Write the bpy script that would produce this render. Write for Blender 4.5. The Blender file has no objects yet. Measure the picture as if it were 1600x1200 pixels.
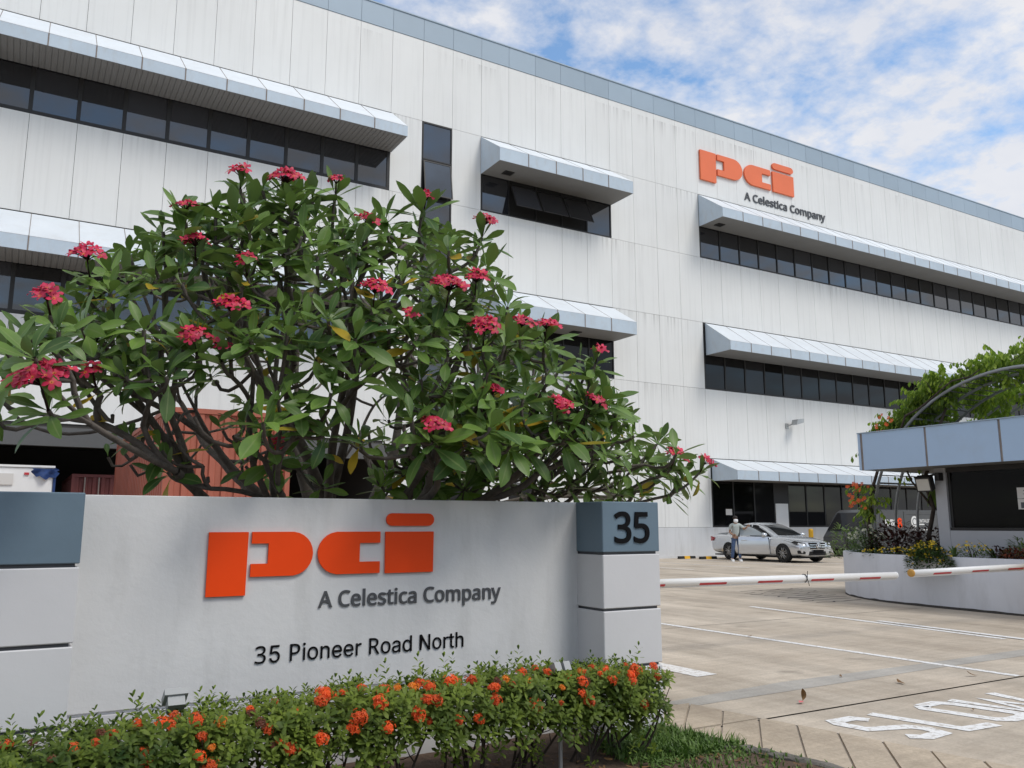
import bpy, bmesh, math, random
import numpy as np
from mathutils import Vector, Matrix
SC = bpy.context.scene
COL = SC.collection
R = math.radians
PI = math.pi

# ------------------------------------------------------------------ camera
CAM_H = 1.45
YAW, PITCH = R(59.33), R(9.511)
fw = Vector((math.cos(YAW)*math.cos(PITCH), math.sin(YAW)*math.cos(PITCH), math.sin(PITCH)))
rt = Vector((math.sin(YAW), -math.cos(YAW), 0))
up = rt.cross(fw)
cam_data = bpy.data.cameras.new('camera')
cam_data.sensor_width = 36
cam_data.lens = 1305.3/1600*36
cam_data.clip_start = 0.05
cam_data.clip_end = 3000
cam = bpy.data.objects.new('camera', cam_data)
COL.objects.link(cam)
cam.matrix_world = Matrix(((rt.x, up.x, -fw.x, 0), (rt.y, up.y, -fw.y, 0), (rt.z, up.z, -fw.z, CAM_H), (0, 0, 0, 1)))
SC.camera = cam

# ------------------------------------------------------------------ light
SUN_DIR = Vector((0.36, -0.66, 1.0)).normalized()          # towards the sun
sun_data = bpy.data.lights.new('sun', 'SUN')
sun_data.energy = 1.5
sun_data.angle = R(20)
sun_data.color = (1.0, 0.945, 0.865)
sun = bpy.data.objects.new('sun', sun_data)
COL.objects.link(sun)
sun.rotation_euler = SUN_DIR.to_track_quat('Z', 'Y').to_euler()

world = bpy.data.worlds.new('World')
SC.world = world
world.use_nodes = True
nt = world.node_tree
for n in list(nt.nodes): nt.nodes.remove(n)
def wn(t, **k):
    n = nt.nodes.new(t)
    for a, b in k.items(): setattr(n, a, b)
    return n
out = wn('ShaderNodeOutputWorld'); bg = wn('ShaderNodeBackground')
sky = wn('ShaderNodeTexSky', sky_type='NISHITA', sun_disc=False)
sky.sun_elevation = math.asin(SUN_DIR.z)
sky.sun_rotation = math.atan2(SUN_DIR.x, SUN_DIR.y)
sky.altitude = 20; sky.air_density = 1.0; sky.dust_density = 0.7; sky.ozone_density = 1.5
tc = wn('ShaderNodeTexCoord')
sep = wn('ShaderNodeSeparateXYZ'); nt.links.new(tc.outputs['Generated'], sep.inputs[0])
zc = wn('ShaderNodeMath', operation='MAXIMUM'); nt.links.new(sep.outputs['Z'], zc.inputs[0]); zc.inputs[1].default_value = 0.0
zo = wn('ShaderNodeMath', operation='ADD'); nt.links.new(zc.outputs[0], zo.inputs[0]); zo.inputs[1].default_value = 0.18
dx = wn('ShaderNodeMath', operation='DIVIDE'); nt.links.new(sep.outputs['X'], dx.inputs[0]); nt.links.new(zo.outputs[0], dx.inputs[1])
dy = wn('ShaderNodeMath', operation='DIVIDE'); nt.links.new(sep.outputs['Y'], dy.inputs[0]); nt.links.new(zo.outputs[0], dy.inputs[1])
cmb = wn('ShaderNodeCombineXYZ'); nt.links.new(dx.outputs[0], cmb.inputs[0]); nt.links.new(dy.outputs[0], cmb.inputs[1])
cmb.inputs[2].default_value = 8.3
def noise(scale, detail, rough, dist=0.0):
    n = wn('ShaderNodeTexNoise'); nt.links.new(cmb.outputs[0], n.inputs['Vector'])
    n.inputs['Scale'].default_value = scale; n.inputs['Detail'].default_value = detail
    n.inputs['Roughness'].default_value = rough; n.inputs['Distortion'].default_value = dist
    return n
n1 = noise(1.3, 3, 0.5, 0.2); n2 = noise(8.5, 10, 0.60, 0.1)
m1 = wn('ShaderNodeMath', operation='MULTIPLY'); nt.links.new(n1.outputs['Fac'], m1.inputs[0]); m1.inputs[1].default_value = 0.46
m2 = wn('ShaderNodeMath', operation='MULTIPLY_ADD'); nt.links.new(n2.outputs['Fac'], m2.inputs[0]); m2.inputs[1].default_value = 0.54; nt.links.new(m1.outputs[0], m2.inputs[2])
rp = wn('ShaderNodeValToRGB'); nt.links.new(m2.outputs[0], rp.inputs[0])
rp.color_ramp.elements[0].position = 0.375; rp.color_ramp.elements[0].color = (0.0, 0.0, 0.0, 1)
rp.color_ramp.elements[1].position = 0.525; rp.color_ramp.elements[1].color = (0.94, 0.94, 0.94, 1)
n3 = noise(2.2, 6, 0.55, 0.2)
cr = wn('ShaderNodeValToRGB'); nt.links.new(n3.outputs['Fac'], cr.inputs[0])
cr.color_ramp.elements[0].position = 0.3; cr.color_ramp.elements[0].color = (0.76, 0.79, 0.875, 1)
cr.color_ramp.elements[1].position = 0.66; cr.color_ramp.elements[1].color = (0.965, 0.96, 0.975, 1)
cs = wn('ShaderNodeVectorMath', operation='SCALE'); nt.links.new(cr.outputs[0], cs.inputs[0]); cs.inputs['Scale'].default_value = 4.7
bs = wn('ShaderNodeVectorMath', operation='MULTIPLY'); nt.links.new(sky.outputs[0], bs.inputs[0]); bs.inputs[1].default_value = (1.0, 1.13, 1.16)
mx = wn('ShaderNodeMix', data_type='RGBA'); nt.links.new(rp.outputs[0], mx.inputs['Factor'])
nt.links.new(bs.outputs[0], mx.inputs['A']); nt.links.new(cs.outputs[0], mx.inputs['B'])
nt.links.new(mx.outputs['Result'], bg.inputs['Color'])
bg.inputs['Strength'].default_value = 0.15
nt.links.new(bg.outputs[0], out.inputs['Surface'])

SC.view_settings.view_transform = 'Standard'
SC.view_settings.look = 'None'
SC.view_settings.exposure = 0.38
SC.view_settings.gamma = 1.0
SC.view_settings.use_curve_mapping = False
SC.render.engine = 'CYCLES'
SC.cycles.max_bounces = 6
SC.cycles.use_denoising = True

rnd = random.Random(11)

# ------------------------------------------------------------------ materials
def mat(name, col, rough=0.6, metal=0.0, spec=0.5, var=0.0, vscale=3.0, stretch=(1, 1, 1), bump=0.0, bscale=40.0,
        rnd_amt=0.0, dirt=None, dirt_amt=0.0, dirt_scale=1.0, dirt_stretch=(1, 1, 1), ior=1.45, local=False, vcol2=None):
    m = bpy.data.materials.new(name); m.use_nodes = True
    t = m.node_tree; b = t.nodes['Principled BSDF']
    b.inputs['Roughness'].default_value = rough; b.inputs['Metallic'].default_value = metal
    b.inputs['Specular IOR Level'].default_value = spec; b.inputs['IOR'].default_value = ior
    L = t.links.new
    if local: src = t.nodes.new('ShaderNodeTexCoord').outputs['Object']
    else: src = t.nodes.new('ShaderNodeNewGeometry').outputs['Position']
    def nz(scale, st, detail=5, r=0.6):
        mp = t.nodes.new('ShaderNodeMapping'); L(src, mp.inputs['Vector']); mp.inputs['Scale'].default_value = st
        n = t.nodes.new('ShaderNodeTexNoise'); L(mp.outputs[0], n.inputs['Vector'])
        n.inputs['Scale'].default_value = scale; n.inputs['Detail'].default_value = detail; n.inputs['Roughness'].default_value = r
        return n.outputs['Fac']
    cur = None
    rgb = t.nodes.new('ShaderNodeRGB'); rgb.outputs[0].default_value = (*col, 1); cur = rgb.outputs[0]
    if var > 0:
        f = nz(vscale, stretch)
        if vcol2:
            rp = t.nodes.new('ShaderNodeValToRGB'); L(f, rp.inputs[0])
            rp.color_ramp.elements[0].position = 0.5-var; rp.color_ramp.elements[1].position = 0.5+var
            rp.color_ramp.elements[0].color = (*col, 1); rp.color_ramp.elements[1].color = (*vcol2, 1)
            cur = rp.outputs[0]
        else:
            mr = t.nodes.new('ShaderNodeMapRange'); L(f, mr.inputs['Value'])
            mr.inputs['From Min'].default_value = 0.3; mr.inputs['From Max'].default_value = 0.7
            mr.inputs['To Min'].default_value = 1-var; mr.inputs['To Max'].default_value = 1+var
            v = t.nodes.new('ShaderNodeVectorMath'); v.operation = 'SCALE'; L(cur, v.inputs[0]); L(mr.outputs[0], v.inputs['Scale']); cur = v.outputs[0]
    if rnd_amt > 0:
        oi = t.nodes.new('ShaderNodeObjectInfo')
        mr = t.nodes.new('ShaderNodeMapRange'); L(oi.outputs['Random'], mr.inputs['Value'])
        mr.inputs['To Min'].default_value = 1-rnd_amt; mr.inputs['To Max'].default_value = 1+rnd_amt
        v = t.nodes.new('ShaderNodeVectorMath'); v.operation = 'SCALE'; L(cur, v.inputs[0]); L(mr.outputs[0], v.inputs['Scale']); cur = v.outputs[0]
    if dirt is not None:
        f = nz(dirt_scale, dirt_stretch, 7, 0.65)
        mr = t.nodes.new('ShaderNodeMapRange'); L(f, mr.inputs['Value'])
        mr.inputs['From Min'].default_value = 0.5; mr.inputs['From Max'].default_value = 0.78
        mr.inputs['To Min'].default_value = 0.0; mr.inputs['To Max'].default_value = dirt_amt
        mixn = t.nodes.new('ShaderNodeMix'); mixn.data_type = 'RGBA'; L(mr.outputs[0], mixn.inputs['Factor']); L(cur, mixn.inputs['A'])
        mixn.inputs['B'].default_value = (*dirt, 1); cur = mixn.outputs['Result']
    L(cur, b.inputs['Base Color'])
    if bump > 0:
        f = nz(bscale, (1, 1, 1), 6, 0.6)
        bn = t.nodes.new('ShaderNodeBump'); bn.inputs['Strength'].default_value = bump; bn.inputs['Distance'].default_value = 0.01
        L(f, bn.inputs['Height']); L(bn.outputs[0], b.inputs['Normal'])
    return m

M = {}
M['cladding'] = mat('cladding_paint', (0.73, 0.73, 0.712), 0.42, var=0.035, vscale=0.30, rnd_amt=0.014, dirt=(0.40, 0.395, 0.38), dirt_amt=0.24, dirt_scale=1.5, dirt_stretch=(4.5, 1, 0.15))
def joint_grime(m):
    t = m.node_tree; L = t.links.new; b = t.nodes['Principled BSDF']; cur = b.inputs['Base Color'].links[0].from_socket
    pos = t.nodes.new('ShaderNodeNewGeometry').outputs['Position']; sp = t.nodes.new('ShaderNodeSeparateXYZ'); L(pos, sp.inputs[0])
    def mth(op, a, bb=None):
        n = t.nodes.new('ShaderNodeMath'); n.operation = op
        for k, v in enumerate((a, bb)):
            if v is None: continue
            if isinstance(v, (int, float)): n.inputs[k].default_value = v
            else: L(v, n.inputs[k])
        return n.outputs[0]
    def nz(st, d):
        mp = t.nodes.new('ShaderNodeMapping'); L(pos, mp.inputs['Vector']); mp.inputs['Scale'].default_value = st
        n = t.nodes.new('ShaderNodeTexNoise'); L(mp.outputs[0], n.inputs['Vector']); n.inputs['Scale'].default_value = 1; n.inputs['Detail'].default_value = d; return n.outputs['Fac']
    def rng_(v, a, bb, c, d):
        n = t.nodes.new('ShaderNodeMapRange'); L(v, n.inputs['Value'])
        for k, x in zip(('From Min', 'From Max', 'To Min', 'To Max'), (a, bb, c, d)): n.inputs[k].default_value = x
        return n.outputs[0]
    fr = mth('FRACT', mth('DIVIDE', mth('SUBTRACT', 17.435, sp.outputs['Z']), 3.235))
    fall = mth('POWER', rng_(fr, 0.0, 0.36, 1.0, 0.0), 1.6)
    fac_ = mth('MULTIPLY', mth('MULTIPLY', fall, rng_(nz((9, 1, .12), 5), .46, .68, 0, 1)), rng_(nz((.22, 1, .2), 2), .44, .66, .03, .55))
    mx = t.nodes.new('ShaderNodeMix'); mx.data_type = 'RGBA'; L(fac_, mx.inputs['Factor']); L(cur, mx.inputs['A']); mx.inputs['B'].default_value = (0.27, 0.26, 0.245, 1)
    L(mx.outputs['Result'], b.inputs['Base Color'])
joint_grime(M['cladding'])
M['plinth'] = mat('plinth_paint', (0.60, 0.61, 0.62), 0.7, var=0.05, vscale=0.5, dirt=(0.36, 0.35, 0.33), dirt_amt=0.5, dirt_scale=1.2, dirt_stretch=(3, 1, 0.3))
M['joint'] = mat('dark_joint', (0.06, 0.055, 0.05), 0.9)
M['parapet'] = mat('blue_grey_metal', (0.32, 0.40, 0.475), 0.4, var=0.04, vscale=0.5, rnd_amt=0.05)
M['slope'] = mat('pale_sheet', (0.66, 0.70, 0.735), 0.5, var=0.05, vscale=0.8, rnd_amt=0.02, dirt=(0.5, 0.48, 0.45), dirt_amt=0.25, dirt_scale=2.0)  # sloped tops are paler and greyer than the awning lips
M['awning'] = mat('pale_blue_metal', (0.475, 0.555, 0.63), 0.38, var=0.05, vscale=1.2, rnd_amt=0.03, dirt=(0.40, 0.37, 0.33), dirt_amt=0.35, dirt_scale=2.0, dirt_stretch=(2, 2, 1))
M['soffit'] = mat('grey_soffit', (0.20, 0.20, 0.195), 0.7, var=0.05, vscale=1.0)
M['rust'] = mat('weathered_seam', (0.22, 0.185, 0.165), 0.7, var=0.2, vscale=6)
M['frame'] = mat('dark_frame', (0.018, 0.017, 0.017), 0.5)
M['glass'] = mat('dark_glass', (0.020, 0.021, 0.025), 0.03, spec=0.6, ior=1.7, rnd_amt=0.7)
M['glass_low'] = mat('low_reflection_glass', (0.012, 0.012, 0.013), 0.05, spec=0.25, ior=1.5, rnd_amt=0.8)  # darker, duller copy of the glass; the missing sky reflection is set in here
M['black'] = mat('black_matt', (0.01, 0.01, 0.01), 0.9)
M['interior'] = mat('bay_interior', (0.035, 0.035, 0.035), 0.9)
M['lintel'] = mat('grey_lintel', (0.10, 0.10, 0.10), 0.7)
M['sign'] = mat('sign_paint', (0.655, 0.655, 0.652), 0.6, var=0.05, vscale=1.6, bump=0.22, bscale=20, dirt=(0.44, 0.44, 0.43), dirt_amt=0.45, dirt_scale=2.2, dirt_stretch=(2.5, 1, 0.5))
M['sign_block'] = mat('sign_block_paint', (0.615, 0.613, 0.62), 0.55, var=0.03, vscale=1.3, bump=0.10, bscale=22)
M['sign_blue'] = mat('slate_blue_paint', (0.135, 0.195, 0.245), 0.45, var=0.07, vscale=2.5, bump=0.08, bscale=22)
M['orange'] = mat('orange_letter', (0.88, 0.066, 0.003), 0.5, spec=0.3, var=0.04, vscale=3)
M['orange_far'] = mat('faded_orange_letter', (0.78, 0.17, 0.065), 0.5, var=0.04, vscale=1)
M['charcoal'] = mat('charcoal_letter', (0.075, 0.078, 0.085), 0.5)
M['ink'] = mat('black_letter', (0.006, 0.006, 0.007), 0.7, spec=0.12)
M['white_letter'] = mat('white_letter', (0.75, 0.75, 0.73), 0.6)
M['white'] = mat('white_paint', (0.78, 0.78, 0.77), 0.4, var=0.03, vscale=2)
M['red'] = mat('red_band', (0.50, 0.035, 0.045), 0.5, var=0.1, vscale=8)
M['galv'] = mat('galvanised_steel', (0.42, 0.43, 0.43), 0.45, metal=0.6, var=0.1, vscale=6)
M['steel'] = mat('grey_tube', (0.30, 0.31, 0.32), 0.45, metal=0.4)
M['darksteel'] = mat('dark_slat', (0.06, 0.062, 0.065), 0.55)
M['planter'] = mat('planter_paint', (0.60, 0.605, 0.63), 0.6, var=0.05, vscale=0.9, bump=0.15, bscale=14, dirt=(0.2, 0.19, 0.18), dirt_amt=0.25, dirt_scale=1.6, dirt_stretch=(2, 2, 0.5))
M['gh_wall'] = mat('guard_wall_paint', (0.42, 0.425, 0.445), 0.6, var=0.04, vscale=1.5)
M['fascia'] = mat('fascia_blue', (0.38, 0.505, 0.67), 0.4, var=0.03, vscale=0.8, rnd_amt=0.02, dirt=(0.32, 0.33, 0.36), dirt_amt=0.3, dirt_scale=1.3)
M['paper'] = mat('paper', (0.62, 0.60, 0.57), 0.8)
M['yellow'] = mat('yellow_plastic', (0.75, 0.42, 0.03), 0.5)
M['rubber'] = mat('black_rubber', (0.018, 0.018, 0.018), 0.8)
M['soil'] = mat('soil', (0.10, 0.065, 0.045), 0.95, var=0.35, vscale=14, bump=1.0, bscale=30)
M['kerb'] = mat('old_kerb', (0.14, 0.128, 0.112), 0.9, var=0.4, vscale=9, bump=0.8, bscale=25)
M['dead_leaf'] = mat('dead_leaf', (0.16, 0.085, 0.03), 0.7, var=0.3, vscale=30)
M['pink_scrap'] = mat('pink_petal', (0.6, 0.16, 0.17), 0.7)

def concrete(name, c1, c2, dark, bump=0.3):
    m = bpy.data.materials.new(name); m.use_nodes = True
    t = m.node_tree; b = t.nodes['Principled BSDF']; L = t.links.new
    g = t.nodes.new('ShaderNodeNewGeometry').outputs['Position']
    def nz(s, st, d, r):
        mp = t.nodes.new('ShaderNodeMapping'); L(g, mp.inputs['Vector']); mp.inputs['Scale'].default_value = st
        n = t.nodes.new('ShaderNodeTexNoise'); L(mp.outputs[0], n.inputs['Vector']); n.inputs['Scale'].default_value = s
        n.inputs['Detail'].default_value = d; n.inputs['Roughness'].default_value = r; return n.outputs['Fac']
    f1 = nz(0.55, (1, 1, 1), 8, 0.65); f2 = nz(2.4, (1, 0.35, 1), 8, 0.7); f3 = nz(45, (1, 1, 1), 4, 0.6); f4 = nz(3.0, (0.6, 4.5, 1), 6, 0.6)
    r1 = t.nodes.new('ShaderNodeValToRGB'); L(f1, r1.inputs[0])
    r1.color_ramp.elements[0].position = 0.33; r1.color_ramp.elements[0].color = (*c1, 1)
    r1.color_ramp.elements[1].position = 0.66; r1.color_ramp.elements[1].color = (*c2, 1)
    def mul(cur, f, lo, hi, a, bb):
        mr = t.nodes.new('ShaderNodeMapRange'); L(f, mr.inputs['Value']); mr.inputs['From Min'].default_value = lo; mr.inputs['From Max'].default_value = hi
        mr.inputs['To Min'].default_value = a; mr.inputs['To Max'].default_value = bb
        v = t.nodes.new('ShaderNodeVectorMath'); v.operation = 'SCALE'; L(cur, v.inputs[0]); L(mr.outputs[0], v.inputs['Scale']); return v.outputs[0]
    cur = mul(r1.outputs[0], f3, 0.3, 0.7, 0.88, 1.10)
    cur = mul(cur, f4, 0.35, 0.7, 0.88, 1.06)
    f5 = nz(1.0, (1.6, 0.13, 1), 5, 0.6); cur = mul(cur, f5, 0.36, 0.62, 0.80, 1.05); f6 = nz(1.7, (1, 1, 1), 3, 0.5); cur = mul(cur, f6, 0.66, 0.74, 1.0, 0.72)
    mr = t.nodes.new('ShaderNodeMapRange'); L(f2, mr.inputs['Value']); mr.inputs['From Min'].default_value = 0.52; mr.inputs['From Max'].default_value = 0.75
    mr.inputs['To Max'].default_value = 0.85
    mx = t.nodes.new('ShaderNodeMix'); mx.data_type = 'RGBA'; L(mr.outputs[0], mx.inputs['Factor']); L(cur, mx.inputs['A']); mx.inputs['B'].default_value = (*dark, 1)
    L(mx.outputs['Result'], b.inputs['Base Color']); b.inputs['Roughness'].default_value = 0.85; b.inputs['Specular IOR Level'].default_value = 0.3
    bn = t.nodes.new('ShaderNodeBump'); bn.inputs['Strength'].default_value = bump; bn.inputs['Distance'].default_value = 0.006
    L(f3, bn.inputs['Height']); L(bn.outputs[0], b.inputs['Normal'])
    return m
M['concrete'] = concrete('driveway_concrete', (0.43, 0.365, 0.29), (0.60, 0.525, 0.43), (0.31, 0.262, 0.205))
M['apron'] = concrete('apron_concrete', (0.43, 0.355, 0.268), (0.54, 0.455, 0.352), (0.27, 0.215, 0.16), 0.5)
M['patch'] = concrete('grey_patch', (0.37, 0.35, 0.315), (0.47, 0.445, 0.405), (0.38, 0.35, 0.31))
M['ground'] = concrete('far_ground', (0.30, 0.28, 0.25), (0.38, 0.36, 0.33), (0.25, 0.23, 0.2))

def line_paint():
    m = bpy.data.materials.new('worn_line_paint'); m.use_nodes = True
    t = m.node_tree; b = t.nodes['Principled BSDF']; L = t.links.new
    g = t.nodes.new('ShaderNodeNewGeometry').outputs['Position']
    n = t.nodes.new('ShaderNodeTexNoise'); L(g, n.inputs['Vector']); n.inputs['Scale'].default_value = 18; n.inputs['Detail'].default_value = 8; n.inputs['Roughness'].default_value = 0.7
    r = t.nodes.new('ShaderNodeValToRGB'); L(n.outputs['Fac'], r.inputs[0])
    r.color_ramp.elements[0].position = 0.37; r.color_ramp.elements[0].color = (0.46, 0.42, 0.37, 1)
    r.color_ramp.elements[1].position = 0.5; r.color_ramp.elements[1].color = (0.78, 0.78, 0.77, 1)
    L(r.outputs[0], b.inputs['Base Color']); b.inputs['Roughness'].default_value = 0.6
    return m
M['line'] = line_paint()

def leaf_mat(name, col, col2, under, rough=0.45, trans=0.22, rib=True, wscale=2.6, spec=0.25):
    m = bpy.data.materials.new(name); m.use_nodes = True
    t = m.node_tree; b = t.nodes['Principled BSDF']; L = t.links.new
    geo = t.nodes.new('ShaderNodeNewGeometry')
    n = t.nodes.new('ShaderNodeTexNoise'); L(geo.outputs['Position'], n.inputs['Vector']); n.inputs['Scale'].default_value = wscale; n.inputs['Detail'].default_value = 4
    oi = t.nodes.new('ShaderNodeObjectInfo')
    ad = t.nodes.new('ShaderNodeMath'); ad.operation = 'MULTIPLY_ADD'; L(oi.outputs['Random'], ad.inputs[0]); ad.inputs[1].default_value = 0.25; L(n.outputs['Fac'], ad.inputs[2])
    at = t.nodes.new('ShaderNodeAttribute'); at.attribute_name = 'tint'
    ad2 = t.nodes.new('ShaderNodeMath'); ad2.operation = 'MULTIPLY_ADD'; L(at.outputs['Fac'], ad2.inputs[0]); ad2.inputs[1].default_value = 0.35; L(ad.outputs[0], ad2.inputs[2])
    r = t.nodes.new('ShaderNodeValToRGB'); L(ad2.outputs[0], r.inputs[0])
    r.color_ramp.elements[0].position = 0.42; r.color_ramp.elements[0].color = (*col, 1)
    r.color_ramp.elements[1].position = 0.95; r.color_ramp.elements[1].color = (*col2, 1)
    cur = r.outputs[0]
    if rib:
        au = t.nodes.new('ShaderNodeAttribute'); au.attribute_name = 'across'
        ab = t.nodes.new('ShaderNodeMath'); ab.operation = 'ABSOLUTE'; L(au.outputs['Fac'], ab.inputs[0])
        mr = t.nodes.new('ShaderNodeMapRange'); L(ab.outputs[0], mr.inputs['Value']); mr.inputs['From Min'].default_value = 0.03; mr.inputs['From Max'].default_value = 0.16
        mr.inputs['To Min'].default_value = 0.55; mr.inputs['To Max'].default_value = 0.0
        mx = t.nodes.new('ShaderNodeMix'); mx.data_type = 'RGBA'; L(mr.outputs[0], mx.inputs['Factor']); L(cur, mx.inputs['A']); mx.inputs['B'].default_value = (0.20, 0.26, 0.10, 1)
        cur = mx.outputs['Result']
    mu = t.nodes.new('ShaderNodeMix'); mu.data_type = 'RGBA'; L(geo.outputs['Backfacing'], mu.inputs['Factor']); L(cur, mu.inputs['A']); mu.inputs['B'].default_value = (*under, 1)
    cur = mu.outputs['Result']
    L(cur, b.inputs['Base Color']); b.inputs['Roughness'].default_value = rough; b.inputs['Specular IOR Level'].default_value = spec
    tr = t.nodes.new('ShaderNodeBsdfTranslucent')
    sc = t.nodes.new('ShaderNodeVectorMath'); sc.operation = 'MULTIPLY'; L(cur, sc.inputs[0]); sc.inputs[1].default_value = (1.5, 1.7, 0.7); L(sc.outputs[0], tr.inputs['Color'])
    ms = t.nodes.new('ShaderNodeMixShader'); ms.inputs[0].default_value = trans; L(b.outputs[0], ms.inputs[1]); L(tr.outputs[0], ms.inputs[2])
    L(ms.outputs[0], t.nodes['Material Output'].inputs['Surface'])
    return m
M['leaf'] = leaf_mat('frangipani_leaf', (0.042, 0.094, 0.024), (0.20, 0.325, 0.06), (0.11, 0.165, 0.07), rough=0.42, spec=0.35)
M['leaf_yellow'] = leaf_mat('yellowing_leaf', (0.22, 0.20, 0.03), (0.50, 0.33, 0.03), (0.35, 0.27, 0.06), rib=False)
M['bark'] = mat('frangipani_bark', (0.115, 0.098, 0.084), 0.85, var=0.35, vscale=14, bump=0.8, bscale=45)
M['twig'] = mat('dark_twig', (0.06, 0.045, 0.035), 0.9, var=0.3, vscale=20)
M['ixora'] = leaf_mat('ixora_leaf', (0.018, 0.048, 0.008), (0.165, 0.225, 0.032), (0.07, 0.12, 0.035), rough=0.55, rib=False, wscale=7, trans=0.25, spec=0.25)
M['vine'] = leaf_mat('vine_leaf', (0.07, 0.135, 0.014), (0.33, 0.43, 0.06), (0.14, 0.21, 0.05), rough=0.5, spec=0.3, rib=False, wscale=1.8, trans=0.35)
M['shade_green'] = leaf_mat('dark_shrub_leaf', (0.02, 0.05, 0.016), (0.07, 0.13, 0.035), (0.06, 0.1, 0.04), rib=False, wscale=6)
M['lime'] = leaf_mat('lime_shrub_leaf', (0.07, 0.13, 0.04), (0.22, 0.30, 0.11), (0.14, 0.2, 0.09), rib=False, wscale=6)
M['maroon'] = leaf_mat('maroon_leaf', (0.018, 0.008, 0.010), (0.075, 0.022, 0.022), (0.05, 0.02, 0.02), rib=False, wscale=7)
M['redbrown'] = leaf_mat('red_brown_leaf', (0.09, 0.025, 0.018), (0.26, 0.07, 0.04), (0.12, 0.04, 0.03), rib=False, wscale=7)
M['blade'] = leaf_mat('strap_leaf', (0.05, 0.09, 0.02), (0.19, 0.27, 0.06), (0.1, 0.16, 0.05), rib=False, wscale=5)
M['grass'] = leaf_mat('grass_blade', (0.03, 0.07, 0.014), (0.13, 0.21, 0.05), (0.06, 0.12, 0.03), rib=False, wscale=8)
M['tree_line'] = leaf_mat('far_tree_leaf', (0.02, 0.04, 0.012), (0.05, 0.09, 0.025), (0.04, 0.07, 0.02), rib=False, wscale=0.5)

def petal_mat(name, c0, c1, c2, p1=0.35):
    m = bpy.data.materials.new(name); m.use_nodes = True
    t = m.node_tree; b = t.nodes['Principled BSDF']; L = t.links.new
    at = t.nodes.new('ShaderNodeAttribute'); at.attribute_name = 'across'
    r = t.nodes.new('ShaderNodeValToRGB'); L(at.outputs['Fac'], r.inputs[0])
    r.color_ramp.elements[0].position = 0.05; r.color_ramp.elements[0].color = (*c0, 1)
    r.color_ramp.elements[1].position = 1.0; r.color_ramp.elements[1].color = (*c2, 1)
    e = r.color_ramp.elements.new(p1); e.color = (*c1, 1)
    oi = t.nodes.new('ShaderNodeObjectInfo')
    mr = t.nodes.new('ShaderNodeMapRange'); L(oi.outputs['Random'], mr.inputs['Value']); mr.inputs['To Min'].default_value = 0.75; mr.inputs['To Max'].default_value = 1.2
    v = t.nodes.new('ShaderNodeVectorMath'); v.operation = 'SCALE'; L(r.outputs[0], v.inputs[0]); L(mr.outputs[0], v.inputs['Scale'])
    L(v.outputs[0], b.inputs['Base Color']); b.inputs['Roughness'].default_value = 0.5
    tr = t.nodes.new('ShaderNodeBsdfTranslucent'); L(v.outputs[0], tr.inputs['Color'])
    ms = t.nodes.new('ShaderNodeMixShader'); ms.inputs[0].default_value = 0.25; L(b.outputs[0], ms.inputs[1]); L(tr.outputs[0], ms.inputs[2])
    L(ms.outputs[0], t.nodes['Material Output'].inputs['Surface'])
    return m
M['petal'] = petal_mat('frangipani_petal', (0.80, 0.28, 0.05), (0.62, 0.024, 0.070), (0.62, 0.026, 0.105), 0.28)
M['ixora_petal'] = petal_mat('ixora_petal', (0.85, 0.20, 0.02), (0.85, 0.12, 0.015), (0.78, 0.085, 0.015))
M['ixora_gold'] = petal_mat('ixora_petal_gold', (0.85, 0.30, 0.03), (0.85, 0.27, 0.02), (0.80, 0.20, 0.02))
M['ixora_spent'] = petal_mat('ixora_spent', (0.25, 0.07, 0.03), (0.22, 0.06, 0.03), (0.16, 0.05, 0.025))
M['yellow_flower'] = petal_mat('yellow_flower', (0.75, 0.42, 0.01), (0.78, 0.52, 0.015), (0.78, 0.55, 0.02))
M['cream_flower'] = petal_mat('cream_flower', (0.75, 0.65, 0.2), (0.75, 0.74, 0.55), (0.75, 0.75, 0.62))
M['bignonia'] = petal_mat('orange_creeper_flower', (0.75, 0.16, 0.02), (0.72, 0.12, 0.02), (0.65, 0.10, 0.02))

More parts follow.
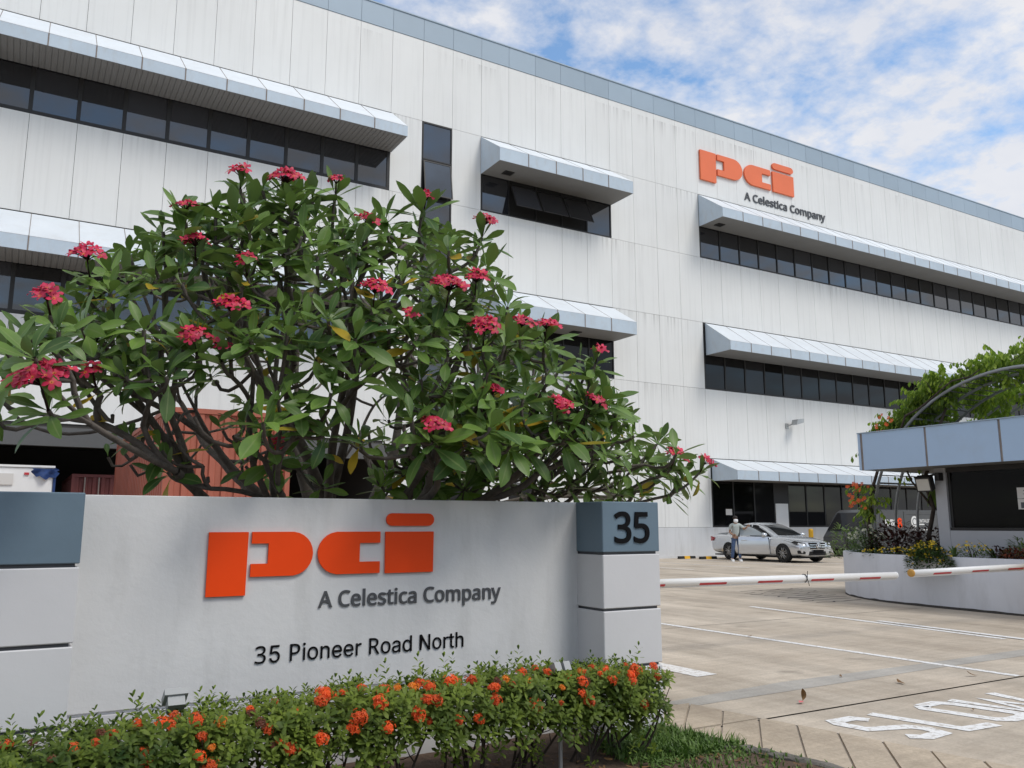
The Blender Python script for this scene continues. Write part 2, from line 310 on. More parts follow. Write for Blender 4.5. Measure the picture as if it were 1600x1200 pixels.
# ------------------------------------------------------------------ mesh helpers
class MB:
    """collects shapes for ONE mesh; points in world space unless local"""
    def __init__(s): s.v = []; s.f = []; s.mi = []; s.att = {}; s.cm = 0
    def add(s, vs, fs, att=None):
        o = len(s.v); s.v += [tuple(p) for p in vs]; s.f += [tuple(i+o for i in f) for f in fs]; s.mi += [s.cm]*len(fs)
        if att:
            for k, a in att.items():
                l = s.att.setdefault(k, [])
                l += [0.0]*(o-len(l)); l += list(a)
        return s
    def box(s, x0, x1, y0, y1, z0, z1):
        vs = [(x0, y0, z0), (x1, y0, z0), (x1, y1, z0), (x0, y1, z0), (x0, y0, z1), (x1, y0, z1), (x1, y1, z1), (x0, y1, z1)]
        return s.add(vs, [(0, 3, 2, 1), (4, 5, 6, 7), (0, 1, 5, 4), (1, 2, 6, 5), (2, 3, 7, 6), (3, 0, 4, 7)])
    def bbox(s, x0, x1, y0, y1, z0, z1, b=0.004):
        """box with bevelled edges"""
        bm = bmesh.new(); bmesh.ops.create_cube(bm, size=1)
        for v in bm.verts: v.co = ((x0+x1)/2+v.co.x*(x1-x0), (y0+y1)/2+v.co.y*(y1-y0), (z0+z1)/2+v.co.z*(z1-z0))
        bmesh.ops.bevel(bm, geom=bm.edges[:], offset=b, segments=1, affect='EDGES', clamp_overlap=True)
        s.addbm(bm); return s
    def addbm(s, bm):
        bm.verts.index_update()
        s.add([v.co[:] for v in bm.verts], [[v.index for v in f.verts] for f in bm.faces]); bm.free(); return s
    def prism(s, pts, fn, d0, d1):
        """polygon pts (2D, counter-clockwise seen from outside) extruded; fn(u,v,d) -> point, d0 = outer face"""
        n = len(pts)
        vs = [fn(u, v, d0) for u, v in pts]+[fn(u, v, d1) for u, v in pts]
        fs = [tuple(range(n)), tuple(range(2*n-1, n-1, -1))]+[(i, i+n, (i+1) % n+n, (i+1) % n) for i in range(n)]
        return s.add(vs, fs)
    def tube(s, pts, rad, n=7, cap=True):
        pts = [Vector(p) for p in pts]; m = len(pts)
        if not hasattr(rad, '__len__'): rad = [rad]*m
        vs = []; a = None
        for i, p in enumerate(pts):
            t = (pts[min(i+1, m-1)]-pts[max(i-1, 0)])
            if t.length < 1e-9: t = Vector((0, 0, 1))
            t.normalize()
            if a is None:
                a = t.orthogonal().normalized()
            else:
                a = (a-t*a.dot(t))
                a = a.normalized() if a.length > 1e-6 else t.orthogonal().normalized()
            b = t.cross(a)
            for k in range(n):
                w = 2*PI*k/n; vs.append(p+(a*math.cos(w)+b*math.sin(w))*rad[i])
        fs = [(i*n+k, i*n+(k+1) % n, (i+1)*n+(k+1) % n, (i+1)*n+k) for i in range(m-1) for k in range(n)]
        if cap: fs += [tuple(range(n-1, -1, -1)), tuple((m-1)*n+k for k in range(n))]
        return s.add(vs, fs)
    def cyl(s, p, q, r, n=16, r2=None): return s.tube([p, q], [r, r if r2 is None else r2], n)
    def lathe(s, prof, c=(0, 0, 0), n=24, axis='z', caps=True):
        vs = []
        for r, h in prof:
            for k in range(n):
                w = 2*PI*k/n; a, b = r*math.cos(w), r*math.sin(w)
                p = (a, b, h) if axis == 'z' else ((a, h, -b) if axis == 'y' else (h, a, b))
                vs.append((c[0]+p[0], c[1]+p[1], c[2]+p[2]))
        m = len(prof)
        fs = [(i*n+k, i*n+(k+1) % n, (i+1)*n+(k+1) % n, (i+1)*n+k) for i in range(m-1) for k in range(n)]
        if caps: fs += [tuple(range(n-1, -1, -1)), tuple((m-1)*n+k for k in range(n))]
        return s.add(vs, fs)
    def xf(s, mtx):
        s.v = [tuple(mtx @ Vector(p)) for p in s.v]; return s
    def mesh(s, name, mats, smooth=False, off=(0, 0, 0)):
        me = bpy.data.meshes.new(name)
        v = np.array(s.v, dtype=float).reshape(-1, 3)-np.array(off)
        me.from_pydata(v.tolist(), [], s.f)
        for m in (mats if isinstance(mats, (list, tuple)) else [mats]): me.materials.append(m)
        if len(me.materials) > 1: me.polygons.foreach_set('material_index', s.mi)
        if smooth: me.polygons.foreach_set('use_smooth', [True]*len(me.polygons))
        for k, a in s.att.items():
            a = a+[0.0]*(len(s.v)-len(a))
            at = me.attributes.new(k, 'FLOAT', 'POINT'); at.data.foreach_set('value', a)
        me.update()
        return me

def thing(name, label, cat, loc=(0, 0, 0), rotz=0, group=None):
    o = bpy.data.objects.new(name, None); COL.objects.link(o); o.location = loc; o.rotation_euler = (0, 0, rotz)
    o.empty_display_size = 0.2
    tag(o, label, cat, group); return o
def tag(o, label, cat, group=None):
    o['label'] = label; o['category'] = cat
    if group: o['group'] = group
    return o
def link(name, me, parent=None, loc=(0, 0, 0), rot=(0, 0, 0), label=None, kind=None, scale=None):
    o = bpy.data.objects.new(name, me); COL.objects.link(o)
    if parent: o.parent = parent
    o.location = loc; o.rotation_euler = rot
    if scale is not None: o.scale = (scale,)*3 if not hasattr(scale, '__len__') else scale
    if label: o['label'] = label
    if kind: o['kind'] = kind
    return o
def origin(parent):
    """world position of a part's frame (parents are never rotated when this is used)"""
    p = Vector((0, 0, 0))
    while parent: p += parent.location; parent = parent.parent
    return p
def part(name, mb, m, parent, smooth=False, label=None, kind=None, local=False):
    off = (0, 0, 0) if local else origin(parent)
    return link(name, mb.mesh(name, m, smooth, off), parent, label=label, kind=kind)
def struct(name, mb, m, smooth=False, label=None):
    o = link(name, mb.mesh(name, m, smooth)); o['kind'] = 'structure'
    if label: o['label'] = label
    return o
def baked(o):
    """mesh of an object with its modifiers, made without operators; the source object is removed"""
    dg = bpy.context.evaluated_depsgraph_get(); dg.update()
    me = bpy.data.meshes.new_from_object(o.evaluated_get(dg), depsgraph=dg)
    bpy.data.objects.remove(o); return me
GLYPHS = {"3":[384,[[[162,-7],[108,-4],[76,2],[60,7],[30,19],[30,75],[62,61],[95,51],[130,45],[163,43],[193,45],[218,49],[239,57],[256,68],[268,82],[277,98],[282,117],[284,138],[282,159],[275,176],[264,191],[249,202],[229,211],[206,217],[180,221],[150,222],[103,222],[103,273],[150,273],[178,274],[202,279],[223,287],[240,298],[253,311],[263,326],[269,344],[271,363],[269,380],[265,394],[257,407],[247,417],[234,426],[219,432],[202,435],[183,437],[147,434],[131,430],[76,405],[62,396],[33,437],[46,446],[78,464],[116,478],[137,483],[183,486],[218,484],[248,478],[274,467],[294,453],[311,435],[322,415],[329,392],[331,367],[329,344],[324,324],[316,306],[304,290],[290,277],[273,267],[253,258],[232,253],[232,250],[259,245],[282,237],[302,227],[318,214],[330,198],[339,179],[344,159],[346,136],[345,116],[341,97],[335,79],[326,62],[315,47],[302,33],[285,21],[266,11],[245,3],[220,-2],[192,-6]]]],"4":[384,[[[244,0],[244,109],[14,109],[14,159],[240,482],[301,482],[301,162],[371,162],[371,109],[301,109],[301,0]],[[72,162],[244,162],[247,419],[244,419],[242,413]]]],"5":[384,[[[167,-7],[67,8],[54,13],[42,19],[42,75],[55,68],[69,62],[118,48],[151,44],[192,45],[215,50],[235,58],[253,69],[267,83],[277,101],[283,122],[285,147],[284,169],[278,189],[269,205],[257,219],[240,230],[219,238],[194,243],[100,238],[83,234],[54,253],[72,480],[312,480],[312,426],[122,426],[111,287],[152,293],[220,292],[251,285],[279,273],[302,257],[321,237],[335,213],[343,185],[346,153],[343,118],[334,87],[319,59],[299,36],[273,17],[242,4],[207,-4]]]],"8":[384,[[[193,-7],[157,-5],[125,2],[98,12],[75,27],[56,46],[43,68],[36,93],[33,122],[36,153],[41,167],[54,191],[72,212],[83,221],[132,251],[115,261],[86,285],[73,299],[62,314],[54,332],[50,351],[48,372],[50,390],[53,406],[59,421],[67,434],[77,446],[89,456],[103,465],[118,473],[135,479],[153,483],[191,486],[222,484],[249,479],[273,470],[295,457],[312,440],[325,421],[333,398],[335,371],[332,344],[328,332],[323,321],[308,301],[279,275],[256,260],[244,254],[309,213],[319,203],[336,181],[347,155],[350,140],[351,124],[348,96],[340,70],[327,48],[308,29],[285,13],[258,2],[228,-5]],[[194,277],[211,284],[240,302],[253,312],[263,324],[271,337],[275,352],[277,369],[275,385],[271,399],[263,411],[253,421],[240,429],[226,434],[191,439],[173,437],[157,434],[143,429],[130,421],[120,411],[112,399],[108,385],[106,369],[107,357],[109,347],[113,337],[118,328],[124,320],[140,305],[160,293],[182,282]],[[192,40],[215,42],[235,46],[253,53],[267,63],[278,76],[286,90],[291,106],[293,124],[291,140],[286,156],[277,169],[265,182],[250,193],[214,213],[181,226],[160,217],[142,206],[127,195],[114,183],[104,170],[96,155],[92,139],[91,122],[92,105],[97,90],[105,76],[116,63],[130,53],[147,46],[168,42]]]],"A":[429,[[[0,0],[187,482],[242,482],[428,0],[366,0],[308,148],[118,148],[61,0]],[[138,202],[290,202],[214,419]]]],"B":[437,[[[65,0],[65,480],[202,480],[244,478],[281,473],[312,465],[338,453],[358,437],[373,417],[381,391],[384,361],[383,340],[378,322],[371,305],[361,290],[348,278],[332,268],[314,260],[293,255],[293,251],[308,248],[335,240],[348,234],[359,227],[378,209],[386,197],[392,185],[397,170],[400,136],[397,106],[389,79],[375,55],[356,36],[331,20],[303,9],[270,2],[234,0]],[[126,275],[214,275],[243,277],[266,280],[285,286],[299,295],[309,306],[316,320],[320,336],[322,354],[320,372],[315,388],[306,401],[294,411],[278,418],[258,424],[233,427],[205,428],[126,428]],[[126,51],[222,51],[252,53],[276,57],[296,65],[311,76],[322,89],[330,105],[334,122],[336,141],[334,159],[329,175],[321,189],[310,202],[294,212],[274,219],[248,224],[218,225],[126,225]]]],"C":[424,[[[261,-7],[226,-5],[194,1],[165,10],[139,24],[116,40],[96,60],[79,83],[65,109],[55,139],[47,170],[42,204],[41,240],[43,276],[48,309],[56,340],[67,368],[82,395],[100,418],[121,438],[146,455],[173,469],[203,478],[236,484],[271,486],[308,484],[342,479],[374,470],[404,458],[379,407],[356,417],[316,429],[286,433],[271,433],[234,430],[202,420],[173,404],[149,381],[130,353],[116,320],[108,282],[105,240],[107,197],[115,160],[128,127],[146,98],[169,76],[198,59],[231,50],[270,46],[315,49],[385,65],[385,13],[358,4],[298,-6]]]],"E":[373,[[[65,0],[65,480],[333,480],[333,426],[126,426],[126,277],[321,277],[321,224],[126,224],[126,53],[333,53],[333,0]]]],"H":[498,[[[65,0],[65,480],[126,480],[126,277],[371,277],[371,480],[432,480],[432,0],[371,0],[371,224],[126,224],[126,0]]]],"I":[228,[[[27,0],[27,35],[83,48],[83,431],[27,445],[27,480],[200,480],[200,445],[144,431],[144,48],[200,35],[200,0]]]],"L":[352,[[[65,0],[65,480],[126,480],[126,54],[335,54],[335,0]]]],"M":[609,[[[65,0],[65,480],[154,480],[302,87],[305,87],[455,480],[544,480],[544,0],[484,0],[489,420],[486,420],[326,0],[277,0],[119,420],[116,420],[121,0]]]],"N":[510,[[[65,0],[65,480],[135,480],[391,83],[394,83],[389,480],[445,480],[445,0],[375,0],[118,398],[116,398],[121,0]]]],"O":[525,[[[263,-7],[227,-5],[194,1],[165,11],[139,24],[116,41],[96,61],[79,84],[65,111],[55,140],[47,171],[42,205],[41,241],[42,277],[47,310],[55,341],[65,370],[79,396],[96,419],[116,439],[139,456],[165,470],[195,479],[227,485],[263,487],[298,485],[329,479],[358,470],[384,456],[407,440],[427,420],[444,397],[458,370],[469,341],[477,310],[482,277],[484,240],[482,204],[477,171],[469,139],[458,110],[444,84],[427,61],[407,41],[384,24],[358,11],[329,1],[297,-5]],[[263,46],[301,49],[333,59],[361,75],[382,98],[399,126],[410,159],[417,198],[420,240],[417,283],[410,321],[399,354],[382,382],[361,405],[334,421],[301,431],[263,434],[225,431],[193,421],[165,405],[143,382],[126,354],[114,321],[107,283],[105,240],[107,198],[114,159],[126,126],[143,98],[165,75],[192,59],[225,49]]]],"P":[406,[[[65,0],[65,480],[192,480],[236,477],[273,470],[304,459],[329,443],[348,422],[361,398],[369,370],[372,338],[371,319],[368,300],[362,282],[354,264],[344,248],[330,233],[314,220],[294,208],[272,199],[245,192],[215,188],[181,187],[126,187],[126,0]],[[126,238],[174,238],[206,240],[234,244],[257,251],[276,261],[291,274],[301,290],[308,311],[310,336],[308,357],[302,376],[293,392],[280,405],[263,415],[242,422],[216,426],[187,428],[126,428]]]],"R":[418,[[[65,0],[65,480],[197,480],[239,477],[275,471],[305,460],[329,446],[348,426],[361,403],[369,375],[372,343],[369,308],[364,293],[358,279],[342,256],[322,239],[300,225],[276,215],[408,0],[337,0],[221,198],[126,198],[126,0]],[[126,249],[197,249],[225,251],[248,255],[267,262],[283,272],[294,285],[303,301],[308,319],[310,340],[308,362],[303,381],[294,396],[281,407],[265,416],[245,422],[222,426],[194,427],[126,427]]]],"T":[373,[[[156,0],[156,426],[7,426],[7,480],[366,480],[366,426],[217,426],[217,0]]]],"Y":[380,[[[160,0],[160,183],[0,480],[66,480],[190,244],[315,480],[380,480],[220,186],[220,0]]]],"a":[377,[[[144,-7],[121,-5],[100,0],[80,8],[63,19],[49,34],[39,52],[33,74],[31,100],[34,125],[41,148],[55,167],[73,183],[97,196],[127,206],[162,212],[203,215],[265,217],[265,238],[263,259],[260,277],[254,290],[245,301],[234,309],[222,314],[207,317],[176,318],[149,314],[89,291],[71,335],[96,347],[126,357],[159,364],[193,366],[224,364],[251,359],[273,350],[291,337],[305,321],[314,300],[320,275],[322,245],[322,0],[279,0],[268,51],[265,51],[253,37],[241,25],[229,15],[216,7],[202,1],[185,-3],[166,-6]],[[158,41],[180,43],[200,47],[218,55],[234,66],[247,80],[256,98],[262,119],[264,144],[264,176],[180,172],[154,167],[133,161],[118,152],[107,142],[98,130],[94,116],[92,99],[93,85],[97,73],[102,63],[110,55],[120,49],[132,44],[144,42]]]],"c":[322,[[[201,-7],[156,-2],[136,4],[117,13],[99,24],[83,38],[70,54],[58,73],[49,95],[42,120],[38,147],[37,178],[38,210],[42,238],[49,264],[59,286],[71,306],[85,322],[101,336],[119,347],[139,356],[160,362],[182,365],[206,367],[282,355],[300,347],[282,298],[204,315],[158,306],[125,281],[105,238],[98,179],[100,148],[105,121],[113,98],[124,79],[138,64],[156,53],[177,46],[201,44],[229,46],[253,50],[294,65],[294,13],[285,8],[243,-4]]]],"d":[413,[[[185,-7],[153,-4],[124,5],[99,20],[77,40],[60,66],[47,98],[39,136],[37,179],[39,223],[47,261],[60,293],[78,319],[100,340],[125,355],[153,364],[185,367],[205,366],[223,363],[239,358],[254,351],[278,334],[297,314],[301,314],[297,510],[356,510],[356,0],[308,0],[300,48],[297,48],[288,37],[278,27],[254,9],[239,2],[223,-3],[205,-6]],[[194,42],[221,44],[243,50],[261,60],[274,74],[284,91],[292,113],[296,138],[296,210],[292,238],[285,262],[275,282],[262,297],[244,309],[221,315],[193,318],[171,315],[152,308],[135,296],[122,280],[111,259],[104,235],[100,208],[98,178],[100,148],[104,121],[111,98],[122,78],[135,62],[152,51],[171,45]]]],"e":[379,[[[210,-7],[185,-5],[162,-2],[140,5],[120,14],[101,26],[85,40],[71,57],[59,76],[49,98],[42,122],[38,149],[37,177],[38,206],[42,232],[48,257],[57,279],[68,299],[81,316],[96,331],[112,344],[131,354],[151,361],[173,365],[196,367],[239,362],[258,355],[276,347],[291,335],[305,322],[317,307],[327,290],[335,271],[340,250],[343,228],[345,204],[345,169],[98,169],[101,140],[107,115],[116,93],[129,76],[146,62],[165,52],[188,46],[213,44],[274,50],[301,58],[328,69],[328,17],[315,11],[260,-4]],[[99,216],[283,216],[281,237],[277,257],[271,274],[262,290],[250,302],[234,311],[216,317],[195,318],[175,317],[158,312],[142,303],[129,291],[118,276],[109,259],[103,238]]]],"h":[415,[[[57,0],[57,510],[116,510],[113,310],[117,310],[126,323],[137,334],[150,344],[164,352],[179,358],[212,365],[229,366],[260,364],[287,358],[309,348],[328,335],[342,317],[352,294],[359,267],[361,234],[361,0],[302,0],[302,230],[297,268],[282,295],[257,312],[222,317],[194,315],[171,309],[152,298],[139,283],[129,264],[122,242],[118,216],[116,186],[116,0]]]],"i":[173,[[[80,420],[62,429],[58,434],[55,441],[52,457],[55,474],[58,481],[62,486],[74,493],[87,495],[100,493],[106,490],[116,481],[119,474],[122,457],[119,441],[116,434],[106,425],[94,420]],[[57,0],[57,360],[116,360],[116,0]]]],"l":[173,[[[57,0],[57,510],[116,510],[116,0]]]],"m":[628,[[[57,0],[57,360],[105,360],[113,311],[117,311],[126,324],[137,336],[149,345],[162,353],[177,359],[207,366],[223,367],[262,363],[293,352],[317,333],[333,306],[336,306],[346,321],[358,333],[371,344],[386,352],[418,363],[435,366],[452,367],[481,365],[505,359],[526,349],[543,335],[557,317],[566,295],[572,267],[574,234],[574,0],[515,0],[515,232],[511,269],[497,296],[474,312],[442,317],[418,315],[397,309],[380,300],[367,287],[357,270],[350,250],[346,226],[345,199],[345,0],[286,0],[286,232],[281,269],[268,296],[245,312],[212,317],[187,315],[166,309],[150,298],[137,283],[128,265],[121,242],[117,216],[116,187],[116,0]]]],"n":[415,[[[57,0],[57,360],[105,360],[113,311],[117,311],[126,324],[138,336],[151,345],[165,353],[181,359],[213,366],[230,367],[261,365],[287,359],[309,349],[328,335],[342,317],[352,295],[359,267],[361,234],[361,0],[302,0],[302,230],[297,268],[282,295],[257,312],[222,317],[194,315],[171,309],[153,298],[139,283],[129,265],[122,242],[118,216],[116,187],[116,0]]]],"o":[406,[[[202,-7],[179,-5],[157,-1],[136,6],[117,15],[100,27],[84,42],[70,59],[58,79],[49,101],[42,125],[38,152],[37,181],[40,223],[48,260],[62,292],[82,318],[106,339],[135,355],[168,364],[204,367],[228,365],[250,361],[271,354],[290,345],[308,333],[324,318],[337,301],[349,282],[358,260],[365,236],[369,209],[370,181],[367,139],[359,101],[345,69],[325,42],[300,21],[271,6],[239,-4]],[[203,42],[229,45],[251,52],[269,63],[283,80],[295,100],[303,123],[307,150],[309,181],[307,211],[303,238],[295,261],[283,281],[269,297],[251,308],[229,315],[203,317],[177,315],[155,308],[137,297],[123,281],[112,261],[104,238],[100,211],[98,181],[100,150],[104,123],[112,100],[123,80],[138,63],[156,52],[178,45]]]],"p":[413,[[[57,-161],[57,360],[105,360],[113,311],[116,311],[135,333],[158,351],[173,358],[189,363],[208,366],[228,367],[260,364],[288,355],[314,341],[335,320],[353,294],[366,262],[374,224],[376,181],[374,137],[366,100],[353,68],[335,41],[313,20],[288,5],[260,-4],[228,-7],[208,-6],[190,-3],[173,2],[159,9],[146,17],[135,26],[116,46],[112,46],[116,-161]],[[219,42],[235,43],[249,47],[262,53],[273,60],[283,70],[299,95],[305,110],[312,143],[315,181],[313,211],[309,237],[302,260],[291,280],[278,296],[261,308],[241,315],[218,317],[192,315],[171,309],[153,300],[140,286],[130,269],[123,247],[118,222],[118,149],[122,122],[128,98],[138,78],[151,63],[169,51],[192,45]]]],"r":[277,[[[57,0],[57,360],[105,360],[112,294],[115,294],[124,308],[135,322],[147,334],[160,345],[174,355],[190,361],[207,365],[267,363],[260,308],[207,312],[194,309],[169,298],[158,290],[147,280],[138,268],[131,256],[124,241],[117,210],[116,192],[116,0]]]],"s":[322,[[[148,-7],[83,-1],[35,16],[35,70],[118,43],[149,41],[170,42],[188,45],[203,49],[214,55],[223,63],[229,72],[233,83],[233,107],[223,124],[200,140],[113,177],[74,198],[55,214],[48,223],[42,233],[38,244],[35,257],[34,271],[37,293],[44,312],[55,328],[72,342],[92,353],[115,360],[140,365],[169,367],[245,357],[284,343],[264,296],[148,318],[120,312],[110,307],[101,300],[95,293],[92,284],[91,268],[93,261],[99,249],[104,244],[183,206],[200,200],[242,180],[263,165],[272,156],[279,147],[284,137],[288,126],[291,113],[291,99],[289,75],[282,53],[270,35],[253,20],[231,8],[207,0],[179,-5]]]],"t":[242,[[[127,-1],[115,3],[104,9],[94,16],[85,26],[77,37],[70,50],[65,66],[63,84],[62,105],[62,314],[11,314],[11,343],[62,366],[86,443],[121,443],[121,360],[225,360],[225,314],[121,314],[121,106],[122,91],[125,77],[130,66],[137,57],[145,51],[155,46],[165,43],[218,46],[228,49],[228,4]]]],"y":[343,[[[7,-156],[7,-109],[62,-112],[75,-108],[87,-103],[97,-95],[106,-86],[114,-75],[121,-63],[146,-1],[1,360],[64,360],[172,57],[175,57],[191,115],[279,360],[343,360],[187,-50],[177,-74],[166,-96],[153,-115],[139,-131],[122,-144],[103,-154],[81,-159]]]]}
GLYPHS_PLAIN = {"5":[453,[[[221,-7],[192,-5],[165,1],[140,11],[118,25],[99,41],[83,60],[71,82],[63,105],[60,130],[122,130],[125,115],[130,102],[138,89],[148,78],[160,68],[173,60],[188,54],[204,51],[221,50],[241,51],[259,56],[276,64],[291,75],[304,89],[314,104],[322,122],[326,141],[328,162],[326,183],[321,203],[314,221],[303,237],[290,251],[275,262],[257,270],[238,275],[218,277],[201,276],[184,273],[167,268],[152,262],[139,255],[128,246],[67,253],[96,509],[366,509],[366,452],[151,452],[134,301],[136,301],[148,311],[178,325],[194,330],[212,333],[229,334],[252,332],[274,328],[294,321],[313,311],[330,299],[345,285],[358,269],[370,251],[379,231],[386,210],[390,187],[391,163],[388,132],[381,102],[369,76],[352,52],[332,32],[309,15],[282,3],[253,-4]]]],"N":[523,[[[60,0],[60,509],[136,509],[388,107],[414,55],[405,54],[399,509],[463,509],[463,0],[387,0],[159,363],[108,452],[119,454],[125,0]]]],"P":[456,[[[77,0],[77,509],[212,509],[258,506],[297,498],[330,487],[357,470],[377,447],[391,422],[399,392],[402,358],[401,338],[398,318],[392,299],[383,280],[373,263],[358,247],[341,233],[320,221],[296,211],[268,204],[236,199],[200,198],[142,198],[142,0]],[[142,252],[193,252],[226,254],[256,259],[281,266],[301,277],[317,291],[327,308],[335,330],[337,356],[335,379],[328,399],[319,416],[305,429],[287,440],[265,447],[237,452],[206,454],[142,454]]]],"R":[468,[[[77,0],[77,509],[217,509],[261,506],[300,499],[331,488],[357,473],[377,452],[391,427],[399,398],[402,364],[399,327],[394,311],[388,296],[371,271],[349,253],[326,239],[301,228],[441,0],[365,0],[242,210],[142,210],[142,0]],[[142,264],[217,264],[247,266],[271,270],[291,278],[308,288],[320,302],[329,319],[335,338],[337,361],[335,384],[329,404],[320,420],[306,432],[289,441],[268,447],[243,452],[214,453],[142,453]]]],"a":[389,[[[160,-9],[137,-7],[115,-3],[94,5],[76,15],[60,29],[48,45],[38,63],[32,84],[30,108],[32,128],[36,146],[43,161],[53,174],[64,184],[78,193],[92,200],[108,206],[125,211],[257,231],[265,235],[271,240],[274,246],[275,272],[272,285],[267,297],[260,307],[251,315],[240,322],[227,327],[212,330],[196,331],[178,330],[163,327],[149,322],[137,316],[127,309],[118,301],[110,292],[104,283],[100,274],[41,291],[51,313],[64,331],[79,346],[95,358],[114,368],[133,375],[153,380],[173,383],[208,384],[255,375],[271,369],[286,360],[300,350],[312,336],[322,320],[330,301],[335,278],[337,251],[337,0],[277,0],[277,52],[272,52],[267,43],[252,25],[242,16],[229,8],[215,1],[199,-4],[181,-7]],[[170,45],[192,47],[211,51],[228,59],[242,68],[254,80],[263,93],[270,108],[274,122],[276,138],[276,190],[267,184],[147,163],[134,159],[112,147],[103,139],[97,130],[93,118],[92,105],[93,93],[96,82],[102,72],[109,64],[119,57],[130,52],[142,48]]]],"d":[424,[[[195,-8],[165,-6],[137,3],[111,16],[89,34],[70,57],[55,84],[43,116],[36,151],[34,189],[36,227],[43,261],[55,293],[70,320],[89,342],[112,361],[137,374],[165,382],[196,384],[218,383],[237,379],[253,373],[267,364],[278,355],[287,346],[306,319],[311,319],[311,509],[372,509],[372,0],[313,0],[313,59],[307,59],[287,31],[277,21],[266,12],[252,4],[236,-3],[217,-7]],[[205,47],[226,49],[246,55],[263,65],[278,78],[290,95],[299,115],[306,138],[310,162],[312,189],[310,216],[306,241],[300,263],[290,282],[278,299],[263,312],[246,322],[227,328],[205,330],[182,328],[162,322],[145,311],[130,298],[118,281],[108,261],[102,239],[98,215],[96,189],[98,163],[102,139],[109,117],[118,97],[130,80],[145,66],[162,55],[182,49]]]],"e":[404,[[[212,-8],[177,-5],[145,3],[117,16],[92,35],[72,58],[56,85],[44,116],[37,150],[34,187],[36,224],[44,258],[55,290],[71,317],[91,340],[115,359],[142,373],[172,382],[205,384],[226,383],[246,380],[266,374],[285,366],[303,355],[319,341],[334,324],[347,305],[357,282],[365,256],[370,227],[371,169],[75,169],[75,221],[338,221],[310,202],[308,226],[304,248],[298,269],[288,286],[277,301],[263,314],[246,323],[227,328],[205,330],[183,328],[164,323],[146,313],[131,301],[119,286],[109,270],[102,251],[97,231],[96,211],[96,178],[98,151],[102,127],[110,106],[121,88],[135,73],[151,61],[169,53],[190,48],[212,46],[241,49],[254,53],[265,58],[276,65],[294,82],[306,105],[365,91],[358,72],[348,55],[335,39],[320,26],[302,14],[283,4],[261,-3],[237,-7]]]],"h":[410,[[[114,227],[114,0],[53,0],[53,509],[114,509],[114,287],[102,287],[116,319],[132,344],[152,362],[175,374],[200,382],[227,384],[252,383],[275,377],[295,369],[313,356],[328,340],[341,321],[350,298],[355,271],[357,240],[357,0],[296,0],[296,235],[293,263],[286,286],[273,304],[256,318],[235,326],[210,329],[192,328],[176,324],[161,317],[147,308],[136,297],[126,283],[119,266],[115,248]]]],"i":[167,[[[53,0],[53,379],[114,379],[114,0]],[[84,443],[73,444],[63,448],[54,455],[47,463],[43,472],[41,483],[43,494],[47,504],[54,512],[63,518],[73,522],[84,524],[95,522],[105,518],[114,512],[121,504],[125,494],[126,483],[125,472],[121,463],[114,455],[105,448],[95,444]]]],"n":[410,[[[114,227],[114,0],[53,0],[53,379],[112,379],[112,287],[102,287],[116,319],[132,344],[152,362],[175,374],[200,382],[227,384],[252,383],[275,377],[295,369],[313,356],[328,340],[341,321],[350,298],[355,271],[357,240],[357,0],[296,0],[296,235],[293,263],[286,286],[273,304],[256,318],[235,326],[210,329],[192,328],[176,324],[161,317],[147,308],[136,297],[126,283],[119,266],[115,248]]]],"o":[415,[[[207,-8],[174,-5],[144,3],[117,16],[93,35],[72,58],[56,85],[44,116],[37,150],[34,187],[37,225],[44,260],[56,291],[72,318],[93,341],[117,360],[144,374],[174,382],[207,384],[241,382],[271,374],[299,360],[323,341],[343,318],[359,291],[371,260],[379,225],[381,187],[379,150],[371,116],[359,85],[343,58],[323,35],[299,16],[271,3],[241,-5]],[[207,46],[231,49],[252,55],[270,66],[285,80],[298,97],[307,117],[314,139],[318,163],[319,187],[318,212],[314,236],[307,258],[298,278],[285,296],[270,310],[252,321],[231,328],[207,330],[184,328],[163,321],[145,310],[130,296],[118,278],[108,258],[102,236],[98,212],[96,187],[98,163],[102,139],[108,117],[118,97],[130,80],[145,66],[163,55],[184,49]]]],"r":[259,[[[53,0],[53,379],[112,379],[112,321],[115,321],[124,339],[137,354],[152,367],[171,377],[191,383],[243,384],[243,322],[207,326],[174,321],[159,315],[146,306],[135,296],[126,284],[119,269],[115,254],[114,237],[114,0]]]],"t":[227,[[[204,379],[204,327],[6,327],[6,379]],[[65,471],[126,471],[126,98],[127,83],[130,70],[136,61],[144,55],[156,51],[202,54],[213,2],[168,-4],[138,-1],[113,7],[92,21],[77,41],[68,64],[65,93]]]],"3":[437,[[[184,-7],[127,-4],[93,2],[76,7],[44,20],[44,80],[78,65],[113,54],[150,48],[185,46],[217,48],[243,52],[265,60],[283,72],[296,87],[306,104],[311,124],[313,146],[311,169],[304,187],[292,203],[276,214],[255,224],[230,230],[203,234],[171,235],[121,235],[121,289],[171,289],[201,291],[226,296],[248,304],[266,316],[280,330],[291,346],[297,365],[299,385],[297,403],[293,418],[285,432],[274,442],[260,452],[244,458],[226,461],[206,463],[168,460],[151,456],[93,429],[78,420],[47,463],[61,473],[95,492],[135,507],[157,512],[206,515],[243,513],[275,507],[303,495],[324,480],[342,461],[353,440],[361,416],[363,389],[361,365],[356,344],[347,324],[334,308],[320,294],[301,283],[280,274],[258,268],[258,265],[287,260],[311,251],[332,241],[349,227],[362,210],[371,190],[377,169],[379,144],[378,123],[374,103],[367,84],[358,66],[346,50],[332,35],[314,22],[294,12],[272,3],[245,-2],[216,-6]]]],"H":[517,[[[60,0],[60,509],[125,509],[125,289],[392,289],[392,509],[457,509],[457,0],[392,0],[392,232],[125,232],[125,0]]]]}

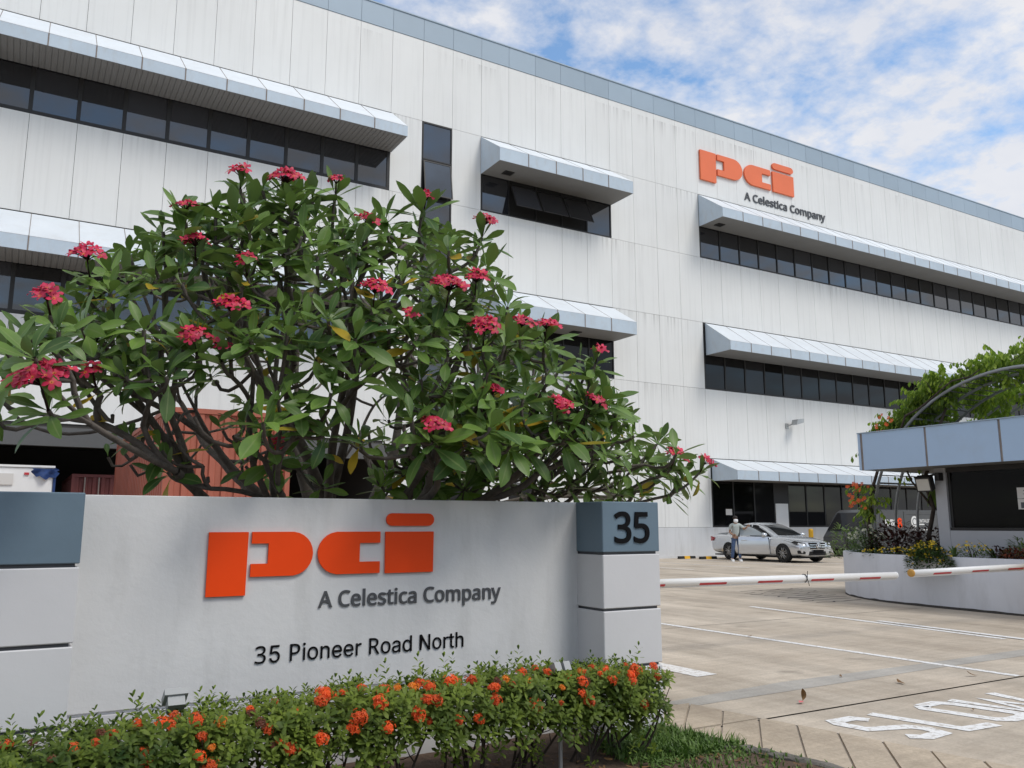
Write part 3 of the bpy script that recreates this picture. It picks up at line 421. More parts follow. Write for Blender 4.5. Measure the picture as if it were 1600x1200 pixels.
def letters(body, width, height, depth, fn, m, parent, bold=0.0, label=None, G=None):
    """raised letters, one part each; the string is scaled to width and cap height; fn(u,v,d) -> world point"""
    G = G or GLYPHS; pen = 0; placed = []
    for ch in body:
        if ch == ' ': pen += 190; continue
        adv, loops = G[ch]; placed.append((ch, pen)); pen += adv
    xs = [p[0]+x for ch, x in placed for l in G[ch][1] for p in l]; x0, x1 = min(xs), max(xs)
    cap = max(p[1] for l in G['H'][1] for p in l)
    for ch, x in placed:
        cu = bpy.data.curves.new('letter', 'CURVE'); cu.dimensions = '2D'; cu.fill_mode = 'BOTH'; cu.extrude = 0.5; cu.bevel_depth = bold; cu.bevel_resolution = 0
        for l in G[ch][1]:
            sp = cu.splines.new('POLY'); sp.points.add(len(l)-1); sp.use_cyclic_u = True
            for pt, (a, b) in zip(sp.points, l): pt.co = (a/1000, b/1000, 0, 1)
        o = bpy.data.objects.new('letter', cu); COL.objects.link(o); me = baked(o)
        mb = MB()
        mb.add([fn((v.co.x*1000+x-x0)/(x1-x0)*width, v.co.y*1000/cap*height, (v.co.z+0.5)*depth) for v in me.vertices], [list(p.vertices) for p in me.polygons])
        bpy.data.meshes.remove(me)
        part('letter', mb, m, parent, label=label)
def fac(X0, Z0, y):
    return lambda u, v, d_: (X0+u, y-d_, Z0+v)

# ================================================================== GROUND
g = MB(); g.add([(-900, -900, -0.03), (900, -900, -0.03), (900, 900, -0.03), (-900, 900, -0.03)], [(0, 1, 2, 3)])
struct('ground', g, M['ground'])
g = MB(); g.add([(-14, 4.74, 0), (80, 4.74, 0), (80, 28.9, 0), (-14, 28.9, 0)], [(0, 1, 2, 3)])
struct('driveway', g, M['concrete'])
# outer apron towards the street, separated from the driveway by a recessed joint
g = MB(); g.add([(4.2, -8, 0), (60, -8, 0), (60, 4.71, 0), (4.2, 4.71, 0)], [(0, 1, 2, 3)])
struct('street_apron', g, M['concrete'])
# scored border: separate slabs with 45 degree joints between the planting bed and the driveway
def clip_poly(poly, keep):
    outp = []
    for i in range(len(poly)):
        p, q = poly[i], poly[(i+1) % len(poly)]; a, b = keep(p), keep(q)
        if a >= 0: outp.append(p)
        if (a >= 0) != (b >= 0):
            t = a/(a-b); outp.append((p[0]+(q[0]-p[0])*t, p[1]+(q[1]-p[1])*t))
    return outp
border = thing('scored_border', 'row of tan concrete slabs with slanted joints beside the planting bed', 'paving border', (4.6, 4.2, 0))
nx, ny = -0.70, 0.714                       # normal of the joints
def edge_x(y): return 4.86+(5.37-y)*0.196
strip = [(3.9, -2.0), (edge_x(-2.0), -2.0), (edge_x(5.36), 5.36), (4.88, 5.40), (3.9, 5.40)]
cuts = []
base = -0.70*4.88+0.714*5.39
step = 0.262
for k in range(-1, 22):
    lo, hi = base-(k+1)*step+0.008, base-k*step-0.008
    q = clip_poly(strip, lambda p: (p[0]*nx+p[1]*ny)-lo)
    q = clip_poly(q, lambda p: hi-(p[0]*nx+p[1]*ny)) if len(q) > 2 else q
    for side in (0, 1):
        s_ = clip_poly(q, (lambda p: p[1]-4.735) if side == 0 else (lambda p: 4.705-p[1])) if len(q) > 2 else []
        if len(s_) < 3: continue
        a = sum(s_[i][0]*s_[(i+1) % len(s_)][1]-s_[(i+1) % len(s_)][0]*s_[i][1] for i in range(len(s_)))/2
        if abs(a) < 0.01: continue
        if a < 0: s_ = s_[::-1]
        hz = 0.014+rnd.uniform(-0.002, 0.002)
        mb = MB(); mb.prism(s_, lambda u, v, d: (u, v, d), hz, -0.01)
        part('slab', mb, M['apron'], border)
eg = MB()
for (ya, yb) in ((-2.0, 4.70), (4.74, 5.36)):
    eg.add([(edge_x(ya)+0.002, ya, 0.003), (edge_x(ya)+0.016, ya, 0.003), (edge_x(yb)+0.016, yb, 0.003), (edge_x(yb)+0.002, yb, 0.003)], [(0, 1, 2, 3)])
struct('border_joint', eg, M['joint'])
# recessed joint seen along the driveway edge, repaired strip
g = MB(); g.add([(4.9, 5.34, 0.002), (8.3, 5.43, 0.002), (12.5, 5.38, 0.002), (18, 5.36, 0.002), (18, 5.72, 0.002), (12, 5.70, 0.002), (8.3, 5.67, 0.002), (6.3, 5.70, 0.002), (4.7, 5.56, 0.002)], [tuple(range(9))])
struct('repair_strip', g, M['patch'])
g = MB(); g.box(4.1, 40, 4.705, 4.735, -0.028, -0.016); struct('expansion_joint', g, M['joint'])
for (x0, y0, x1, y1) in ((5.0, 9.35, 13.9, 9.30), (5.0, 14.4, 40, 14.4), (13.4, 14.4, 13.4, 28.0), (20.2, 12.8, 20.2, 28.0), (5.0, 20.4, 60, 20.4), (27.0, 14.4, 27.0, 28.0)):
    d_ = Vector((x1-x0, y1-y0, 0)).normalized(); n_ = Vector((-d_.y, d_.x, 0))*0.006
    g = MB(); g.add([(x0-n_.x, y0-n_.y, .0022), (x1-n_.x, y1-n_.y, .0022), (x1+n_.x, y1+n_.y, .0022), (x0+n_.x, y0+n_.y, .0022)], [(0, 1, 2, 3)]); struct('slab_joint', g, M['joint'])
for (x0, y0, x1, y1) in ((5.2, 12.4, 13.0, 12.6), (5.2, 20.0, 40, 20.0), (13.2, 13.4, 13.1, 28)):
    pass
# cracked corner by the planter: thin dark crack strips
ck = MB(); r2 = random.Random(3)
for k in range(9):
    y = 10.9+k*0.32; x = 13.0+r2.uniform(0, .3)+k*0.06; pts = []
    while x < 14.5+0.15*k:
        pts.append((x, y+r2.uniform(-.07, .07))); x += r2.uniform(.12, .3)
    for (a, b), (c, d) in zip(pts, pts[1:]):
        w = r2.uniform(.012, .03)
        ck.add([(a, b-w, .004), (c, d-w, .004), (c, d+w, .004), (a, b+w, .004)], [(0, 1, 2, 3)])
struct('ground_cracks', ck, M['joint'])
# lane lines
def line(x0, y0, x1, y1, w, z=0.004):
    d = Vector((x1-x0, y1-y0, 0)).normalized(); n = Vector((-d.y, d.x, 0))*w/2
    mb = MB(); mb.add([(x0-n.x, y0-n.y, z), (x1-n.x, y1-n.y, z), (x1+n.x, y1+n.y, z), (x0+n.x, y0+n.y, z)], [(0, 1, 2, 3)])
    return mb
struct('lane_line', line(8.38, 9.9, 8.50, 4.75, 0.10), M['line'])
struct('lane_line', line(11.46, 11.0, 11.05, 6.3, 0.12), M['line'])
struct('lane_line', line(11.42, 8.4, 11.22, 6.1, 0.13, 0.008), M['line'])
struct('lane_line', line(11.22, 6.1, 11.1, 4.8, 0.08), M['line'])
struct('lane_line', line(5.84, 9.6, 5.935, 6.30, 0.27), M['line'])
for k in range(7):
    struct('parking_line', line(14.0+k*2.5, 20.6, 14.0+k*2.5, 26.2, 0.10), M['line'])
# SLOW, painted on the lane, read when driving in
def stroke(path, w):
    mb = MB(); z = 0.004
    pts = [Vector((p[0], p[1], 0)) for p in path]; n = len(pts); L_, R_ = [], []
    for i, p in enumerate(pts):
        d0 = (pts[i]-pts[i-1]).normalized() if i else None
        d1 = (pts[i+1]-pts[i]).normalized() if i < n-1 else None
        if d0 is None: nn = Vector((-d1.y, d1.x, 0)); k = 1
        elif d1 is None: nn = Vector((-d0.y, d0.x, 0)); k = 1
        else:
            a, b = Vector((-d0.y, d0.x, 0)), Vector((-d1.y, d1.x, 0)); nn = (a+b).normalized(); k = min(1/max(nn.dot(a), .3), 2.0)
        L_.append(p+nn*w/2*k); R_.append(p-nn*w/2*k)
    for i in range(n-1):
        mb.add([(R_[i].x, R_[i].y, z), (R_[i+1].x, R_[i+1].y, z), (L_[i+1].x, L_[i+1].y, z), (L_[i].x, L_[i].y, z)], [(0, 1, 2, 3)])
    return mb
W_ = 0.118
slow = {
    'S': [(5.66, 4.30), (5.60, 4.40), (5.40, 4.40), (5.36, 4.32), (5.40, 4.12), (5.72, 4.02), (5.78, 3.92), (5.76, 3.79), (5.56, 3.77), (5.46, 3.85)],
    'L': [(5.84, 4.43), (6.01, 3.77), (6.34, 3.745)],
    'O': [(6.44, 4.40), (6.38, 4.32), (6.50, 3.83), (6.58, 3.77), (6.78, 3.77), (6.86, 3.84), (6.74, 4.33), (6.66, 4.41), (6.44, 4.40)],
    'W': [(6.86, 4.42), (7.02, 3.78), (7.14, 4.25), (7.32, 3.78), (7.44, 4.42)],
}
for ch, pth in slow.items(): struct('lane_lettering', stroke(pth, W_), M['white'] if False else M['line'], label='white letter %s of the word SLOW painted on the lane' % ch)

# planting bed with soil and kerb
bedc = [(4.0, 5.2), (4.03, 4.75), (4.09, 4.31), (4.21, 4.03), (4.29, 3.66), (4.31, 3.0), (4.32, 1.0), (4.32, -3.0)]
mb = MB(); NX = 46; NY = 60
xs = np.linspace(-9, 1, NX); vs = []; fs = []
ys = np.linspace(-3, 10.0, NY)
def bed_edge(y):
    pts = sorted(bedc, key=lambda p: p[1])
    return float(np.interp(y, [p[1] for p in pts], [p[0] for p in pts]))
for j, y in enumerate(ys):
    xe = bed_edge(y)-0.06 if y < 5.2 else 3.95
    for i in range(NX):
        x = -9+(xe+9)*i/(NX-1)
        z = 0.030+0.010*math.sin(x*5.1+y*3.3)+0.008*math.sin(x*11.3-y*7.7)+rnd.uniform(-.008, .008)
        if y < 3.0: z = 0.030+rnd.uniform(-.006, .006)
        vs.append((x, y, z))
for j in range(NY-1):
    for i in range(NX-1):
        fs.append((j*NX+i, j*NX+i+1, (j+1)*NX+i+1, (j+1)*NX+i))
mb.add(vs, fs); struct('planting_bed', mb, M['soil'], True)
kb = MB()
for (a, b), (c, d) in zip(bedc, bedc[1:]):
    pass
n = len(bedc); prof = [(-0.08, 0.0), (-0.08, 0.045), (-0.06, 0.055), (0.0, 0.055), (0.015, 0.045), (0.015, 0.0)]
pts = [Vector((p[0], p[1], 0)) for p in bedc]
fine = []
for i in range(n-1):
    for k in range(6): fine.append(pts[i].lerp(pts[i+1], k/6))
fine.append(pts[-1])
vs = []; fs = []
for i, p in enumerate(fine):
    d = (fine[min(i+1, len(fine)-1)]-fine[max(i-1, 0)]).normalized(); nn = Vector((-d.y, d.x, 0))
    j = rnd.uniform(-.008, .008)
    for a, z in prof: q = p+nn*(a+j); vs.append((q.x, q.y, z+(rnd.uniform(-.012, .006) if z > 0.03 else -.02)))
m_ = len(prof)
for i in range(len(fine)-1):
    for k in range(m_-1): fs.append((i*m_+k, i*m_+k+1, (i+1)*m_+k+1, (i+1)*m_+k))
kb.add(vs, fs); struct('kerb', kb, M['kerb'])

# ================================================================== FACTORY BUILDING
YF = 28.83
MOD = 1.345
XG = 27.70                                  # a panel joint; grid lines at XG + k*MOD
COLS = range(-24, 27)
XA, XB = XG+COLS[0]*MOD, XG+(COLS[-1]+1)*MOD
bld = thing('factory_building', 'large three storey white panelled factory with blue grey roof edge and awnings', 'building', ((XA+XB)/2, YF+15, 0))
core = MB()
# core set behind the cladding; the ground floor of the left bay is left open
core.box(XA, XB, YF+0.05, YF+0.30, 4.36, 21.86)
core.box(XA, XB, YF+0.30, YF+34, 4.36, 21.5)
core.box(11.86, XB, YF+0.05, YF+34, 0, 4.36)
core.box(XA, XA+0.4, YF+0.05, YF+34, 0, 4.36)
part('wall', core, M['joint'], bld)
bay = MB()
bay.box(XA+0.4, 11.86, YF+9.0, YF+9.2, 0, 4.36)
part('bay_back_wall', bay, M['interior'], bld)
bay = MB(); bay.box(XA, 11.80, YF-0.02, YF+0.28, 3.78, 4.355)
part('lintel', bay, M['lintel'], bld)

ROWS = [(17.44, 20.95), (14.20, 17.44), (10.97, 14.20), (7.74, 10.97), (4.47, 7.74), (1.30, 4.47)]
GAP = 0.006
panel_mesh = {}
def panel(kind, w, h, d, m, name):
    k = (kind, round(w, 3), round(h, 3))
    if k not in panel_mesh:
        mb = MB(); mb.box(0, w, 0, d, 0, h); panel_mesh[k] = mb.mesh(name, m)
    return panel_mesh[k]
o0 = origin(bld)
panels = []
def put_panel(x0, x1, z0, z1, kind='clad', m=None, name='cladding_panel', yo=0.0):
    me = panel(kind, x1-x0-2*GAP, z1-z0-2*GAP, 0.05, m or M['cladding'], name)
    panels.append((x0, z0))
    return link(name, me, bld, Vector((x0+GAP, YF+yo+rnd.uniform(0, .002), z0+GAP))-o0)
def in_win(row, k):
    """True where a window stands instead of a panel (column k starts at XG+k*MOD)"""
    if row in (1, 3): return k < -12 or -9 <= k <= -5 or k >= 0 or k == -11
    if row in (2, 4): return k == -11
    if row == 5: return k >= 0 or k < -12 or k in (-11, -10, -8)
    return False
for r, (z0, z1) in enumerate(ROWS):
    for k in COLS:
        if in_win(r, k): continue
        x0 = XG+k*MOD
        put_panel(x0, x0+MOD, z0, z1)
        if r == 5 and k == -12: pass
for k in COLS:
    x0 = XG+k*MOD
    put_panel(x0, x0+MOD, 20.95, 21.90, 'cap', M['parapet'], 'parapet_panel', -0.02)
mb = MB(); mb.box(XA, XB, YF-0.05, YF+0.35, 21.90, 21.95); part('coping', mb, M['parapet'], bld)
pl = MB()
pl.box(11.86, 12.90, YF-0.012, YF+0.04, 0, 1.295); pl.box(15.60, 16.95, YF-0.012, YF+0.04, 0, 1.295); pl.box(18.3, XB, YF-0.012, YF+0.04, 0, 1.295)
part('plinth', pl, M['plinth'], bld)
for (x0, x1, h) in ((12.91, 15.6, 3.0), (16.95, 18.29, 2.95)):
    d = MB(); d.box(x0, x1, YF+0.0, YF+0.045, 0.02, h); dr = part('shutter_door', d, M['black'], bld)
    f = MB(); f.box(x0, x1, YF-0.01, YF+0.045, h, h+0.12); part('door_frame', f, M['lintel'], bld)
    f = MB(); f.box(x0, x1, YF, YF+0.045, h+0.13, 4.44); part('cladding_panel', f, M['cladding'], bld)

def window(x0, x1, z0, z1, n, gm, frame=0.055, opened=(), depth=0.02, tops=None):
    """ribbon window: frame with mullions, each pane a sub-part"""
    fr = MB(); w = (x1-x0)/n; y0, y1 = YF+depth-0.02, YF+0.048
    fr.box(x0, x1, y0, y1, z0, z0+frame); fr.box(x0, x1, y0, y1, z1-frame, z1)
    for i in range(n+1):
        c = x0+i*w; a, b = max(x0, c-frame/2), min(x1, c+frame/2)
        if i == 0: b = x0+frame
        if i == n: a = x1-frame
        fr.box(a, b, y0-0.004, y1, z0+frame, z1-frame)
    wo = part('window', fr, M['frame'], bld)
    for i in range(n):
        a, b = x0+i*w+frame/2, x0+(i+1)*w-frame/2
        if i == 0: a = x0+frame
        if i == n-1: b = x1-frame
        if i in opened:
            back = MB(); back.box(a, b, YF+0.044, YF+0.048, z0+frame, z1-frame); part('opening', back, M['black'], wo)
            continue
        pm = MB(); t = rnd.uniform(-.004, .004); u = rnd.uniform(-.004, .004)
        y = YF+depth+0.012
        pm.add([(a, y+t, z0+frame), (b, y-t, z0+frame), (b, y-t+u, z1-frame), (a, y+t+u, z1-frame)], [(0, 1, 2, 3)])
        part('pane', pm, gm, wo)
    return wo
def casement(wo, x0, x1, ztop, h, ang):
    """top hung sash swung out by ang"""
    c, s = math.cos(ang), math.sin(ang)
    def fn(u, v, d): return (u, YF-0.01-(-v)*s-d*c, ztop+v*c-d*s)
    fr = MB(); t = 0.05
    for (a, b, p, q) in ((x0, x1, -t, 0), (x0, x1, -h, -h+t), (x0, x0+t, -h+t, -t), (x1-t, x1, -h+t, -t)):
        fr.prism([(a, p), (b, p), (b, q), (a, q)], fn, 0.035, 0.0)
    part('sash', fr, M['frame'], wo)
    g_ = MB(); g_.prism([(x0+t, -h+t), (x1-t, -h+t), (x1-t, -t), (x0+t, -t)], fn, 0.02, 0.012)
    part('sash_pane', g_, M['glass'], wo)

XL = 11.56
nL = 26 - 12 + 0
kL = [k for k in COLS if k < -12]; x_left = XG+kL[0]*MOD
kR = [k for k in COLS if k >= 0]; x_right = XG+(kR[-1]+1)*MOD
for (z0, z1, gm) in ((14.20, 15.92, M['glass']), (7.74, 9.56, M['glass'])):
    window(x_left, XL, z0, z1, len(kL), gm, 0.16 if False else 0.12)
    window(XG, x_right, z0, z1, len(kR), gm if z0 > 10 else M['glass_low'], 0.07)
wm = window(15.61, 22.335, 14.20, 15.92, 5, M['glass'], 0.06, opened=(1, 2, 3))
for i in (1, 2, 3): casement(wm, 15.61+i*MOD+0.03, 15.61+(i+1)*MOD-0.03, 15.62, 1.25, R(26))
window(15.61, 22.335, 7.74, 9.56, 5, M['glass_low'], 0.06)
ws = None
zz = 17.44
for i in range(8):
    z1 = zz-i*1.62; z0 = max(z1-1.62, 4.47)
    if z1-z0 < 0.5: break
    w_ = window(12.93, 14.24, z0+0.012, z1-0.012, 1, M['glass'], 0.05, opened=(0,) if i == 1 else ())
    if i == 1: casement(w_, 12.97, 14.20, z1-0.03, 1.52, R(8))
# ground floor glazing, white door in it
gx0 = 27.85
n_g = 26
gw = window(gx0, 32.0, 1.30, 3.55, 3, M['glass_low'], 0.07)
window(32.92, XG+MOD*26, 1.30, 3.55, 22, M['glass_low'], 0.07)
d = MB(); d.box(32.03, 32.89, YF-0.02, YF+0.045, 0.03, 2.43); wd = part('door', d, M['white'], bld, label='plain white door set in the dark ground floor glazing')
d = MB(); d.box(32.80, 32.84, YF-0.07, YF-0.022, 1.05, 1.2); part('handle', d, M['galv'], wd)
d = MB(); d.box(32.0, 32.92, YF+0.0, YF+0.045, 2.45, 3.55); part('transom', d, M['frame'], bld)
# the strips of wall hidden behind each awning
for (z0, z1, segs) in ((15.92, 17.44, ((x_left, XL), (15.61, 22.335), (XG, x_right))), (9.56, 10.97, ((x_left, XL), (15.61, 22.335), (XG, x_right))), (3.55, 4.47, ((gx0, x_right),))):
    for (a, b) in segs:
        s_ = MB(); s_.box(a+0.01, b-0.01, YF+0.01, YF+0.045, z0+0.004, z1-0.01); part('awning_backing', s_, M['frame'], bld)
s_ = MB(); s_.box(27.71, gx0-0.005, YF+0.004, YF+0.045, 1.30, 4.45); part('cladding_panel', s_, M['cladding'], bld)
# notice taped inside the glazing
d = MB(); d.box(28.70, 29.10, YF-0.006, YF-0.003, 1.86, 2.14); tag(link('paper_notice', d.mesh('paper_notice', M['paper'])), 'white paper notice taped on dark glazing above the silver car boot', 'notice')

def awning(x0, x1, ztop, n, lip=0.44, depth=1.61, slatted=True, zb=None, vent=None):
    zb = ztop-1.65 if zb is None else zb; zl = zb+lip; yl = YF-depth; w = (x1-x0)/n
    so = MB()
    if slatted:
        k = int((x1-x0)/0.168); s = (x1-x0)/k
        for i in range(k): so.box(x0+i*s+0.012, x0+(i+1)*s-0.012, yl+0.03, YF-0.025, zb+0.004, zb+0.02)
        so.box(x0+0.02, x1-0.02, yl+0.03, YF-0.025, zb+0.022, zb+0.03)
    else: so.box(x0+0.02, x1-0.02, yl+0.03, YF-0.025, zb+0.006, zb+0.03)
    aw = part('awning', so, M['soffit'], bld)
    ck = None
    for x, dx in ((x0, 0.018), (x1-0.018, 0.018)):
        ck = MB(); ck.prism([(YF-0.022, zb), (YF-0.022, ztop-0.03), (yl+0.012, zl-0.01), (yl+0.012, zb)], lambda u, v, d_: (d_, u, v), x, x+dx)
        part('cheek', ck, M['awning'], aw)
    oa = origin(aw)
    key = (round(w, 4), round(lip, 3), round(depth, 3), round(ztop-zb, 3))
    if ('aw', key) not in panel_mesh:
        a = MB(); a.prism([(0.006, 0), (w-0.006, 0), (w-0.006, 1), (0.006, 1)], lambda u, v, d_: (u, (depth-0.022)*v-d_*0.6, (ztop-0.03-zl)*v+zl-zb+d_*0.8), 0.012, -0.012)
        b = MB(); b.box(0.006, w-0.006, 0, 0.02, 0, lip)
        c = MB(); c.box(-0.018, 0.018, -0.012, 0.0, -0.004, lip+0.008)
        c.prism([(-0.009, 0), (0.009, 0), (0.009, 1), (-0.009, 1)], lambda u, v, d_: (u, (depth-0.03)*v-d_*0.6, (ztop-0.03-zl)*v+zl-zb+d_*0.8), 0.017, 0.008)
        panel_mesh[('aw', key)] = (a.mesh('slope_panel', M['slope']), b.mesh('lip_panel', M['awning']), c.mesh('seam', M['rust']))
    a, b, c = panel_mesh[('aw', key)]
    for i in range(n):
        p = Vector((x0+i*w, yl, zb))-oa
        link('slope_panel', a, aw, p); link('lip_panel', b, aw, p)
        if i: link('seam', c, aw, p)
    if vent:
        v = MB(); v.box(vent, vent+0.42, YF-0.85, YF-0.5, zb-0.03, zb+0.003); part('vent', v, M['frame'], aw)
        for j in range(1):
            v = MB(); v.box(vent+0.06, vent+0.36, YF-0.80, YF-0.55, zb-0.034, zb-0.0305); part('vent_grille', v, M['black'], aw)
    return aw
awning(11.60-1.314*12, 11.60, 17.42, 12, 0.40)
awning(11.60-1.314*12, 11.60, 10.95, 12, 0.43)
awning(15.58, 22.345, 17.42, 5, 0.54, slatted=False, vent=16.3)
awning(15.58, 22.345, 10.95, 5, 0.54, slatted=False, vent=19.6, zb=9.42)
awning(27.70, 27.70+1.337*26, 17.42, 26, 0.45, slatted=False, vent=28.2)
awning(27.83, 27.83+1.337*26, 10.95, 26, 0.42, slatted=False, zb=9.37)
awning(27.91, 27.91+1.337*26, 4.46, 26, 0.41, slatted=False, zb=3.42)

# roof plant box edge of building ends: side walls clad plainly
for x in (XA-0.012, XB-0.038):
    s_ = MB(); s_.box(x, x+0.05, YF+0.06, YF+34, 0, 21.88); part('side_cladding', s_, M['cladding'], bld)

# lettering on the building
def arc(cx, cz, rx, rz, a0, a1, n=12):
    return [(cx+rx*math.cos(a0+(a1-a0)*i/n), cz+rz*math.sin(a0+(a1-a0)*i/n)) for i in range(n+1)]
# logo outline in metres on the entrance sign, origin at the lower left of the stem
LOGO = {
    'stem': [(0, 0), (0.2195, 0), (0.2235, 0.362), (0.001, 0.362)],
    'bowl': [(0.2435, 0.1045), (0.495, 0.1045)]+arc(0.482, 0.2335, 0.130, 0.129, -PI/2+0.1, PI/2-0.1)+[(0.495, 0.3625), (0.2445, 0.3625), (0.2445, 0.295), (0.3435, 0.295), (0.3425, 0.178), (0.2435, 0.178)],
    'cup': [(1.045, 0.1045), (1.045, 0.176), (0.910, 0.176), (0.910, 0.291), (1.045, 0.291), (1.045, 0.361), (0.76, 0.361)]+arc(0.772, 0.233, 0.130, 0.128, PI/2+0.1, 3*PI/2-0.1)+[(0.76, 0.1045)],
    'block': [(1.082, 0.1015), (1.415, 0.1015), (1.417, 0.360), (1.080, 0.360)],
    'dot': arc(1.379, 0.4365, 0.040, 0.040, -PI/2, PI/2, 8)+arc(1.124, 0.4365, 0.040, 0.040, PI/2, 3*PI/2, 8),
}
wsgn = thing('wall_sign', 'orange lettering pci with grey words A Celestica Company high on factory wall', 'sign', (27.86, YF, 17.8))
sx, sz = 4.73, 4.28
for k, pts in LOGO.items():
    mb = MB(); mb.prism([(x*sx, z*sz) for x, z in pts], fac(27.86, 18.225, YF), 0.11, 0.01); part('logo_piece', mb, M['orange_far'], wsgn)
letters('A Celestica Company', 6.12, 0.40, 0.04, fac(30.91, 17.80, YF), M['charcoal'], wsgn, 0.016)

# floodlight on the facade
fl = thing('wall_floodlight', 'small grey floodlight on a bracket on plain white factory wall', 'floodlight', (33.2, YF, 6.3))
mb = MB(); mb.box(33.02, 33.2, YF-0.06, YF, 6.15, 6.42); mb.tube([(33.12, YF-0.05, 6.3), (33.25, YF-0.35, 6.38)], 0.04); part('bracket', mb, M['galv'], fl)
mb = MB(); mb.prism([(-0.22, -0.12), (0.30, 0.02), (0.33, 0.22), (-0.12, 0.16)], lambda u, v, d_: (33.35+u, YF-0.45+d_, 6.42+v), -0.18, 0.18); part('lamp_head', mb, M['galv'], fl)

# ================================================================== LOADING BAY: containers and lorry
def container(name, label, x0, y0, z0, w, h, L, m, group=None):
    c = thing(name, label, 'container', (x0+w/2, y0+L/2, 0), 0, group)
    fr = MB(); t = 0.10
    for (a, b) in ((x0, x0+t), (x0+w-t, x0+w)):
        for (p, q) in ((y0, y0+t), (y0+L-t, y0+L)): fr.box(a, b, p, q, z0, z0+h)
    for z in (z0, z0+h-t):
        for (p, q) in ((y0, y0+t), (y0+L-t, y0+L)): fr.box(x0+t, x0+w-t, p, q, z+0.002, z+t-0.002)
        for (a, b) in ((x0, x0+t), (x0+w-t, x0+w)): fr.box(a, b, y0+t, y0+L-t, z+0.002, z+t-0.002)
    fr.box(x0+0.02, x0+w-0.02, y0+0.02, y0+L-0.02, z0+h-0.035, z0+h-0.01)
    part('corner_frame', fr, m, c)
    def corr(n, fn, ln):
        mb = MB(); s = ln/n; pts = []
        for i in range(n):
            a = i*s; pts += [(a, 0.0), (a+s*0.42, 0.0), (a+s*0.5, 0.045), (a+s*0.92, 0.045)]
        pts.append((ln, 0.0))
        vs = []
        for u, d_ in pts: vs += [fn(u, d_, z0+t), fn(u, d_, z0+h-t)]
        mb.add(vs, [(2*i, 2*i+1, 2*i+3, 2*i+2) for i in range(len(pts)-1)]); return mb
    part('end_wall', corr(9, lambda u, d_, z: (x0+t+u, y0+0.02+d_, z), w-2*t), m, c)
    part('side_wall', corr(30, lambda u, d_, z: (x0+0.02+d_, y0+t+u, z), L-2*t), m, c)
    part('side_wall', corr(30, lambda u, d_, z: (x0+w-0.02-d_, y0+t+u, z), L-2*t), m, c)
    return c
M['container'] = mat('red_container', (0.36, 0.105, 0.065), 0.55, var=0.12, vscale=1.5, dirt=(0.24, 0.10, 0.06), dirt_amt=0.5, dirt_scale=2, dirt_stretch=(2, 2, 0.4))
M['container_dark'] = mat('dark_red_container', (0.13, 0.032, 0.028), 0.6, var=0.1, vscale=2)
c1 = container('shipping_container', 'red corrugated shipping container standing behind the flowering tree', 2.44, 17.2, 1.1, 2.44, 2.6, 9.0, M['container'])
letters('4', 0.12, 0.24, 0.01, lambda u, v, d_: (4.27+u, 17.195-d_, 1.80+v), M['white_letter'], c1, 0.01)
ch = MB()
for a in (2.7, 4.4): ch.box(a, a+0.2, 17.4, 26, 0.85, 1.09)
part('chassis', ch, M['black'], c1)
for y in (18.6, 24.0, 25.1):
    for a in (2.65, 4.3):
        w_ = MB(); w_.lathe([(0.25, -0.14), (0.48, -0.14), (0.5, -0.1), (0.5, 0.1), (0.48, 0.14), (0.25, 0.14)], (a+0.14, y, 0.5), 18, 'x'); part('wheel', w_, M['rubber'], c1)
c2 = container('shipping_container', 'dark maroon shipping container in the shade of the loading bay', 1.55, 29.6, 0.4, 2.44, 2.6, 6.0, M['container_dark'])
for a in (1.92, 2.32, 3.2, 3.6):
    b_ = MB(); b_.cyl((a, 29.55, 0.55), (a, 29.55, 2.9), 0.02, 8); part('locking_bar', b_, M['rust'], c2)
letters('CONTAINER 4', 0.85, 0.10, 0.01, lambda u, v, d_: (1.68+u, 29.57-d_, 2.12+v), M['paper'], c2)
# white box lorry, rear to the camera
lx0, lx1, ly0, ly1 = -1.72, 0.74, 21.0, 27.5
lor = thing('box_lorry', 'white box lorry with blue edge and tarpaulin parked beside loading bay', 'lorry', ((lx0+lx1)/2, (ly0+ly1)/2, 0))
mb = MB(); mb.bbox(lx0, lx1, ly0, ly1, 0.85, 2.66, 0.02); part('cargo_box', mb, M['white'], lor)
mb = MB(); mb.box(lx0-0.02, lx1+0.02, ly0-0.03, ly1+0.02, 2.665, 2.71); part('roof_edge', mb, M['white'], lor)
M['blue'] = mat('blue_tarpaulin', (0.015, 0.045, 0.16), 0.5, var=0.2, vscale=5)
mb = MB(); mb.box(lx1+0.002, lx1+0.05, ly0-0.02, ly0+0.15, 0.9, 2.655); part('edge_strip', mb, M['blue'], lor)
tv = MB()
for i in range(9):
    for j in range(5):
        a = i/8; b_ = j/4
        tv.v.append((lx1-0.42+0.50*a+0.03*math.sin(j*2), ly0-0.06-0.05*math.sin(i*1.3+j)-0.02, 2.64-0.20*b_*(0.6+0.5*math.sin(a*3.1))-0.03*math.sin(i*2.1)*b_))
tv.f = [(i*5+j, (i+1)*5+j, (i+1)*5+j+1, i*5+j+1) for i in range(8) for j in range(4)]; tv.mi = [0]*32
part('tarpaulin', tv, M['blue'], lor, True)
mb = MB(); mb.box(-0.55, -0.02, ly0-0.035, ly0-0.004, 2.28, 2.52); part('rear_panel', mb, M['paper'], lor)
mb = MB(); mb.box(0.18, 0.27, ly0-0.03, ly0-0.004, 2.50, 2.55); part('marker_light', mb, M['red'], lor)
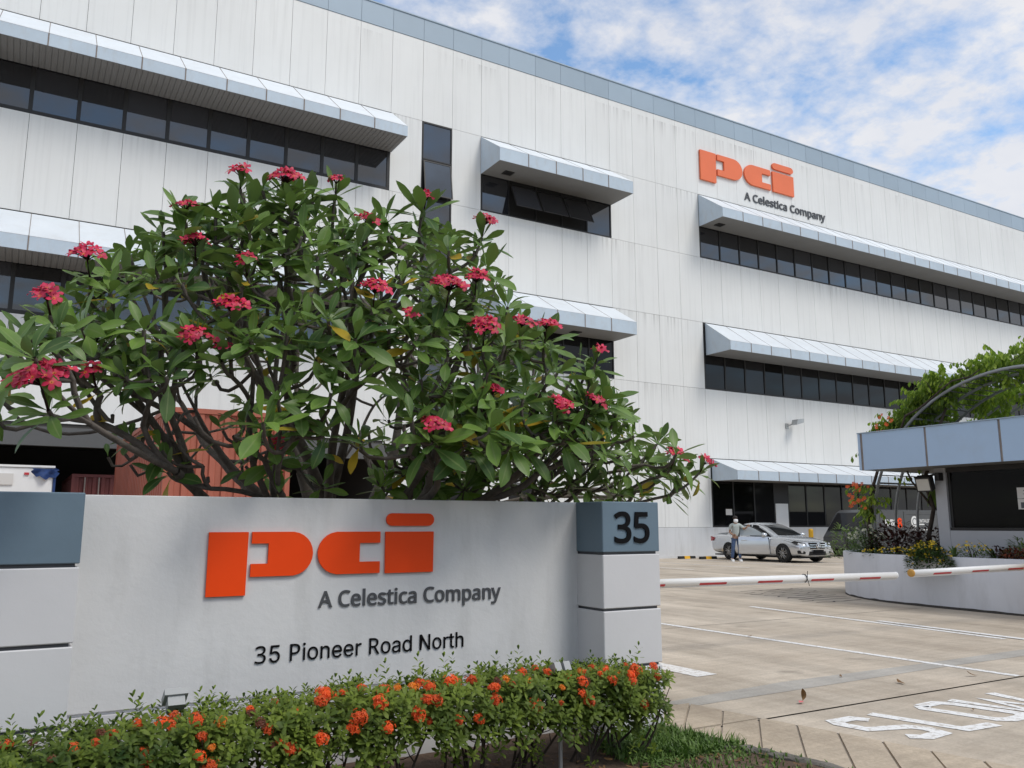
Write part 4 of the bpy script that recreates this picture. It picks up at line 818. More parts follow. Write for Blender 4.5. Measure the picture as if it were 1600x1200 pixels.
for a in (lx0+0.2, lx1-0.5):
    for y in (22.4, 23.4, 26.6):
        w_ = MB(); w_.lathe([(0.25, -0.12), (0.46, -0.12), (0.48, -0.09), (0.48, 0.09), (0.46, 0.12), (0.25, 0.12)], (a+0.14, y, 0.48), 18, 'x'); part('wheel', w_, M['rubber'], lor)
mb = MB(); mb.box(lx0+0.1, lx1-0.1, 27.51, 28.6, 0.6, 2.3); part('cab', mb, M['white'], lor)

# ================================================================== ENTRANCE SIGN
YP, YW = 4.762, 5.078
sg = thing('entrance_sign', 'grey rendered entrance sign wall with orange pci logo and blue capped pillars', 'sign', (2.0, 5.1, 0))
mb = MB(); mb.bbox(0.30, 3.57, YW, YW+0.15, 0.472, 1.606, 0.004); part('wall', mb, M['sign'], sg)
mb = MB(); mb.box(0.30, 3.57, YW-0.012, YW+0.16, 0.0, 0.455); mb.box(0.31, 3.56, YW+0.02, YW+0.14, 0.455, 0.472); part('wall_base', mb, M['sign_block'], sg)
def pillar(x0, x1):
    y0, y1 = YP, YP+0.52
    blocks = [(0.0, 0.468, 'sign_block'), (0.486, 0.855, 'sign_block'), (0.873, 1.237, 'sign_block'), (1.255, 1.606, 'sign_blue')]
    cr_ = MB(); cr_.box(x0+0.02, x1-0.02, y0+0.02, y1-0.02, 0, 1.59)
    p = part('pillar', cr_, M['charcoal'], sg)
    for z0, z1, m_ in blocks:
        b_ = MB(); b_.bbox(x0, x1, y0, y1, z0, z1, 0.005); part('block', b_, M[m_], p, label='slate blue top block of the pillar' if m_ == 'sign_blue' else None)
pillar(-0.24, 0.318); pillar(3.557, 4.067)
for k, pts in LOGO.items():
    mb = MB(); mb.prism(pts, fac(0.986, 1.0415, YW), 0.018, 0.004); part('logo_piece', mb, M['orange'], sg)
letters('A Celestica Company', 1.267, 0.093, 0.007, lambda u, v, d_: (1.648+u, YW-0.002-d_, 0.952+v), M['charcoal'], sg, 0.012)
letters('35 Pioneer Road North', 1.352, 0.096, 0.006, lambda u, v, d_: (1.284+u, YW-0.002-d_, 0.654+v), M['ink'], sg, 0.0, None, GLYPHS_PLAIN)
letters('35', 0.303, 0.207, 0.008, lambda u, v, d_: (3.664+u, YP-0.002-d_, 1.323+v), M['ink'], sg, 0.012)

# ================================================================== BARRIERS
def barrier(label, px, py, xe, z, zend, first):
    b = thing('barrier_gate', label, 'barrier', (px, py, 0), 0, None)
    sgn = 1 if xe > px else -1
    h = MB(); h.bbox(px-0.16, px+0.16, py-0.36, py-0.06, 0.0, 1.02, 0.02); part('housing', h, M['yellow'], b)
    L_ = abs(xe-px)
    def pt(u): return Vector((px+sgn*u, py, z+(zend-z)*u/L_))
    a = MB(); a.tube([pt(-0.25), pt(L_)], 0.042, 16); a.tube([pt(0.1)-Vector((0, 0, 0.048)), pt(L_-0.005)-Vector((0, 0, 0.048))], 0.012, 6)
    arm = part('arm', a, M['white'], b, True)
    st = MB(); u = 0.35; k = 0
    while u < L_-0.2:
        q0, q1 = pt(u), pt(min(u+0.42, L_-0.1))
        n = 10; vs = []
        for q in (q0, q1):
            for i in range(n+1):
                w = R(-150)+R(105)*i/n          # band on the side that faces the street
                w = R(196)+R(44)*i/n
                vs.append((q.x, q.y+0.0435*math.cos(w), q.z+0.0435*math.sin(w)))
        s_ = MB(); s_.add(vs, [(i, i+1, n+1+i+1, n+1+i) for i in range(n)]); part('red_band', s_, M['red'], arm, True)
        u += 0.93
    if first:
        c = MB(); c.tube([pt(3.05)+Vector((0.0, 0.05*math.cos(w), 0.05*math.sin(w))) for w in [2*PI*i/10 for i in range(11)]], 0.005, 5)
        c.tube([pt(3.05)+Vector((0, -0.05, 0)), pt(3.02)+Vector((0.03, -0.06, 0.09))], 0.004, 5); c.tube([pt(3.05)+Vector((0, -0.05, 0)), pt(3.07)+Vector((0.0, -0.06, -0.09))], 0.004, 5); part('cable_tie', c, M['ink'], arm)
        e = MB(); e.cyl(pt(L_), pt(L_+0.02), 0.044, 16); part('end_cap', e, M['white'], arm)
    else:
        e = MB(); e.lathe([(0.0, -0.015), (0.035, -0.012), (0.052, 0.0), (0.052, 0.025), (0.03, 0.03)], pt(L_)+Vector((-0.015, 0, 0)), 18, 'x'); part('end_cap', e, mat('ochre_cap', (0.50, 0.27, 0.06), 0.7), arm, label='ochre end cap')
barrier('white boom barrier with red bands lowered across the entry lane beside the sign', 5.5, 7.3, 10.34, 0.815, 0.768, True)
barrier('white boom barrier with red bands and ochre tip lowered before the planter', 13.78, 7.3, 10.70, 0.808, 0.786, False)

# ================================================================== PLANTER AND GUARD HOUSE
pw = thing('planter', 'long low grey planter wall with a rounded end below the guard house', 'planter', (14.6, 9, 0))
outl = [(14.0, 1.0), (14.0, 7.6), (14.04, 8.4), (14.09, 9.2), (14.22, 10.2), (14.45, 10.85), (14.78, 11.42), (15.2, 11.92), (15.7, 12.3), (16.4, 12.55), (17.2, 12.5), (18.0, 12.2), (18.8, 11.4), (19.2, 10.4), (19.3, 9.0), (19.3, 1.0)]
def smooth(pts, it=2):
    for _ in range(it):
        q = [pts[0]]
        for a, b in zip(pts, pts[1:]):
            q += [(a[0]*.75+b[0]*.25, a[1]*.75+b[1]*.25), (a[0]*.25+b[0]*.75, a[1]*.25+b[1]*.75)]
        pts = q+[pts[-1]]
    return pts
outl = smooth(outl)
wl = MB(); vs = []; prof = [(0.0, -0.02), (0.0, 0.872), (0.012, 0.885), (0.14, 0.885), (0.15, 0.875), (0.15, 0.5)]
for i, p in enumerate(outl):
    a, b = Vector((*outl[max(i-1, 0)], 0)), Vector((*outl[min(i+1, len(outl)-1)], 0)); d = (b-a).normalized(); nn = Vector((d.y, -d.x, 0))
    for w, z in prof: q = Vector((*p, 0))+nn*w; vs.append((q.x, q.y, z))
k = len(prof); fs = [(i*k+j, i*k+j+1, (i+1)*k+j+1, (i+1)*k+j) for i in range(len(outl)-1) for j in range(k-1)]
wl.add(vs, fs); part('wall', wl, M['planter'], pw, True)
bs_ = MB(); vs = []
for i, p in enumerate(outl):
    a, b = Vector((*outl[max(i-1, 0)], 0)), Vector((*outl[min(i+1, len(outl)-1)], 0)); d = (b-a).normalized(); nn = Vector((d.y, -d.x, 0))
    for w, z in ((-0.004, 0.0), (-0.004, 0.035+rnd.uniform(-.012, .012))): q = Vector((*p, 0))+nn*w; vs.append((q.x, q.y, z))
bs_.add(vs, [(i*2, i*2+1, i*2+3, i*2+2) for i in range(len(outl)-1)]); part('base_strip', bs_, M['joint'], pw)  # thin dark strip along the foot of the wall
for o_ in [c for c in pw.children]: o_.data.polygons.foreach_set('use_smooth', [True]*len(o_.data.polygons))
so = MB(); so.prism([(x+(0.1 if x < 16 else -0.1), y-0.1) for x, y in outl][::-1], lambda u, v, d: (u, v, d), 0.80, 0.3); part('soil', so, M['soil'], pw)

gh = thing('guard_house', 'grey guard house with wide dark window under a blue flat roof', 'guard house', (16.8, 5.6, 0.80))
XW = 15.0
mb = MB()
mb.box(XW, 18.6, 1.4, 1.6, 0.7, 2.488); mb.box(XW, 18.6, 9.38, 9.60, 0.7, 2.488); mb.box(18.4, 18.6, 1.605, 9.375, 0.7, 2.488)
mb.box(XW, XW+0.2, 1.605, 9.375, 0.7, 1.33)
part('wall', mb, M['gh_wall'], gh)
mb = MB(); mb.box(XW+0.3, 18.38, 1.62, 9.36, 0.72, 0.8); part('floor', mb, M['interior'], gh)
fr = MB(); f_ = 0.05
fr.box(XW+0.02, XW+0.12, 1.605, 9.375, 1.332, 1.332+f_); fr.box(XW+0.02, XW+0.12, 1.605, 9.375, 2.40, 2.485)
for y in (1.61, 3.55, 5.5, 7.44, 9.325): fr.box(XW+0.052, XW+0.12, y, y+f_, 1.385, 2.398)
wo = part('window', fr, M['frame'], gh)
m_ = mat('guard_glass', (0.008, 0.007, 0.007), 0.05, spec=0.2, ior=1.45); M['guard_glass'] = m_
t_ = m_.node_tree; tb = t_.nodes.new('ShaderNodeBsdfTransparent'); tb.inputs[0].default_value = (0.5, 0.48, 0.46, 1); mx_ = t_.nodes.new('ShaderNodeMixShader'); mx_.inputs[0].default_value = 0.55
t_.links.new(t_.nodes['Principled BSDF'].outputs[0], mx_.inputs[1]); t_.links.new(tb.outputs[0], mx_.inputs[2]); t_.links.new(mx_.outputs[0], t_.nodes['Material Output'].inputs['Surface'])
mb = MB(); mb.box(16.5, 16.6, 8.55, 8.72, 0.81, 2.35); part('inner_post', mb, M['white'], gh)
mb = MB(); mb.box(15.9, 16.3, 8.55, 8.8, 0.81, 1.55); part('cabinet', mb, M['planter'], gh)
mb = MB(); mb.box(16.4, 16.55, 8.75, 8.95, 2.05, 2.18); part('monitor', mb, M['paper'], gh)
mb = MB(); mb.box(15.5, 16.4, 6.2, 8.3, 1.36, 1.42); part('desk', mb, M['gh_wall'], gh)
for a, b in ((1.66, 3.55), (3.60, 5.5), (5.55, 7.44), (7.49, 9.325)):
    p_ = MB(); p_.box(XW+0.06, XW+0.07, a, b, 1.384, 2.398); part('pane', p_, M['guard_glass'], wo)
mb = MB(); mb.box(XW+0.2, 18.38, 1.62, 9.36, 2.42, 2.487); part('ceiling', mb, M['interior'], gh)
rf = MB(); rf.box(14.36, 19.3, 1.1, 10.55, 2.492, 3.14); roof = part('roof', rf, M['soffit'], gh)
y = 10.617; oa = origin(roof)
yj = [10.617, 9.267, 7.915, 6.56, 5.21, 3.86, 2.51, 1.16]
for a, b in zip(yj, yj[1:]):
    f_ = MB(); f_.box(14.30, 14.33, b+0.022, a-0.022, 2.49, 3.205); part('fascia_panel', f_, M['fascia'], roof)
for a in yj[1:-1]:
    f_ = MB(); f_.box(14.312, 14.35, a-0.028, a+0.028, 2.494, 3.20); part('seam', f_, M['rust'], roof)
f_ = MB(); f_.box(14.308, 14.34, 10.597, 10.645, 2.492, 3.203); part('seam', f_, M['rust'], roof)
f_ = MB(); f_.box(14.30, 14.34, 10.647, 10.70, 2.49, 3.205); f_.box(14.345, 19.3, 10.66, 10.70, 2.49, 3.205); part('fascia_return', f_, M['fascia'], roof)
f_ = MB(); f_.box(14.28, 14.38, 1.1, 10.70, 3.207, 3.225); part('roof_trim', f_, M['parapet'], roof)
# papers on the glass (right of the frame edge they go on a little)
for z0, z1, lab in ((1.885, 2.075, 'upper'), (1.70, 1.878, 'lower')):
    n_ = thing('paper_notice', ('pale printed notice, the upper of two on the guard house window' if lab == 'upper' else 'printed notice with dark photo, the lower of two on guard house window'), 'notice', (XW+0.05, 8.0, z0))
    p_ = MB(); p_.box(XW+0.054, XW+0.058, 7.78, 8.13, z0, z1); part('sheet', p_, M['paper'], n_)
    if lab == 'lower':
        p_ = MB(); p_.box(XW+0.050, XW+0.0535, 7.80, 8.08, z0+0.02, z0+0.12); part('picture', p_, M['charcoal'], n_)
    for j in range(2 if lab == 'upper' else 1):
        p_ = MB(); p_.box(XW+0.050, XW+0.0535, 7.80, 8.02, z1-0.06-0.06*j, z1-0.045-0.06*j); part('print_line', p_, M['charcoal'], n_)
# lamp under the eave
gl = thing('eave_floodlight', 'black floodlight with square white glass under the guard house eave', 'floodlight', (14.85, 9.7, 2.2))
mb = MB(); mb.box(14.86, 14.99, 9.42, 9.50, 2.25, 2.40); mb.tube([(14.92, 9.46, 2.38), (14.86, 9.66, 2.34)], 0.02); part('bracket', mb, M['frame'], gl)
def lampfn(u, v, d): return (14.80-d*0.9-v*0.25, 9.68+u, 2.20+v-d*0.45)
mb = MB(); mb.prism([(-0.15, -0.13), (0.15, -0.13), (0.15, 0.13), (-0.15, 0.13)], lampfn, 0.05, -0.08); part('lamp_head', mb, M['frame'], gl)
mb = MB(); mb.prism([(-0.125, -0.105), (0.125, -0.105), (0.125, 0.105), (-0.125, 0.105)], lampfn, 0.054, 0.0505); part('lamp_glass', mb, mat('lamp_glass', (0.55, 0.53, 0.48), 0.3), gl)

# pergola of steel arches over the path beside the guard house
pg = thing('pergola', 'arched grey steel pergola rising behind the blue guard house roof', 'pergola', (16.8, 8.2, 0.8))
def arch_pt(X, a, r=0.0): return (X, 8.2+(3.12+r)*math.cos(a), 1.40+(2.87+r)*math.sin(a))
AX = (15.5, 16.2, 16.95, 17.7, 18.4)
for X in AX:
    mb = MB(); pts = [(X, 11.32, 0.8)]+[arch_pt(X, a) for a in np.linspace(0, PI, 41)]+[(X, 5.08, 0.8)]
    mb.tube(pts, 0.03, 8); part('arch', mb, M['steel'], pg, True)
for i in range(44):
    a = R(18)+R(144)*i/43
    if 60 < i*3.3 < 0: continue
    mb = MB(); q0, q1 = Vector(arch_pt(AX[0], a, 0.02)), Vector(arch_pt(AX[2] if i % 9 else AX[-1], a, 0.02)); mb.tube([q0, q1], 0.011 if i % 9 else 0.02, 5)
    part('slat', mb, M['darksteel'] if i % 9 else M['steel'], pg)

# ================================================================== YARD: wheel stops, marker, van
for (x, y, lab) in ((24.75, 27.25, 'black wheel stop with yellow band by factory wall, farther from the car'), (25.30, 26.55, 'black wheel stop with yellow band right behind the silver car')):
    w_ = thing('wheel_stop', lab, 'wheel stop', (x, y, 0), 0, 'wheel stops by the factory wall')
    mb = MB(); mb.prism([(-0.075, 0), (0.075, 0), (0.05, 0.11), (-0.05, 0.11)], lambda u, v, d: (d, u, v), -0.45, 0.45); part('rubber_block', mb, M['rubber'], w_, local=True)
    for a in (-0.16,):
        mb = MB(); mb.prism([(-0.077, 0), (0.077, 0), (0.052, 0.113), (-0.052, 0.113)], lambda u, v, d: (d, u, v), a, a+0.3); part('yellow_band', mb, M['yellow'], w_, local=True)
kbm = MB(); kbm.box(22.5, 27.6, 27.9, 28.1, 0, 0.10); struct('wall_kerb', kbm, M['plinth'])
mk = thing('marker_post', 'short yellow marker post standing behind the silver car bonnet', 'bollard', (32.86, 27.5, 0))
mb = MB(); mb.cyl((32.86, 27.5, 0), (32.86, 27.5, 0.8), 0.06, 12); part('post', mb, M['frame'], mk)
mb = MB(); mb.lathe([(0.09, 0.80), (0.11, 0.84), (0.11, 1.16), (0.09, 1.21), (0.03, 1.23)], (32.86, 27.5, 0), 16); part('cap', mb, M['yellow'], mk)

M['van'] = mat('dark_grey_van_paint', (0.075, 0.077, 0.08), 0.3, var=0.05, vscale=2)
vx0, vx1, vy0, vy1 = 32.3, 38.9, 24.6, 26.4
vn = thing('parked_van', 'dark grey panel van with white lettering parked behind the guard house', 'van', ((vx0+vx1)/2, 25.5, 0))
prof_v = [(vx0+0.02, 0.35), (vx0+0.0, 0.85), (vx0+0.25, 1.12), (vx0+0.95, 1.95), (vx0+1.3, 2.10), (vx1-0.1, 2.10), (vx1, 1.95), (vx1, 0.35)]
bm = bmesh.new()
f0 = bm.faces.new([bm.verts.new((x, vy0, z)) for x, z in prof_v])
r_ = bmesh.ops.extrude_face_region(bm, geom=[f0]); bmesh.ops.translate(bm, verts=[v for v in r_['geom'] if isinstance(v, bmesh.types.BMVert)], vec=(0, vy1-vy0, 0))
bmesh.ops.recalc_face_normals(bm, faces=bm.faces[:]); bmesh.ops.bevel(bm, geom=bm.edges[:], offset=0.06, segments=2, affect='EDGES', clamp_overlap=True)
mb = MB(); mb.addbm(bm); part('body', mb, M['van'], vn)
mb = MB(); mb.prism([(vx0+0.36, 1.18), (vx0+1.5, 1.18), (vx0+1.5, 1.92), (vx0+1.0, 1.92)], lambda u, v, d: (u, vy0-d, v), 0.006, -0.02); part('side_window', mb, M['glass_low'], vn)
ws_ = MB(); ws_.add([(vx0+0.27, vy0+0.12, 1.16), (vx0+0.27, vy1-0.12, 1.16), (vx0+0.93, vy1-0.2, 1.93), (vx0+0.93, vy0+0.2, 1.93)], [(0, 1, 2, 3)])
ws_.v = [(x-0.02, y_, z+0.02) for x, y_, z in ws_.v]; part('windscreen', ws_, M['glass_low'], vn)
for z, w in ((0.75, 0.16), (0.95, 0.10)):
    mb = MB(); mb.box(vx0-0.012, vx0+0.06, vy0+0.10, vy0+0.45, z, z+w*0.8); part('headlight', mb, M['white_letter'], vn)
for x in (vx0+0.95, vx1-1.1):
    for y_ in (vy0+0.10, vy1-0.12):
        mb = MB(); mb.lathe([(0.18, -0.11), (0.31, -0.11), (0.33, -0.08), (0.33, 0.08), (0.31, 0.11), (0.18, 0.11)], (x, y_, 0.33), 20, 'y'); part('wheel', mb, M['rubber'], vn)
for (a, b, c, d) in ((vx0+1.75, vx0+1.77, 0.6, 2.02), (vx0+3.50, vx0+3.54, 0.6, 2.02), (vx0+3.7, vx1-0.3, 1.88, 1.895), (vx0+3.7, vx1-0.3, 0.98, 0.995)):
    mb = MB(); mb.box(a, b, vy0-0.006, vy0-0.001, c, d); part('panel_gap', mb, M['frame'], vn)
letters('HYBR', 0.80, 0.26, 0.008, lambda u, v, d: (vx0+2.14+u, vy0-0.002-d, 1.38+v), M['white_letter'], vn, 0.03)
letters('8', 0.30, 0.40, 0.008, lambda u, v, d: (vx0+3.03+u, vy0-0.002-d, 1.30+v), M['orange'], vn, 0.03, 'orange character after the white letters')
mb = MB(); mb.lathe([(0.26, -0.008), (0.26, 0.0)], (vx0+4.30, vy0-0.003, 1.56), 28, 'y'); part('emblem', mb, M['white_letter'], vn)
mb = MB(); mb.tube([(vx0+4.30+0.15*math.cos(a), vy0-0.013, 1.56+0.15*math.sin(a)) for a in np.linspace(0.7, 5.4, 18)], 0.018, 5); part('emblem_arc', mb, M['charcoal'], vn)
letters('EMTALIC', 0.86, 0.15, 0.008, lambda u, v, d: (vx0+4.62+u, vy0-0.002-d, 1.52+v), M['white_letter'], vn, 0.01)
mb = MB(); mb.box(vx0+4.62, vx0+5.04, vy0-0.008, vy0-0.002, 1.40, 1.46); part('underline', mb, M['white_letter'], vn)
mb = MB(); mb.box(vx0+4.10, vx0+5.70, vy0-0.008, vy0-0.002, 1.16, 1.20); part('underline', mb, M['white_letter'], vn)

# ================================================================== CAR (local: x forward, y left, z up)
M['silver'] = mat('silver_paint', (0.60, 0.62, 0.645), 0.20, metal=0.7, spec=0.6)
M['carglass'] = mat('car_glass', (0.015, 0.017, 0.018), 0.05, spec=0.6)
M['chrome'] = mat('chrome', (0.75, 0.75, 0.75), 0.15, metal=1.0)
M['alloy'] = mat('alloy_wheel', (0.38, 0.37, 0.36), 0.35, metal=0.7)
M['lens'] = mat('headlamp_lens', (0.55, 0.57, 0.58), 0.1, spec=0.7)
M['redlens'] = mat('tail_lamp', (0.35, 0.01, 0.015), 0.2)
car = thing('parked_car', 'silver saloon car with its driver door open in front of factory', 'car', (26.435, 24.255, 0), R(-92.9))
car.scale = (1.03, 1.03, 1.03)
ST = [  # x, half width, underside z, sill z, shoulder z, top z (centre line)
    (-2.44, 0.70, 0.42, 0.48, 0.80, 0.86), (-2.40, 0.80, 0.32, 0.42, 0.90, 0.99), (-2.25, 0.87, 0.26, 0.36, 0.95, 1.065), (-1.9, 0.905, 0.22, 0.30, 0.965, 1.08),
    (-1.27, 0.925, 0.20, 0.28, 0.955, 1.05), (-0.6, 0.925, 0.19, 0.27, 0.94, 1.0), (0.2, 0.925, 0.19, 0.27, 0.925, 0.99), (0.9, 0.92, 0.19, 0.27, 0.91, 0.985),
    (1.2, 0.915, 0.19, 0.28, 0.895, 0.97), (1.6, 0.91, 0.19, 0.28, 0.865, 0.925), (2.0, 0.89, 0.20, 0.30, 0.79, 0.865), (2.25, 0.85, 0.21, 0.32, 0.71, 0.80), (2.38, 0.78, 0.23, 0.34, 0.66, 0.74), (2.44, 0.68, 0.26, 0.36, 0.60, 0.66)]
def half(x, w, zb, zs, zsh, zt):
    return [(0, zb), (w*0.86, zb), (w*0.96, zs), (w*0.985, (zs+zsh)*0.42), (w, (zs+zsh)*0.53), (w*0.975, zsh-0.03), (w*0.90, zsh+0.015), (w*0.62, zt-0.012), (0, zt)]
bm = bmesh.new(); rings = []
for s_ in ST:
    h = half(*s_); pts = [(s_[0], -y, z) for y, z in h]+[(s_[0], y, z) for y, z in h[-2:0:-1]]
    rings.append([bm.verts.new(p) for p in pts])
n = len(rings[0])
for a, b in zip(rings, rings[1:]):
    for i in range(n): bm.faces.new((a[i], a[(i+1) % n], b[(i+1) % n], b[i]))
bm.faces.new(rings[0][::-1]); bm.faces.new(rings[-1])
bmesh.ops.recalc_face_normals(bm, faces=bm.faces[:])
me = bpy.data.meshes.new('body'); bm.to_mesh(me); bm.free(); me.materials.append(M['silver'])
bo = bpy.data.objects.new('body', me); COL.objects.link(bo)
md = bo.modifiers.new('s', 'SUBSURF'); md.levels = 2; md.render_levels = 2
cut = MB()
for x in (1.60, -1.27):
    for sgn in (-1, 1): cut.lathe([(0.365, -0.28), (0.365, 0.28)], (x, sgn*0.86, 0.335), 28, 'y')
co = link('wheel_cut', cut.mesh('wheel_cut', M['black']))
md = bo.modifiers.new('b', 'BOOLEAN'); md.operation = 'DIFFERENCE'; md.object = co; md.solver = 'EXACT'
me = baked(bo); me.name = 'body'; bpy.data.objects.remove(co)
for p in me.polygons: p.use_smooth = True
if hasattr(me, 'set_sharp_from_angle'): me.set_sharp_from_angle(angle=R(35))
link('body', me, car)
# greenhouse
lay = [(0.90, -1.78, 1.28, 0.80), (0.97, -1.70, 1.15, 0.785), (1.12, -1.42, 0.86, 0.735), (1.28, -1.12, 0.52, 0.675), (1.38, -0.90, 0.26, 0.63), (1.435, -0.66, 0.02, 0.56), (1.465, -0.45, -0.15, 0.40)]
gm_ = MB()
def ring(z, xa, xb, w): return [(xa, -w*0.82, z), (xa+0.16, -w*0.98, z), (-0.2, -w*1.0, z), (xb-0.22, -w*0.97, z), (xb, -w*0.78, z), (xb+0.03, 0, z), (xb, w*0.78, z), (xb-0.22, w*0.97, z), (-0.2, w, z), (xa+0.16, w*0.98, z), (xa, w*0.82, z), (xa-0.03, 0, z)]
vs = []
for l in lay: vs += ring(*l)
n = 12; fs = [(i*n+k, i*n+(k+1) % n, (i+1)*n+(k+1) % n, (i+1)*n+k) for i in range(len(lay)-1) for k in range(n)]+[tuple((len(lay)-1)*n+k for k in range(n))]
gm_.add(vs, fs); part('roof', gm_, M['silver'], car, True, local=True)
def interp_lay(z):
    zz_ = [l[0] for l in lay]; return [float(np.interp(z, zz_, [l[i] for l in lay])) for i in (1, 2, 3)]
def side_pt(x, z, sgn, off=0.012):
    xa, xb, w = interp_lay(z); t = np.interp(x, [xa+0.16, -0.2, xb-0.22, xb], [0.98, 1.0, 0.97, 0.80]); return (x, sgn*(w*t+off), z)
def side_win(poly, sgn, name, m):
    mb = MB(); mb.add([side_pt(x, z, sgn) for x, z in poly], [tuple(range(len(poly))) if sgn < 0 else tuple(range(len(poly)-1, -1, -1))]); return part(name, mb, m, car, local=True)
front_w = [(-0.13, 0.985), (0.35, 0.975), (0.90, 0.965), (0.80, 1.03), (0.42, 1.24), (0.16, 1.345), (0.0, 1.375), (-0.13, 1.385)]
rear_w = [(-0.20, 0.985), (-0.20, 1.385), (-0.55, 1.375), (-0.80, 1.335), (-1.05, 1.22), (-1.30, 1.08), (-1.36, 1.03), (-1.28, 1.00)]
for sgn in (-1, 1):
    side_win(rear_w, sgn, 'rear_side_window', M['carglass'])
side_win(front_w, 1, 'front_side_window', M['carglass'])
def screen(x0, z0, w0, x1, z1, w1, name, off):
    mb = MB(); vs = []; N_ = 8
    for j in range(5):
        t = j/4; z = z0+(z1-z0)*t; xa, xb, w = interp_lay(z); xx = (xb if x0 > 0 else xa); ww = w0+(w1-w0)*t
        for i in range(N_+1):
            y = -ww+2*ww*i/N_; cv = 0.03*(1-(y/max(w*0.78, .01))**2); vs.append((xx+(cv+off if x0 > 0 else -cv-off), y, z+0.012))
    mb.add(vs, [(j*(N_+1)+i, j*(N_+1)+i+1, (j+1)*(N_+1)+i+1, (j+1)*(N_+1)+i) for j in range(4) for i in range(N_)]); part(name, mb, M['carglass'], car, True, local=True)
screen(1.0, 0.985, 0.60, 0.2, 1.375, 0.47, 'windscreen', 0.012)
screen(-1.7, 0.99, 0.62, -0.9, 1.36, 0.50, 'rear_window', 0.012)
# black sheet on the right side: cabin shade painted at the open driver door
op = MB()
low = [(-0.16, 0.30), (0.86, 0.30), (1.0, 0.45), (1.02, 0.93)]
op.add([(x, -0.938, z) for x, z in [(-0.16, 0.33), (0.92, 0.33), (0.98, 0.50), (0.98, 0.90), (-0.16, 0.93)]], [(0, 1, 2, 3, 4)])
op.add([side_pt(x, z, -1, 0.014) for x, z in [(-0.16, 0.93), (0.98, 0.92)]+front_w[2:]], [tuple(range(8))])
part('cabin_shade_sheet', op, M['black'], car, local=True)
seat = MB()
# the open door, hinged at the front edge
hx, hy = 0.98, -0.925
ang = R(38)
def drot(x, y, z):
    u, v = x-hx, y-hy; c, s = math.cos(ang), math.sin(ang); return (hx+u*c-v*s, hy+u*s+v*c, z)
def dpt(x, z):
    """door skin: same section as the body side, hung on the hinge"""
    if z > 0.93: p = side_pt(x, z, -1, 0.02)
    else: p = (x, -float(np.interp(z, [0.27, 0.34, 0.52, 0.64, 0.86, 0.93], [0.888, 0.91, 0.925, 0.93, 0.915, 0.885])), z)
    return drot(*p)
db = MB(); zs_ = [0.29, 0.36, 0.44, 0.52, 0.60, 0.68, 0.76, 0.84, 0.93]; xs_ = np.linspace(-0.16, 0.98, 9)
for side in (0, 1):
    vs = []
    for z in zs_:
        for x in xs_:
            p = dpt(x, z); q = drot(0, 0.11*side, 0); q0 = drot(0, 0, 0); vs.append((p[0]+q[0]-q0[0], p[1]+q[1]-q0[1], z))
    n = len(xs_); db.add(vs, [(j*n+i, j*n+i+1, (j+1)*n+i+1, (j+1)*n+i) for j in range(len(zs_)-1) for i in range(n-1)])
N_ = len(zs_)*len(xs_); bd = [(j*n) for j in range(len(zs_))]
per = [i for i in range(n)]+[j*n+n-1 for j in range(1, len(zs_))]+[(len(zs_)-1)*n+i for i in range(n-2, -1, -1)]+[j*n for j in range(len(zs_)-2, 0, -1)]
db.f += [(a, b, b+N_, a+N_) for a, b in zip(per, per[1:]+per[:1])]; db.mi += [0]*len(per)
do = part('door', db, M['silver'], car, True, local=True, label='open driver door')
if hasattr(do.data, 'set_sharp_from_angle'): do.data.set_sharp_from_angle(angle=R(40))
fr = MB(); fr.tube([dpt(x, z) for x, z in [(-0.14, 0.93), (-0.14, 1.2), (-0.13, 1.385), (0.02, 1.375), (0.2, 1.34), (0.45, 1.235), (0.88, 0.98)]], 0.022, 6); part('window_frame', fr, M['frame'], do, True, local=True)
wg = MB(); pl_ = [dpt(x, z) for x, z in front_w]; wg.add(pl_, [tuple(range(8))])
M['clearglass'] = mat('door_glass', (0.30, 0.33, 0.34), 0.08, spec=0.6)
part('window_glass', wg, M['clearglass'], do, local=True)
hb = MB(); hb.tube([Vector(dpt(x, 0.80))+Vector(drot(0, -0.035, 0))-Vector(drot(0, 0, 0)) for x in (-0.06, 0.0, 0.1, 0.16)], 0.014, 6); part('handle', hb, M['silver'], do, local=True)
mr_ = MB(); c_ = Vector(dpt(0.80, 1.0))+Vector(drot(0, -0.12, 0))-Vector(drot(0, 0, 0))
mr_.lathe([(0.02, -0.11), (0.07, -0.09), (0.085, 0.0), (0.07, 0.09), (0.02, 0.11)], c_, 12, 'y'); part('mirror', mr_, M['silver'], do, True, local=True)
mr_ = MB(); mr_.lathe([(0.02, -0.11), (0.07, -0.09), (0.085, 0.0), (0.07, 0.09), (0.02, 0.11)], (0.80, 1.0, 1.0), 12, 'y'); part('mirror', mr_, M['silver'], car, True, local=True)
